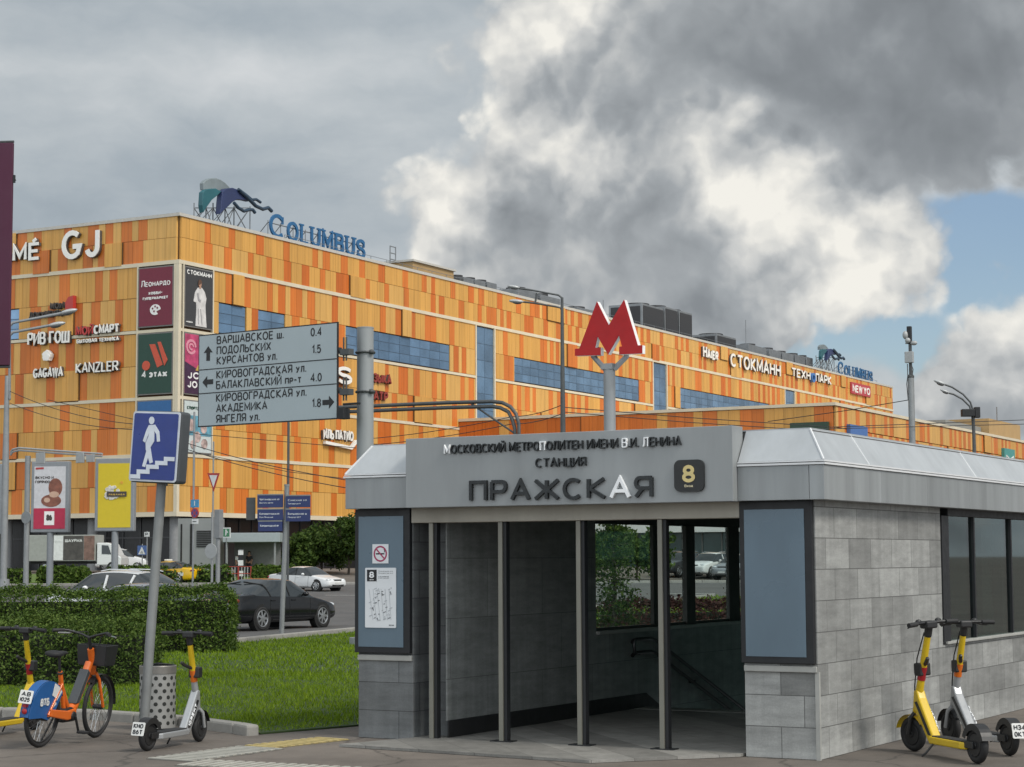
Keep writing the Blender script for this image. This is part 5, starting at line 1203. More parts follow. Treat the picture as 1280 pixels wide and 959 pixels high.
def bb_brown(t, a, b, z0, z1):
    h_ = z1-z0; w_ = b-a
    q = MB(); q.box(a,b,BB0,BB1,z0,z0+h_*.33); q.build('lower_print', mat('bb_crimson', (.40,.02,.06), .5), t)
    q = MB(); q.box(a+w_*.34,a+w_*.66,BB0-.01,BB0-.001,z0+h_*.06,z0+h_*.28); q.build('emblem', WH, t)
    q = MB(); text(q,'86',a+w_*.42,a+w_*.58,z0+h_*.13,h_*.10,.25,BB0-.02,BB0-.011); text(q,'ВКУСНО И',a+.08,a+w_*.62,z1-h_*.20,h_*.045,.22,BB0,BB1); text(q,'ГОРЯЧО!',a+.08,a+w_*.5,z1-h_*.27,h_*.045,.22,BB0,BB1); q.build('lettering', SBLK, t)
    q = MB()
    q.plate([(a+w_*(.68+.22*cos(i*pi/9)),z0+h_*(.66+.15*sin(i*pi/9))) for i in range(18)],BB0,BB1); q.plate([(a+w_*(.55+.32*cos(i*pi/9)),z0+h_*(.45+.10*sin(i*pi/9))) for i in range(18)],BB0-.003,BB1)
    q.build('printed_food', mat('bb_brown', (.19,.07,.045), .5, var=.5, scale=3), t)
    q = MB(); q.plate([(a+w_*(.64+.16*cos(i*pi/6)),z0+h_*(.55+.05*sin(i*pi/6))) for i in range(12)],BB0-.006,BB1-.004); q.plate([(a+w_*(.42+.10*cos(i*pi/6)),z0+h_*(.46+.04*sin(i*pi/6))) for i in range(12)],BB0-.007,BB1-.004); q.build('printed_cream', mat('bb_cream', (.5,.33,.24), .5), t)
    q = MB(); stroke(q,[(a+.08,z1-.12),(a+w_*.3,z1-.10)],.06,BB0,BB1); q.build('top_mark', REDS, t)
billboard('billboard with brown dessert picture over a crimson strip', 38.5, 577, 89, 666, 116, (mat('bb_pale', (.52,.52,.54), .5), bb_brown))
def bb_yellow(t, a, b, z0, z1):
    h_ = z1-z0; w_ = b-a; rg = random.Random(3)
    q = MB()
    for i in range(16):
        an = rg.random()*6.3; x = a+w_*(.40+.24*cos(an)*rg.random()); z = z0+h_*(.52+.13*sin(an)*rg.random()); q.plate([(x+(.10+.08*rg.random())*cos(k*pi/4),z+(.10+.08*rg.random())*sin(k*pi/4)) for k in range(8)],BB0-.002*i,BB1)
    q.build('printed_flowers', mat('bb_flower', (.58,.56,.50), .5, var=.4, scale=6), t)
    q = MB(); q.box(a+w_*.28,a+w_*.88,BB0-.05,BB0-.04,z0+h_*.48,z0+h_*.56); q.build('printed_strip', SBLK, t)
    q = MB(); text(q,'лаванда',a+w_*.33,a+w_*.83,z0+h_*.50,h_*.035,.22,BB0-.056,BB0-.051); q.build('lettering', GOLD, t)
    q = MB(); q.cyl((a+w_*.72,BB0-.01,z0+h_*.70),(a+w_*.72,BB1,z0+h_*.70),.09,n=12); q.build('spot', mat('bb_orange', (.6,.3,.03), .5), t)
billboard('yellow billboard with a white flower print', 118.5, 573, 170.5, 664.5, 114, (mat('bb_yellow', (.56,.43,.015), .5, var=.04), bb_yellow))
billboard('grey framed billboard cut by the left edge', -45, 580, 6, 668, 118, (mat('bb_greyblue', (.30,.36,.42), .5), lambda *a: None))

# --- dark banner near the left edge
p = at(7, 320, 30); t = thing('hanging_banner', 'dark maroon vertical banner at the left edge of the picture', 'banner', (p.x, p.y, 0), -.1)
zt_, zb_ = at(7,179,30).z, at(7,457,30).z
q = MB(); q.box(-1.1,.097,-.03,.03,zb_,zt_); q.build('cloth', mat('banner_maroon', (.060,.008,.030), .7, var=.15, scale=1, streak=(3,1,.3)), t, bevel=.01)
q = MB(); q.cyl((-1.3,0,0),(-1.3,0,zt_+.6),.09,n=12); q.build('pole', GALVD, t); q = MB(); q.tube([(-1.3,0,zt_+.02),(.1,0,zt_+.02)], .02, 6); q.tube([(-1.3,0,zb_-.02),(.1,0,zb_-.02)], .02, 6); q.build('bracket', GALVD, t)
q = MB(); z_ = at(16,224,30).z; q.box(.10,.13,-.02,.02,z_-.06,z_+.06); q.tube([(.09,0,z_),(.125,0,z_+.02),(.14,0,z_-.03)], .01, 5); q.build('clip', BLACK, t)

# --- overhead wires
WIRE = mat('wire', (.02,.02,.022), .6)
def wire(label, pts, r=.028, sag=.0):
    P = []
    for (x,y,D) in pts: P.append(at(x,y,D))
    out = []
    for a, b in zip(P[:-1], P[1:]):
        for i in range(12): f = i/12; v = a.lerp(b, f); v.z -= sag*4*f*(1-f); out.append(v)
    out.append(P[-1]); q = MB(); q.tube(out, r*.7, 5); o = q.build('overhead_wire', WIRE, None); tag(o, label, 'wire', 'overhead wires')
wire('wire from the left lamp post falling towards the underpass sign', [(12,489,108),(165,530,96),(445,602,80)], sag=.3)
wire('second wire from the left lamp post, just below the first', [(12,504,108),(165,537,96),(445,612,80)], sag=.3)
wire('wire crossing behind the road sign, nearly level', [(60,500,110),(250,543,100),(445,560,95)], .025)
wire('lower wire crossing the mall front to the thin dark post', [(245,566,100),(361,590,92),(446,600,90)], .022)
wire('wire from the grey column rising to the dark lamp post', [(467,548,90),(640,521,80),(703,506,70)], .024, .1)
wire('lower twin of the wire rising to the dark lamp post', [(467,556,90),(640,530,80),(703,517,70)], .024, .1)
wire('wire sagging from the dark lamp post past the red letter to the right', [(703,509,70),(860,522,76),(1040,534,80),(1280,525,90)], .024)
wire('wire from the dark lamp post down behind the station roof', [(703,515,70),(860,528,74),(1000,537,78),(1290,530,86)], .022)
wire('wire rising steeply to the antenna mast', [(960,527,90),(1060,513,86),(1136,500,82)], .026)

# ================================================================== VEHICLES
from mathutils.bvhtree import BVHTree
GLASSC = mat('car_glass', (.025,.030,.033), .06, 0, var=.1, spec=.65, rvar=.02)
TYRE = mat('tyre_rubber', (.018,.018,.018), .8); RIMM = mat('alloy_rim', (.38,.39,.40), .3, .8); ARCH = mat('wheel_arch', (.008,.008,.008), .8)
HEADL = mat('headlight_clear', (.55,.58,.60), .1, .2, spec=.8); TAILL = mat('taillight_red', (.28,.012,.015), .2, spec=.7); PLATE = mat('number_plate', (.62,.62,.60), .4); CHROME = mat('chrome', (.6,.6,.6), .15, 1.0)
def paint(name, c, metal=.0, coat=.6): return mat(name, c, .3, metal, var=.025, spec=.4, coat=coat, rvar=.02)
#        x/L   zbot  belt  top   w
SEDAN = [(0,.36,.56,.58,.72),(.015,.24,.62,.66,.86),(.08,.19,.70,.77,.95),(.17,.18,.79,.86,.99),(.265,.18,.87,.945,1.0),(.345,.18,.905,1.22,1.0),(.42,.18,.92,1.41,1.0),(.53,.18,.93,1.46,1.0),(.64,.18,.945,1.43,1.0),(.73,.18,.96,1.31,1.0),(.84,.19,.985,1.06,.99),(.93,.20,.98,1.03,.96),(.985,.26,.93,.99,.88),(1,.36,.74,.78,.78)]
SUV = [(0,.42,.68,.70,.76),(.015,.28,.78,.82,.88),(.07,.22,.88,.94,.96),(.15,.21,.97,1.03,1.0),(.24,.21,1.02,1.10,1.0),(.32,.21,1.05,1.40,1.0),(.39,.21,1.06,1.60,1.0),(.52,.21,1.07,1.68,1.0),(.68,.21,1.09,1.67,1.0),(.82,.21,1.11,1.60,1.0),(.93,.23,1.10,1.36,.98),(.98,.28,1.02,1.10,.92),(1,.40,.82,.86,.82)]
def car_parts(kind, L, W_, wb, body_m, R=.33):
    prof = SEDAN if kind == 'sedan' else SUV; hw = W_/2
    c0, c1 = (4, 10) if kind == 'sedan' else (4, 11)
    top = max(p[3] for p in prof)
    V = []; n = 7
    for i, (xf, zb, zs, zt, w) in enumerate(prof):
        x = L*(.5-xf); w_ = hw*w; cab = max(0, min(1, (zt-zs-.08)/(top-zs-.08)))
        wr = w_*(.93-.19*cab)
        V += [[(x,w_*.90,zb),(x,w_*.985,zb+.10),(x,w_*1.0,zb+(zs-zb)*.55),(x,w_*.965,zs),(x,wr,zt-.05*cab-.03*(1-cab)),(x,wr*.62,zt),(x,0,zt+.012)]]
    bm = bmesh.new(); vv = []
    for row in V:
        r = [bm.verts.new(p) for p in row]; l = [bm.verts.new((p[0],-p[1],p[2])) for p in row[:-1]]
        vv.append((r, l))
    def face(vs, mi):
        f = bm.faces.new(vs); f.material_index = mi; f.smooth = True
    for i in range(len(prof)-1):
        for k in range(n-1):
            mi = 0
            if k == 3 and c0 <= i < c1-0 and i+1 <= c1: mi = 1
            if k >= 4 and (c0 <= i < c0+2 or c1-2 <= i < c1): mi = 1
            for sgn in (0, 1):
                A, B = vv[i][sgn], vv[i+1][sgn]
                a0 = A[k]; a1 = A[k+1] if k+1 < len(A) else vv[i][0][6]; b0 = B[k]; b1 = B[k+1] if k+1 < len(B) else vv[i+1][0][6]
                face((a0,b0,b1,a1) if sgn else (a0,a1,b1,b0), mi)
        face((vv[i][0][0],vv[i+1][0][0],vv[i+1][1][0],vv[i][1][0]), 0)
    for e in (0, -1):
        r, l = vv[e]; ring = r+l[::-1]; face(ring if e == -1 else ring[::-1], 0)
    bmesh.ops.recalc_face_normals(bm, faces=bm.faces)
    # crease along the belt line and glass edges keeps the shape taut
    cl = bm.edges.layers.float.get('crease_edge') or bm.edges.layers.float.new('crease_edge')
    for e in bm.edges:
        ms = {f.material_index for f in e.link_faces}
        if len(ms) > 1: e[cl] = .75
    me = bpy.data.meshes.new('tmp'); bm.to_mesh(me); bm.free()
    o = bpy.data.objects.new('tmp', me); COL.objects.link(o); s_ = o.modifiers.new('s','SUBSURF'); s_.levels = 2; s_.render_levels = 2
    dg = bpy.context.evaluated_depsgraph_get(); ev = o.evaluated_get(dg); m2 = ev.to_mesh()
    verts = [v.co.copy() for v in m2.vertices]; polys = [(tuple(p.vertices), p.material_index) for p in m2.polygons]; ev.to_mesh_clear()
    bpy.data.objects.remove(o); bpy.data.meshes.remove(me)
    bvh = BVHTree.FromPolygons(verts, [p for p,_ in polys])
    out = {}
    for mi in (0, 1):
        used = {}; q = MB()
        fs = []
        for p, m in polys:
            if m == mi: fs.append(tuple(used.setdefault(v, len(used)) for v in p))
        q.v = [tuple(verts[v]) for v in used]; q.f = fs; q.mi = [0]*len(fs); out[mi] = q
    def side(x, z, s=1):
        h = bvh.ray_cast(Vector((x, s*3, z)), Vector((0,-s,0))); return h[0].y if h[0] else s*hw
    def endx(y, z, s=1):
        h = bvh.ray_cast(Vector((s*5, y, z)), Vector((-s,0,0))); return h[0].x if h[0] else s*L/2
    return out, side, endx, hw
def make_car(name, label, kind, L, W_, wb, body_m, loc, yaw, R=.33, cat='car', group=None, trim=None, taxi=False):
    parts, side, endx, hw = car_parts(kind, L, W_, wb, body_m, R)
    t = thing(name, label, cat, loc, yaw, group)
    body = parts[0].build('body', body_m, t, smooth=50); parts[1].build('window', GLASSC, t, smooth=50)
    xf = L*.5-L*.19; xr = xf-wb; fz = 1.0 if kind == 'sedan' else 1.15
    q = MB()
    for s in (1,-1):                                            # door gaps and pillars
        for x in (xf-.62, xf-.62-1.0, xf-.62-1.92):
            pts = [(x+.06*(z-.5),side(x,z,s)+s*.001,z) for z in (.32,.45,.6,.75,.88)]; q.tube(pts, .007, 4)
        pts = [(x,side(x,.30,s)+s*.001,.30) for x in (xf-.6,xf-1.2,xf-1.8,xf-2.4)]; q.tube(pts, .012, 4)
    q.build('door_gap', ARCH, body)
    q = MB()
    for s in (1,-1):
        zt = 1.36 if kind == 'sedan' else 1.52; zb = .95 if kind == 'sedan' else 1.09
        for x, dx in ((xf-1.60,.02),(xf-2.50,.14)): q.tube([(x+dx*(k/5)*-1,side(x,zb+(zt-zb)*k/5,s)+s*.004,zb+(zt-zb)*k/5) for k in range(6)], .022 if kind == 'sedan' else .05, 4)
    q.build('pillar', ARCH if kind == 'sedan' else body_m, body)
    q = MB()
    for s in (1,-1):
        for x in (xf-1.42, xf-2.40): y = side(x,.84*fz-.02,s); q.box(x-.1,x+.1,min(y,y+s*.025),max(y,y+s*.025),.82*fz,.85*fz)
    q.build('door_handle', body_m, body, bevel=.008)
    for s in (1,-1):
        x = xf-.95; z = 1.0*fz-.03 if kind == 'sedan' else 1.10; y = side(x,z,s); q = MB(); q.ball((x,y+s*.12,z+.03),.09,.10,.07); q.tube([(x,y,z),(x,y+s*.1,z+.02)], .025, 6); q.build('mirror', body_m, t, smooth=60)
    for x in (xf, xr):
        for s in (1,-1):
            yb = side(x,R+.02,s); q = MB(); q.cyl((x,yb-s*.20,R),(x,yb+s*.008,R),R+.055,n=28); q.build('wheel_arch', ARCH, body)
            q = MB(); q.torus((x,yb-s*.062,R),(0,1,0),R-.058,.058,28,10,1.7); w = q.build('wheel', TYRE, t, smooth=60)
            q = MB(); yo = yb+s*.030; q.torus((x,yo-s*.01,R),(0,1,0),R-.115,.018,24,6); q.cyl((x,yo-s*.03,R),(x,yo,R),.05,n=12)
            for k in range(7):
                an = 2*pi*k/7; c, s2 = cos(an), sin(an); r2 = R-.11
                q.add([(x+c*.03-s2*.036,yo-s*.002,R+s2*.03+c*.036),(x+c*.03+s2*.036,yo-s*.002,R+s2*.03-c*.036),(x+c*r2+s2*.030,yo-s*.012,R+s2*r2-c*.030),(x+c*r2-s2*.030,yo-s*.012,R+s2*r2+c*.030)], [(0,1,2,3)])
            q.build('rim', RIMM, w, smooth=40)
    zl = .66 if kind == 'sedan' else .84
    for s in (1,-1):
        y = s*hw*.66; x = endx(y,zl,1); q = MB(); q.ball((x-.10,y,zl),.16,hw*.22,.075,14,8); q.build('headlight', HEADL, t, smooth=60)
        zt = .84 if kind == 'sedan' else .98; y = s*hw*.70; x = endx(y,zt,-1); q = MB(); q.ball((x+.09,y,zt),.13,hw*.22,.085 if kind=='sedan' else .14,14,8); q.build('taillight', TAILL, t, smooth=60)
    q = MB(); x = endx(0,zl-.04,1); q.box(x-.1,x+.012,-hw*.34,hw*.34,zl-.10,zl+.03); x = endx(0,.34,1); q.box(x-.12,x+.010,-hw*.55,hw*.55,.28,.42); q.build('grille', ARCH, t, bevel=.02)
    q = MB(); x = endx(0,.46,1); q.box(x,x+.02,-.26,.26,.44,.55); q.build('plate', PLATE, t)
    q = MB(); zp = .60 if kind == 'sedan' else .72; x = endx(0,zp,-1); q.box(x-.015,x+.02,-.26,.26,zp-.055,zp+.055); q.build('plate', PLATE, t)
    if kind == 'suv':
        q = MB()
        for s in (1,-1): q.tube([(L*.02,s*hw*.66,1.66),(-L*.05,s*hw*.66,1.715),(-L*.28,s*hw*.66,1.69),(-L*.33,s*hw*.66,1.63)], .018, 6)
        q.build('roof_rail', CHROME, t)
    if trim: trim(t, side, endx, hw)
    return t
WHITEP = paint('car_white', (.64,.65,.65)); BLACKP = mat('car_black', (.005,.0055,.007), .09, 0, var=.02, spec=.45, rvar=.01); SILVERP = paint('car_silver', (.30,.31,.33), .5); TAXIP = paint('taxi_yellow', (.68,.40,.005)); DARKP = paint('car_graphite', (.035,.038,.042), .3)
yv = atan2(.867,.498); yu = atan2(-.498,.867)
def side_at(px, py, D, yaw, dx, dy):                # place a car so that its local point (dx,dy) is on the ground under the pixel
    p = at(px, py, D); return (p.x-(dx*cos(yaw)-dy*sin(yaw)), p.y-(dx*sin(yaw)+dy*cos(yaw)), zg(p.x,p.y)+.005)
# black saloon: right rear wheel stands at the hedge's end
Lb = 4.95; xr = Lb*.5-Lb*.19-2.9
make_car('parked_car', 'black saloon with bright alloy wheels, nearest on the road', 'sedan', Lb, 1.88, 2.9, BLACKP, side_at(327,787,55.0,yv,xr,-.9), yv, .345)
Lw = 4.85; yw = yu-.10
make_car('white_car', 'white saloon turning across the far lanes', 'sedan', Lw, 1.84, 2.8, WHITEP, side_at(395,739,113,yw,Lw*.31,-.9), yw)
def taxi_trim(t, side, endx, hw):
    q = MB()
    for k in range(10):
        x = -.2-k*.12
        for r in range(2):
            if (k+r)%2: z = .62+.11*r; y = side(x,z,1); q.box(x-.06,x+.06,y-.002,y+.006,z,z+.11)
    for x in (-.5,.2): y = side(x,.5,1); q.box(x-.25,x+.25,y-.002,y+.005,.40,.52)
    q.build('chequer_marking', BLACK, t)
    q = MB(); y = side(-1.55,.62,1); q.box(-1.75,-1.2,y-.005,y+.004,.50,.72); q.build('white_marking', WHS, t)
    q = MB(); q.box(-.1,.15,-.3,.3,1.47,1.58); q.build('roof_light', WHS, t, bevel=.03)
ytx = yu+pi+.1
make_car('taxi', 'yellow taxi saloon with chequer marks, facing left', 'sedan', 4.8, 1.85, 2.8, TAXIP, side_at(222,727,127,ytx,4.8*.31-2.8,.9), ytx, cat='taxi', trim=taxi_trim)
p = at(143,720,63); make_car('white_suv', 'white sport utility car showing only roof and windows above the hedge', 'suv', 4.45, 1.80, 2.6, WHITEP, (p.x,p.y,zg(p.x,p.y)+.0), yu+pi+.12)
p = at(176,730,46.8); make_car('silver_car', 'silver saloon behind the hedge, between white utility car and black saloon', 'sedan', 4.5, 1.75, 2.65, SILVERP, (p.x,p.y,zg(p.x,p.y)), yu+pi+.05)
ypk = atan2(-.80,-.60)
for lab, px, D, m, kd, nm in (('dark sport utility car in the car park seen through the station windows',849,133,DARKP,'suv','parked_car'),('white utility car in the car park seen through the station windows',889,131.5,WHITEP,'suv','parked_car'),('grey utility car at the right end of the car park row seen through the windows',924,129,SILVERP,'suv','parked_car')):
    p = at(px,725,D); make_car(nm, lab, kd, 4.6, 1.86, 2.7, m, (p.x,p.y,zg(p.x,p.y)), ypk, .36, group='cars in the far car park')
p = at(152,705,149); make_car('white_car', 'small white car just right of the box truck cab', 'suv', 3.9, 1.7, 2.4, WHITEP, (p.x,p.y,1.1), 0.1)
# box truck with banners
p = at(92,705,141); t = thing('box_truck', 'white cab box truck with printed panels on its grey body', 'truck', (p.x,p.y,1.1), -.08)
q = MB(); q.box(-2.95,1.9,-1.1,1.1,.75,2.62); q.build('cargo_box', mat('truck_grey', (.28,.29,.27), .6, var=.1), t, bevel=.03)
q = MB(); q.box(-1.35,-.45,-1.112,-1.101,.82,2.55); q.cur = 1; q.box(-.42,1.05,-1.113,-1.101,.82,2.55); q.cur = 2; q.box(1.08,1.85,-1.114,-1.101,.82,2.55); q.build('side_print', [WHS, mat('truck_print_dark', (.06,.055,.05), .5, var=.5, scale=3), mat('truck_print_brown', (.17,.10,.08), .5, var=.5, scale=4)], t)
q = MB(); text(q,'ШАУРМА',-.30,.95,2.1,.22,.2,-1.125,-1.114); text(q,'АРЕНДА',-1.28,-.52,2.1,.14,.2,-1.125,-1.114); q.build('lettering', WHS, t)
q = MB(); q.plate([(1.98,.45),(3.75,.45),(3.78,1.0),(3.45,1.18),(3.05,1.95),(2.75,2.05),(1.98,2.05)],-.98,.98); q.build('cab', WHITEP, t, bevel=.06)
q = MB(); q.plate([(2.35,1.25),(3.05,1.22),(2.82,1.85),(2.35,1.88)],-1.0,1.0); q.build('window', GLASSC, t)
q = MB(); q.box(-2.9,2.0,-.9,.9,.55,.74); q.build('chassis', ARCH, t)
for x in (-1.8,3.1):
    for s in (-1,1): q = MB(); q.torus((x,s*.92,.36),(0,1,0),.26,.10,20,8); w = q.build('wheel', TYRE, t, smooth=60); q = MB(); q.cyl((x,s*.94,.36),(x,s*.99,.36),.2,n=14); q.build('rim', RIMM, w)

# ================================================================== SCOOTERS AND BICYCLE
YELP = mat('scooter_yellow', (.56,.38,.012), .38, var=.06); SCSIL = mat('scooter_silver', (.36,.37,.38), .38, .4, var=.08); ORNG = mat('scooter_orange', (.58,.13,.012), .4); RUB = mat('black_rubber', (.014,.014,.015), .7); SCB = mat('black_plastic', (.016,.016,.017), .45); REDL = mat('reflector_red', (.30,.015,.02), .3)
def scooter(label, rear, front, body_m, stem_m, low_m, steer=0.0, wb=1.02, plate=None, lean=.05, deck_m=None, word=None, size=1.0):
    r = Vector((*rear,0)); d = (Vector((*front,0))-r).normalized(); t = thing('kick_scooter', label, 'scooter', r, atan2(d.y,d.x), 'rental kick scooters')
    t.rotation_euler = (lean, 0, atan2(d.y,d.x)); R = .15; t.scale = (size,)*3; hx = wb-.105
    def wheel(x, M=None):
        q = MB(); q.torus((x,0,R),(0,1,0),R-.032,.032,28,10); w = q.build('wheel', RUB, t, smooth=60, M=M)
        q = MB(); q.cyl((x,-.028,R),(x,.028,R),R-.055,n=20); q.cyl((x,-.038,R),(x,.038,R),.03,n=12); q.build('rim', SCB, w, M=M, bevel=.006)
        return w
    wheel(0)
    # deck with chamfered sides and a black mat
    q = MB(); q.prism([(.10,-.055),(.15,-.085),(.66,-.085),(.74,-.04),(.74,.04),(.66,.085),(.15,.085),(.10,.055)], .105, .165); q.build('deck', deck_m or body_m, t, bevel=.012)
    q = MB(); q.prism([(.14,-.068),(.64,-.068),(.69,-.035),(.69,.035),(.64,.068),(.14,.068)], .1655, .172); q.build('deck_mat', RUB, t)
    q = MB()
    for s in (-1,1): q.box(-.02,.14,s*.05-.010,s*.05+.010,R-.03,R+.03)
    q.build('rear_fork', SCB, t, bevel=.006)
    q = MB(); pr = [(cos(radians(a)),sin(radians(a))) for a in range(20,175,12)]
    for (c0,s0),(c1,s1) in zip(pr[:-1],pr[1:]):
        q.add([(c0*(R+.025),-.05,R+s0*(R+.025)),(c1*(R+.025),-.05,R+s1*(R+.025)),(c1*(R+.025),.05,R+s1*(R+.025)),(c0*(R+.025),.05,R+s0*(R+.025))], [(0,1,2,3)])
        for s in (-1,1): q.add([(c0*(R+.025),s*.05,R+s0*(R+.025)),(c1*(R+.025),s*.05,R+s1*(R+.025)),(c1*(R-.03),s*.05,R+s1*(R-.03)),(c0*(R-.03),s*.05,R+s0*(R-.03))], [(0,1,2,3)])
    q.build('rear_fender', SCB, t, smooth=40)
    if plate:
        q = MB(); MP = Matrix.Translation((-.185,0,R+.075)) @ Matrix.Rotation(radians(-90),4,'Z') @ Matrix.Rotation(radians(-14),4,'X')
        q.plate(rrect(-.068,.068,-.062,.068,.010),-.006,0,MP); p = q.build('plate', PLATE, t)
        q = MB(); text(q,plate[0],-.052,.052,.010,.044,.2,-.0095,-.0065,MP); text(q,plate[1],-.052,.052,-.048,.044,.2,-.0095,-.0065,MP); q.build('lettering', SIGNB, p)
        q = MB(); q.box(-.18,-.08,-.02,.02,R+.06,R+.10); q.build('plate_bracket', SCB, p)
    # neck: broad wedge from the deck to the head
    q = MB(); P = [(.64,.12),(.76,.11),(hx+.035,.40),(hx+.02,.53),(hx-.03,.54),(hx-.07,.47)]; q.plate(P,-.042,.042); q.build('neck', low_m, t, bevel=.014)
    q = MB(); q.plate([(.705,.17),(.755,.17),(hx-.005,.43),(hx-.045,.44)],-.0455,.0455); nk = q.build('neck_panel', SCB, t)
    if word:
        an = atan2(.26,hx-.755); Mt = Matrix.Translation((.735,-.047,.185)) @ Matrix.Rotation(-(an),4,'Y')
        q = MB(); text(q, word, 0,.24,-.004,.036,.2,-.006,.001,Mt); q.build('lettering', LWHITE, t)
    # steering: fork, column, bars (turned together)
    ax0, ax1 = Vector((wb,0,R)), Vector((wb-.30,0,1.10)); axd = (ax1-ax0).normalized()
    T = Matrix.Translation(ax0) @ Matrix.Rotation(steer, 4, axd) @ Matrix.Translation(-ax0)
    wheel(wb, T)
    q = MB()
    for s in (-1,1): q.tube([(wb,s*.055,R),(wb-.045,s*.055,.30),(wb-.07,s*.03,.34)], .018, 8)
    q.build('front_fork', low_m if low_m is not YELP else SCB, t, smooth=50, M=T)
    q = MB(); pr = [(cos(radians(a)),sin(radians(a))) for a in range(15,150,12)]
    for (c0,s0),(c1,s1) in zip(pr[:-1],pr[1:]): q.add([(wb+c0*(R+.022),-.045,R+s0*(R+.022)),(wb+c1*(R+.022),-.045,R+s1*(R+.022)),(wb+c1*(R+.022),.045,R+s1*(R+.022)),(wb+c0*(R+.022),.045,R+s0*(R+.022))], [(0,1,2,3)])
    q.build('front_fender', SCB if low_m is SCSIL else low_m, t, smooth=40, M=T)
    P = lambda f: ax0.lerp(ax1, f)
    q = MB(); q.tube([P(.20),P(.34),P(.52)], [.034,.036,.032], 12); q.build('head_tube', low_m, t, smooth=50, M=T)
    q = MB(); q.tube([P(.50),P(.62)], .036, 12); q.build('stem_collar', ORNG if stem_m is YELP and low_m is SCSIL else REDL, t, smooth=50, M=T)
    q = MB(); q.tube([P(.56),P(.90)], [.033,.028], 12); q.build('stem', stem_m, t, smooth=50, M=T)
    q = MB(); a = P(.60); q.box(a.x-.02,a.x+.07,-.075,.045,a.z-.06,a.z+.05); q.tube([P(.64)+Vector((-.02,.0,0)),P(.68)+Vector((-.09,.05,0)),P(.70)+Vector((-.12,.07,.01))], .018, 8); q.build('lock_box', SCB, t, bevel=.012, M=T)
    q = MB(); q.tube([P(.89),P(1.0)], .034, 12); a = P(1.0); q.box(a.x-.045,a.x+.06,-.06,.06,a.z-.03,a.z+.035); q.build('display_head', SCB, t, bevel=.014, M=T)
    q = MB(); q.tube([a+Vector((-.05,-.26,.015)),a+Vector((-.005,-.13,.02)),a+Vector((0,0,.02)),a+Vector((-.005,.13,.02)),a+Vector((-.05,.26,.015))], .015, 8)
    for s in (-1,1): q.tube([a+Vector((.02,s*.13,.01)),a+Vector((.035,s*.19,-.005)),a+Vector((.0,s*.24,-.01))], .007, 6); q.ball((a.x+.01,s*.11,a.z+.035),.025,.03,.02)
    q.build('handlebar', SCB, t, smooth=50, M=T)
    q = MB()
    for s in (-1,1): q.tube([a+Vector((-.028,s*.165,.018)),a+Vector((-.052,s*.275,.015))], .021, 10)
    q.build('grip', RUB, t, smooth=50, M=T)
    q = MB(); q.ball((a.x+.062,0,a.z-.005),.02,.03,.02); q.build('headlight', HEADL, t, smooth=60, M=T)
    q = MB(); q.tube([P(.93)+Vector((.03,.02,0)),P(.7)+Vector((.06,.03,0)),P(.45)+Vector((.05,.02,0)),P(.30)+Vector((.02,.02,0))], .006, 5); q.build('brake_cable', RUB, t, M=T)
    q = MB(); q.tube([(.60,.075,.11),(.63,.13,.03),(.655,.155,.004)], .009, 6); q.build('kickstand', SCB, t)
    return t
scooter('silver kick scooter with yellow and orange stem beside the perforated bin', gpt(184,939)[:2], gpt(261,925)[:2], SCSIL, YELP, SCSIL, .10, plate=('КНО','86Т'), lean=.04, word='ЮРЕНТ')
scooter('yellow kick scooter cut by the left edge, behind the orange bicycle', gpt(-24,923)[:2], gpt(33,914)[:2], YELP, YELP, YELP, .05, lean=.06)
ra = gpt(1222,955); fb = gpt(1130,937); scooter('yellow kick scooter nearest at the stone wall, front wheel to the wall', ra[:2], fb[:2], YELP, YELP, YELP, .25, wb=1.10, lean=.02, word='WHOOSH', size=1.1)
ra = gpt(1262,945); fb = gpt(1152,922); scooter('silver kick scooter with yellow stem behind the yellow one at the stone wall', ra[:2], fb[:2], SCSIL, YELP, SCSIL, .1, wb=1.16, lean=.02, size=1.08, plate=('Н34','0КТ'), word='ЮРЕНТ')

ORP = mat('bike_orange', (.62,.125,.012), .32, var=.05, coat=.3); BLUEG = mat('guard_blue', (.015,.09,.27), .4, var=.08)
rb = gpt(49,934.5); fb = gpt(141,918); d = (fb-rb).normalized()
t = thing('rental_bicycle', 'orange rental bicycle with blue rear wheel guard and black front basket', 'bicycle', (rb.x,rb.y,0), atan2(d.y,d.x)); t.rotation_euler = (.09, 0, atan2(d.y,d.x))
R = .325; WB = 1.12; ax0 = Vector((WB,0,R)); ax1 = Vector((.80,0,1.06)); axd = (ax1-ax0).normalized()
T = Matrix.Translation(ax0) @ Matrix.Rotation(.04, 4, axd) @ Matrix.Translation(-ax0)
def bwheel(x, M=None):
    q = MB(); q.torus((x,0,R),(0,1,0),R-.022,.022,40,10); w = q.build('wheel', RUB, t, smooth=60, M=M)
    q = MB(); q.torus((x,0,R),(0,1,0),R-.05,.011,40,6); q.cyl((x,-.05,R),(x,.05,R),.028 if x else .06,n=14); q.build('rim', SCB, w, smooth=50, M=M)
    q = MB()
    for i in range(28):
        an = 2*pi*i/28; s = 1 if i%2 else -1; q.tube([(x+.025*cos(an+.6),s*.03,R+.025*sin(an+.6)),(x+(R-.05)*cos(an),0,R+(R-.05)*sin(an))], .0022, 4, cap=False)
    q.build('spokes', CHROME, w, M=M)
bwheel(0); bwheel(WB, T)
q = MB(); q.tube([(.43,0,.29),(.27,0,.74)], .024, 10); q.tube([(.30,0,.62),(.50,0,.335)], .027, 10)
q.tube([(.44,0,.30),(.60,0,.36),(.76,0,.62),(.85,0,.80)], [.05,.05,.046,.042], 12)
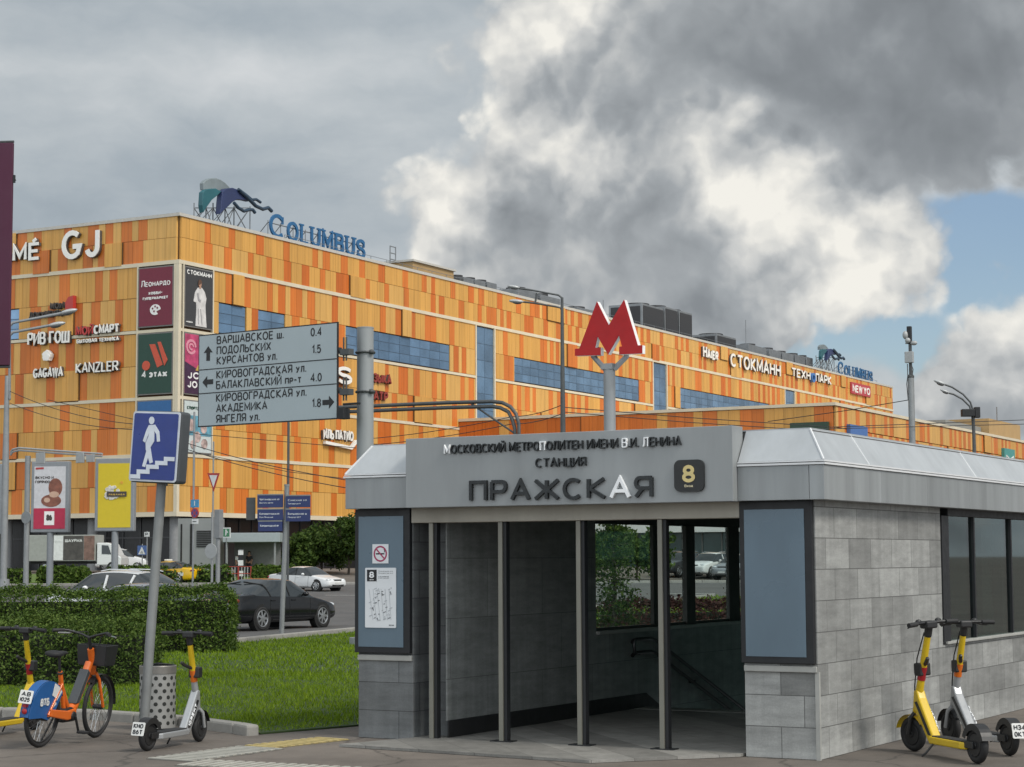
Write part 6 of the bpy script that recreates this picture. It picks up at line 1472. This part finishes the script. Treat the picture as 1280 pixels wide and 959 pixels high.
for s in (-1,1): q.tube([(0,s*.065,R),(.25,s*.05,.62)], .013, 8); q.tube([(0,s*.065,R),(.42,s*.05,.29)], .016, 8)
q.tube([ax0.lerp(ax1,.56),ax0.lerp(ax1,.84)], .036, 12); q.build('frame', ORP, t, smooth=50)
q = MB(); q.plate([(.56,.40),(.63,.40),(.80,.70),(.76,.74)],-.052,.052); q.build('down_tube_panel', mat('panel_charcoal', (.045,.05,.055), .45), t, bevel=.006)
q = MB(); q.plate([(.02,.31),(.36,.25),(.52,.27),(.52,.36),(.36,.345),(.02,.385)],-.092,-.060); q.build('chain_guard', ORP, t, bevel=.01)
q = MB(); q.plate([(.34,.22),(.56,.22),(.60,.34),(.50,.37),(.36,.36)],-.055,.06); q.cyl((.46,-.11,.285),(.46,.11,.285),.05,n=14); q.build('motor_case', SCB, t, bevel=.02)
q = MB(); q.tube([(.46,-.115,.285),(.53,-.125,.13)], .013, 8); q.tube([(.46,.115,.285),(.39,.125,.44)], .013, 8); q.build('crank', SCB, t)
for s,(x,z) in ((-1,(.53,.125)),(1,(.39,.445))): q = MB(); q.box(x-.05,x+.05,min(s*.13,s*.23),max(s*.13,s*.23),z-.012,z+.012); q.build('pedal', RUB, t, bevel=.005)
q = MB(); q.tube([(.27,0,.72),(.22,0,.90)], .015, 10); q.build('seat_post', SCB, t); q = MB(); q.torus((.275,0,.725),(.3,0,-1),.024,.012,16,6); q.build('seat_clamp', RUB, t)
q = MB(); q.plate([(.07,.925),(.10,.955),(.20,.95),(.32,.945),(.37,.925),(.30,.905),(.18,.895),(.09,.895)],-.035,.035); Mx = Matrix.Translation((.12,0,.925)); q.ball((0,0,0),.10,.098,.036,16,8,Mx); q.build('saddle', RUB, t, bevel=.018, smooth=60)
for s in (-1,1):                                              # rear guard: a three quarter disc on each side of the wheel
    pts = [(R*1.04*cos(radians(a)),R+R*1.04*sin(radians(a))) for a in range(38,186,8)]+[(-.10,R-.02),(.02,R-.05),(.14,R+.02)]
    q = MB(); q.plate(pts, s*.052-.004, s*.052+.004); gd = q.build('wheel_guard', BLUEG, t)
    yy = (s*.058 if s > 0 else -.062)
    q = MB()
    for (a0,a1,r0,r1) in ((42,74,.62,1.0),(34,56,.30,.56)): q.plate([(R*r1*cos(radians(a)),R+R*r1*sin(radians(a))) for a in range(a0,a1+1,8)]+[(R*r0*cos(radians(a)),R+R*r0*sin(radians(a))) for a in range(a1,a0-1,-8)], yy, yy+.003)
    q.build('white_patch', WHS, gd)
    q = MB(); text(q,'ВТБ',-.16,.0,R+.10,.075,.22,yy-.003,yy+.001) if s < 0 else text(q,'ВТБ',-.16,.0,R+.10,.075,.22,.061,.0575,Matrix.Scale(-1,4,(1,0,0))@Matrix.Translation((.16,0,0)))
    q.build('lettering', WHS, gd)
q = MB(); pr = [(cos(radians(a)),sin(radians(a))) for a in range(30,190,10)]
for (c0,s0),(c1,s1) in zip(pr[:-1],pr[1:]): q.add([(c0*R*1.05,-.045,R+s0*R*1.05),(c1*R*1.05,-.045,R+s1*R*1.05),(c1*R*1.05,.045,R+s1*R*1.05),(c0*R*1.05,.045,R+s0*R*1.05)], [(0,1,2,3)])
q.build('mudguard', BLUEG, t, smooth=50)
q = MB(); MP = Matrix.Translation((-.345,0,R+.20)) @ Matrix.Rotation(radians(-90),4,'Z') @ Matrix.Rotation(radians(-18),4,'X'); q.plate(rrect(-.072,.072,-.066,.066,.01),-.006,0,MP); pl_ = q.build('plate', PLATE, t)
q = MB(); text(q,'АВ',-.052,.052,.008,.042,.2,-.0095,-.0065,MP); text(q,'Ю25',-.052,.052,-.047,.042,.2,-.0095,-.0065,MP); q.build('lettering', SIGNB, pl_); q = MB(); q.box(-.36,-.30,-.02,.02,R+.10,R+.13); q.ball((-.352,0,R+.06),.012,.03,.03); q.build('tail_lamp', REDL, t)
q = MB(); P = lambda f: ax0.lerp(ax1, f)
for s in (-1,1): q.tube([(WB,s*.06,R),P(.40)+Vector((0,s*.055,0)),P(.50)+Vector((0,s*.03,0))], .017, 8)
q.tube([P(.48),P(.58)], .03, 10); q.build('front_fork', ORP, t, smooth=50, M=T)
q = MB(); pr = [(cos(radians(a)),sin(radians(a))) for a in range(0,135,10)]
for (c0,s0),(c1,s1) in zip(pr[:-1],pr[1:]): q.add([(WB+c0*R*1.06,-.035,R+s0*R*1.06),(WB+c1*R*1.06,-.035,R+s1*R*1.06),(WB+c1*R*1.06,.035,R+s1*R*1.06),(WB+c0*R*1.06,.035,R+s0*R*1.06)], [(0,1,2,3)])
q.build('front_mudguard', SCB, t, smooth=50, M=T)
q = MB(); q.tube([P(.82),P(1.0)], .018, 10); a = P(1.0); q.tube([a+Vector((-.17,-.31,.06)),a+Vector((-.06,-.22,.065)),a+Vector((.0,-.08,.03)),a,a+Vector((.0,.08,.03)),a+Vector((-.06,.22,.065)),a+Vector((-.17,.31,.06))], .013, 10); q.build('handlebar', SCB, t, smooth=50, M=T)
q = MB()
for s in (-1,1): q.tube([a+Vector((-.09,s*.245,.064)),a+Vector((-.19,s*.325,.06))], .019, 10)
q.build('grip', RUB, t, smooth=50, M=T)
q = MB()
for s in (-1,1): q.tube([a+Vector((-.02,s*.17,.06)),a+Vector((.02,s*.24,.03)),a+Vector((-.06,s*.33,.03))], .009, 6)
q.build('brake_lever', CHROME, t, smooth=50, M=T)
q = MB()
for s in (-1,1): q.tube([a+Vector((.01,s*.15,.05)),a+Vector((.12,s*.08,.05)),P(.75)+Vector((.06,s*.03,0)),P(.5)+Vector((.03,s*.02,0))], .005, 5)
q.build('brake_cable', RUB, t, M=T)
q = MB(); bx0, bx1, bw = P(.8).x+.03, P(.8).x+.26, .15; z0, z1 = .78, .98            # basket: slatted walls flaring upwards
for (xa,ya,xb,yb) in ((bx0,-bw,bx1,-bw),(bx0,bw,bx1,bw),(bx0,-bw,bx0,bw),(bx1,-bw,bx1,bw)):
    k = 1.12; cx = (bx0+bx1)/2
    A = [Vector((cx+(x-cx)*f,y*f,z)) for (x,y) in ((xa,ya),(xb,yb)) for f,z in ((1,z0),(k,z1))]
    nrm = (A[2]-A[0]).cross(A[1]-A[0]).normalized()*.006
    q.add([A[0]-nrm,A[2]-nrm,A[3]-nrm,A[1]-nrm,A[0]+nrm,A[2]+nrm,A[3]+nrm,A[1]+nrm],[(0,1,2,3),(7,6,5,4),(0,4,5,1),(1,5,6,2),(2,6,7,3),(3,7,4,0)])
q.box(bx0,bx1,-bw,bw,z0-.012,z0); q.build('basket', SCB, t, M=T)
q = MB(); q.tube([(.36,.08,.26),(.30,.16,.02)], .011, 6); q.build('kickstand', SCB, t)

# ================================================================== GREENERY, BARRIERS, PEOPLE
rng_ = np.random.default_rng(5)
HEDGE = leaf_mat('hedge_leaf', [(.022,.046,.008),(.065,.115,.018),(.145,.205,.040)])
def hedge(label, p0, p1, depth, h, n, size, m, core, seed, name='hedge', wave=.17):
    a = Vector((*p0,0)); b = Vector((*p1,0)); d = (b-a); L = d.length; d.normalize(); nn = Vector((-d.y,d.x,0))
    t = thing(name, label, 'hedge', (a.x,a.y,zg(a.x,a.y)), atan2(d.y,d.x)); rg = np.random.default_rng(seed)
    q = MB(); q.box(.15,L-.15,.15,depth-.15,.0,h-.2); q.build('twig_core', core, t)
    # points over the shell: front, top, back, ends
    ar = np.array([L*h, L*depth, L*h*.35, depth*h, depth*h]); k = rg.choice(5, n, p=ar/ar.sum()); u = rg.random(n); v = rg.random(n)
    P = np.zeros((n,3)); N = np.zeros((n,3))
    for i, f in enumerate((lambda u,v: (u*L, 0*u, v*h), lambda u,v: (u*L, v*depth, 0*u+h), lambda u,v: (u*L, 0*u+depth, v*h), lambda u,v: (0*u, u*depth, v*h), lambda u,v: (0*u+L, u*depth, v*h))):
        s = k == i; P[s] = np.stack(f(u[s], v[s]), 1); N[s] = ((0,-1,0),(0,0,1),(0,1,0),(-1,0,0),(1,0,0))[i]
    # clumpy surface: push in and out with noise, round the top edges
    off = np.array([noise.noise(Vector((p[0]*1.6+seed,p[1]*1.6,p[2]*1.9)))*1.0+noise.noise(Vector((p[0]*5+seed,p[1]*5,p[2]*5)))*.5 for p in P])
    P += N*(off*wave+rg.normal(0,.035,n))[:,None]
    edge_ = np.clip((P[:,2]-(h-.25))/.25, 0, 1); P[:,1] += np.where(P[:,1] < depth*.5, 1, -1)*edge_**2*.14; ex = np.where(P[:,0] < L*.5, 1, -1); nearend = np.clip(1-np.minimum(P[:,0], L-P[:,0])/.3, 0, 1); P[:,0] += ex*edge_**2*.12*nearend
    P[:,2] = np.clip(P[:,2]+rg.normal(0,.03,n)+(rg.random(n) < .04)*rg.random(n)*.14*(P[:,2] > h*.8), .02, None)
    leaves('foliage', P, size, m, t, .25, seed, nrm=N)
    return t
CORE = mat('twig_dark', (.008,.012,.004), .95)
hedge('long clipped green hedge between lawn and road at the left', (-14.5,38.9), (-5.75,40.4), 1.1, 1.25, 46000, .031, HEDGE, CORE, 3)
HEDGE2 = leaf_mat('pale_hedge_leaf', [(.030,.058,.010),(.075,.125,.024),(.145,.20,.045)])
hedge('lower paler hedge in front of the long one behind the bicycle', (-10.0,29.2), (-5.45,28.9), .9, .93, 22000, .027, HEDGE2, CORE, 8)
for lab, p0, p1, h in (('low far hedge left of the box truck',(-36,126.5),(-31.5,126.5),.95),('low far hedge under the box truck',(-30.9,127),(-27.8,127),1.0),('longer low far hedge right of the truck',(-26.4,127),(-18.5,127),1.05),('small round far shrub near the grey pavilion',(-16.6,124.7),(-13.9,124.7),1.1)):
    a = at(640,700,126); hedge(lab, p0, p1, 1.4, h, 1600, .14, HEDGE, CORE, int(p0[0]*7)%97, wave=.2)
REDLF = leaf_mat('barberry_leaf', [(.022,.010,.009),(.050,.018,.017),(.080,.036,.026)])
hedge('dark red leaved hedge seen through the station windows', (2.2,41.0), (6.6,43.2), 1.2, .93, 9000, .045, REDLF, CORE, 14)
# grass blades on the near lawn, thinning with distance
def inpoly(x, y, poly):
    c = np.zeros(len(x), bool); j = len(poly)-1
    for i in range(len(poly)):
        xi, yi = poly[i]; xj, yj = poly[j]
        m = ((yi > y) != (yj > y)) & (x < (xj-xi)*(y-yi)/(yj-yi+1e-12)+xi); c ^= m; j = i
    return c
GRASS = leaf_mat('grass_blade', [(.075,.135,.006),(.145,.235,.010),(.22,.30,.022)], .6)
def grass(name, n, x0, x1, y0, y1, poly, hgt, wid, seed, z, pw=1.0):
    rg = np.random.default_rng(seed); x = rg.uniform(x0,x1,n); y = y0+(y1-y0)*rg.random(n)**pw; k = inpoly(x,y,poly); x = x[k]; y = y[k]; n = len(x)
    patch = np.array([noise.noise(Vector((a*.9,b*.9,0)))+.6*noise.noise(Vector((a*3,b*3,5))) for a,b in zip(x,y)])
    h = hgt*(.75+.55*patch)*rg.uniform(.55,1.25,n); h = np.clip(h,.02,None); an = rg.uniform(0,2*pi,n); w = wid*rg.uniform(.7,1.3,n)
    lean = rg.normal(0,.45,(n,2))*h[:,None]; V = np.empty((n,3,3)); zz = np.array([zg(a,b) for a,b in zip(x,y)])+z
    V[:,0] = np.stack([x-np.cos(an)*w, y-np.sin(an)*w, zz],1); V[:,1] = np.stack([x+np.cos(an)*w, y+np.sin(an)*w, zz],1); V[:,2] = np.stack([x+lean[:,0], y+lean[:,1], zz+h],1)
    me = bpy.data.meshes.new(name); me.vertices.add(n*3); me.vertices.foreach_set('co', V.ravel()); me.loops.add(n*3); me.loops.foreach_set('vertex_index', np.arange(n*3)); me.polygons.add(n); me.polygons.foreach_set('loop_start', np.arange(0,n*3,3)); me.polygons.foreach_set('loop_total', np.full(n,3)); me.materials.append(GRASS); me.update(calc_edges=True)
    o = bpy.data.objects.new(name, me); COL.objects.link(o); tag(o, 'short green lawn grass', 'grass', kind='stuff'); return o
lawn_in = [(-14,25.45),(-6.08,23.9),(-4.9,23.4),(-3.72,22.46),(-2.95,21.5),(-2.72,21.05),(-1.73,21.98)]+[tuple(kk[0]),tuple(kk[1]),(16,50),(15.5,98),edge(50),edge(25),edge(10),edge(-3),(-9.3,41),(-30,41.0),(-30,31)]
grass('grass', 70000, -9, 0.5, 20.9, 32, lawn_in, .070, .0065, 3, .016, 1.2)
grass('grass', 60000, -8, 6, 31, 56, lawn_in, .085, .012, 4, .016, 1.0)
grass('grass', 9000, 1, 16, 55, 98, lawn_in, .16, .03, 6, .016, 1.0)

BARK = mat('bark', (.07,.055,.042), .9, var=.3, bump=.4)
def tree(label, x, y, h, cr, cz, nl, size, m, seed, trunk=True, name='leafy_tree', squash=.8, lobes=7):
    z0 = zg(x,y); t = thing(name, label, 'tree', (x,y,z0), 0); rg = np.random.default_rng(seed); rr = random.Random(seed)
    q = MB(); q.tube([(0,0,0),(.05,0,h*.25),(.0,.05,h*.55),(.02,0,h*.85)], [h*.022,h*.017,h*.011,h*.004], 8)
    cs = []
    for i in range(lobes):
        an = rr.random()*6.3; rad = cr*.62*sqrt(rr.random()); zc = cz+(h-cz)*(.15+.7*rr.random()); cs.append((rad*cos(an),rad*sin(an),zc,cr*rr.uniform(.34,.58)))
        q.tube([(0,0,max(h*.2,zc*.55)),(rad*cos(an)*.5,rad*sin(an)*.5,zc*.85),(rad*cos(an),rad*sin(an),zc)], [h*.009,h*.006,h*.002], 5)
    q.build('trunk', BARK, t, smooth=50)
    P = []
    for i in range(nl):
        c = cs[i%len(cs)]; v = rg.normal(size=3); v /= np.linalg.norm(v); r = c[3]*(rg.random()**.45)*(1+.35*noise.noise(Vector((v*2.2).tolist())+Vector((seed,i%len(cs),0))))
        P.append((c[0]+v[0]*r, c[1]+v[1]*r, c[2]+v[2]*r*squash))
    leaves('crown', P, size, m, t, .3, seed); return t
TREEL = leaf_mat('tree_leaf', [(.016,.036,.008),(.045,.080,.016),(.095,.140,.030)])
for i, (lab, px, D, py, cr) in enumerate((('dark round tree between the grey pavilion and the station',372,136,668,1.5),('taller dark tree beside the station pillar',402,139,655,2.2),('tree half hidden by the left station pillar',436,137,643,2.4),('broad tree seen through the first station window',795,128,660,2.6),('shrubby tree far beyond the first station window',765,134,668,2.6))):
    p = at(px,py,D); tree(lab, p.x, p.y, p.z-zg(p.x,p.y), cr, .8, 4200, .16, TREEL, 40+i, lobes=9)
p = at(766,655,30.0); CONI = leaf_mat('conifer_leaf', [(.014,.034,.008),(.04,.075,.014),(.09,.125,.022)])
# young conifer beside the entrance: tiered drooping sprays
t = thing('young_conifer', 'young green conifer just outside the station windows', 'tree', (p.x,p.y,.06), 0); rg = np.random.default_rng(77); H_ = p.z+.35
q = MB(); q.tube([(0,0,0),(.02,0,H_*.5),(0,0,H_)], [.05,.03,.008], 8); P = []
for i in range(64):
    z = .12+(H_-.2)*(i/64); an = i*2.4; L = (.62*(1-z/H_)**.75+.07)*rg.uniform(.7,1.1); e = Vector((cos(an)*L,sin(an)*L,z-.12*L+.1)); q.tube([(0,0,z),tuple(e)], [.010,.003], 4)
    for k in range(75):
        f = rg.random()**.7; b = Vector((0,0,z)).lerp(e,f); s = .09*(1-f*.5); P.append((b.x+rg.normal(0,s),b.y+rg.normal(0,s),b.z+rg.normal(0,s*.7)))
q.build('trunk', BARK, t); leaves('foliage', P, .030, CONI, t, .2, 77)
# some tall weeds by the lamp base at the road edge
# grey pavilion with canopy (other station stairway) and barriers
GPV = mat('pavilion_grey', (.21,.22,.22), .6, var=.12, scale=.6)
p = at(231,705,133); q0 = at(258,705,133); FP = Frame(Vector((p.x,133,zg(p.x,133))), -.05)
t = thing('service_pavilion', 'grey metal service pavilion with louvres and a flat canopy before the mall', 'pavilion', FP.o, FP.yaw)
zq = lambda y: FP.onT(240,y).z
q = MB(); q.box(-.5,2.2,0,2.5,0,zq(648)); q.build('wall', GPV, t); q = MB()
for i in range(9): q.box(.8,1.9,-.05,-.002,zq(684)+i*.13,zq(684)+.07+i*.13)
q.build('louvre', ARCH, t); q = MB(); q.box(.35,.5,-.03,-.002,.1,zq(655)); q.box(-.3,-.2,-.03,-.002,.1,zq(655)); q.build('door_gap', ARCH, t)
a, b = FP.onT(280,678,.3), FP.onT(351,666,.3); q = MB(); q.box(a.x,b.x,-.2,3.5,a.z,b.z); q.build('canopy', mat('canopy_grey', (.30,.34,.35), .5, var=.06), t, bevel=.03)
q = MB(); q.box(a.x+.3,b.x-.4,2.5,2.7,0,a.z-.003); q.build('back_wall', mat('pavilion_mid', (.17,.17,.17), .7, var=.15), t); q = MB()
for x in (a.x+.25,b.x-.35): q.box(x-.06,x+.06,0,.14,0,a.z)
q.build('canopy_post', GPV, t)
RW = mat('barrier_red', (.34,.05,.035), .5); 
for i, px in enumerate((274,290,306,322,336)):
    p = at(px,708,128); z0 = zg(p.x,p.y); t = thing('barrier', 'red and white tubular crowd barrier before the grey pavilion', 'barrier', (p.x,p.y,z0+.05), -.1, 'red and white barriers')
    q = MB(); q.tube([(-.4,0,0),(-.4,0,1.0),(.4,0,1.0),(.4,0,0)], .035, 6); q.tube([(-.4,0,.55),(.4,0,.55)], .03, 6); q.build('rail', RW, t); q = MB()
    for x in (-.2,0,.2): q.tube([(x,0,.05),(x,0,1.0)], .018, 5)
    q.build('bar', WHS, t)
p = at(301,690,129.5); t = thing('chevron_post', 'black and white striped post before the grey pavilion', 'post', (p.x,p.y,zg(p.x,p.y)), 0); q = MB()
for i in range(6): q.cur = i%2; q.box(-.16,.16,-.1,.1,.35*i,.35*(i+1)); 
q.build('striped_body', [SIGNB, WHS], t)
q = MB(); q.box(-.2,.2,-.14,.14,2.1,2.16); q.build('cap', SIGNB, t)
def person(label, x, y, rz, top, trousers, seed):
    z0 = zg(x,y); t = thing('person', label, 'person', (x,y,z0), rz)
    def skin(name, verts, edges, rad, m, lv=1):
        me = bpy.data.meshes.new(name); me.from_pydata(verts, edges, []); o = bpy.data.objects.new(name, me); COL.objects.link(o)
        s = o.modifiers.new('skin','SKIN'); me.skin_vertices[0].data[0].use_root = True
        for i, r in enumerate(rad): me.skin_vertices[0].data[i].radius = (r if isinstance(r,tuple) else (r,r))
        ss = o.modifiers.new('sub','SUBSURF'); ss.levels = lv; ss.render_levels = lv
        dg = bpy.context.evaluated_depsgraph_get(); m2 = bpy.data.meshes.new_from_object(o.evaluated_get(dg)); bpy.data.objects.remove(o)
        q2 = bpy.data.objects.new(name, m2); COL.objects.link(q2); m2.materials.clear(); m2.materials.append(m); q2.parent = t
        m2.polygons.foreach_set('use_smooth', [True]*len(m2.polygons)); return q2
    V = [(0,0,.95),(0,0,1.15),(0,0,1.38),(0,0,1.48),(0,-.01,1.56),(0,-.015,1.66),(0,0,1.73),(.19,0,1.42),(.23,.02,1.15),(.22,-.06,.92),(.22,-.08,.84),(-.19,0,1.42),(-.23,.02,1.15),(-.22,-.06,.92),(-.22,-.08,.84),(.09,0,.88),(.10,-.06,.50),(.10,.02,.10),(.10,-.10,.04),(-.09,0,.88),(-.10,.05,.50),(-.10,.14,.10),(-.10,.03,.04)]
    Ed = [(0,1),(1,2),(2,3),(3,4),(4,5),(5,6),(2,7),(7,8),(8,9),(9,10),(2,11),(11,12),(12,13),(13,14),(0,15),(15,16),(16,17),(17,18),(0,19),(19,20),(20,21),(21,22)]
    Rd = [(.15,.11),(.14,.10),(.16,.11),.06,.075,.095,.07,.065,.048,.04,.035,.065,.048,.04,.035,.09,.065,.045,.04,.09,.065,.045,.04]
    skin('body', V, Ed, Rd, SKIN)
    skin('shirt', [(0,0,.93),(0,0,1.15),(0,0,1.40),(.20,0,1.41),(.235,.02,1.18),(-.20,0,1.41),(-.235,.02,1.18)], [(0,1),(1,2),(2,3),(3,4),(2,5),(5,6)], [(.17,.125),(.16,.12),(.175,.125),.08,.062,.08,.062], top)
    skin('trousers', [(0,0,.95),(.09,0,.86),(.10,-.06,.50),(.10,.02,.12),(-.09,0,.86),(-.10,.05,.50),(-.10,.14,.12)], [(0,1),(1,2),(2,3),(0,4),(4,5),(5,6)], [(.155,.12),.10,.078,.06,.10,.078,.06], trousers)
    q = MB(); q.ball((0,.01,1.70),.098,.105,.085,12,8); q.build('hair', mat('hair_dark', (.025,.018,.012), .7), t, smooth=60)
p = at(299,700,134); person('person in a white shirt walking before the grey pavilion', p.x, p.y, .4, mat('shirt_white', (.65,.65,.65), .8), mat('trousers_dark', (.03,.03,.04), .8), 1)
p = at(311.5,700,135); person('person in dark clothes beside the white shirted one', p.x, p.y, -.5, mat('shirt_dark', (.03,.03,.035), .8), mat('trousers_dark', (.03,.03,.04), .8), 2)
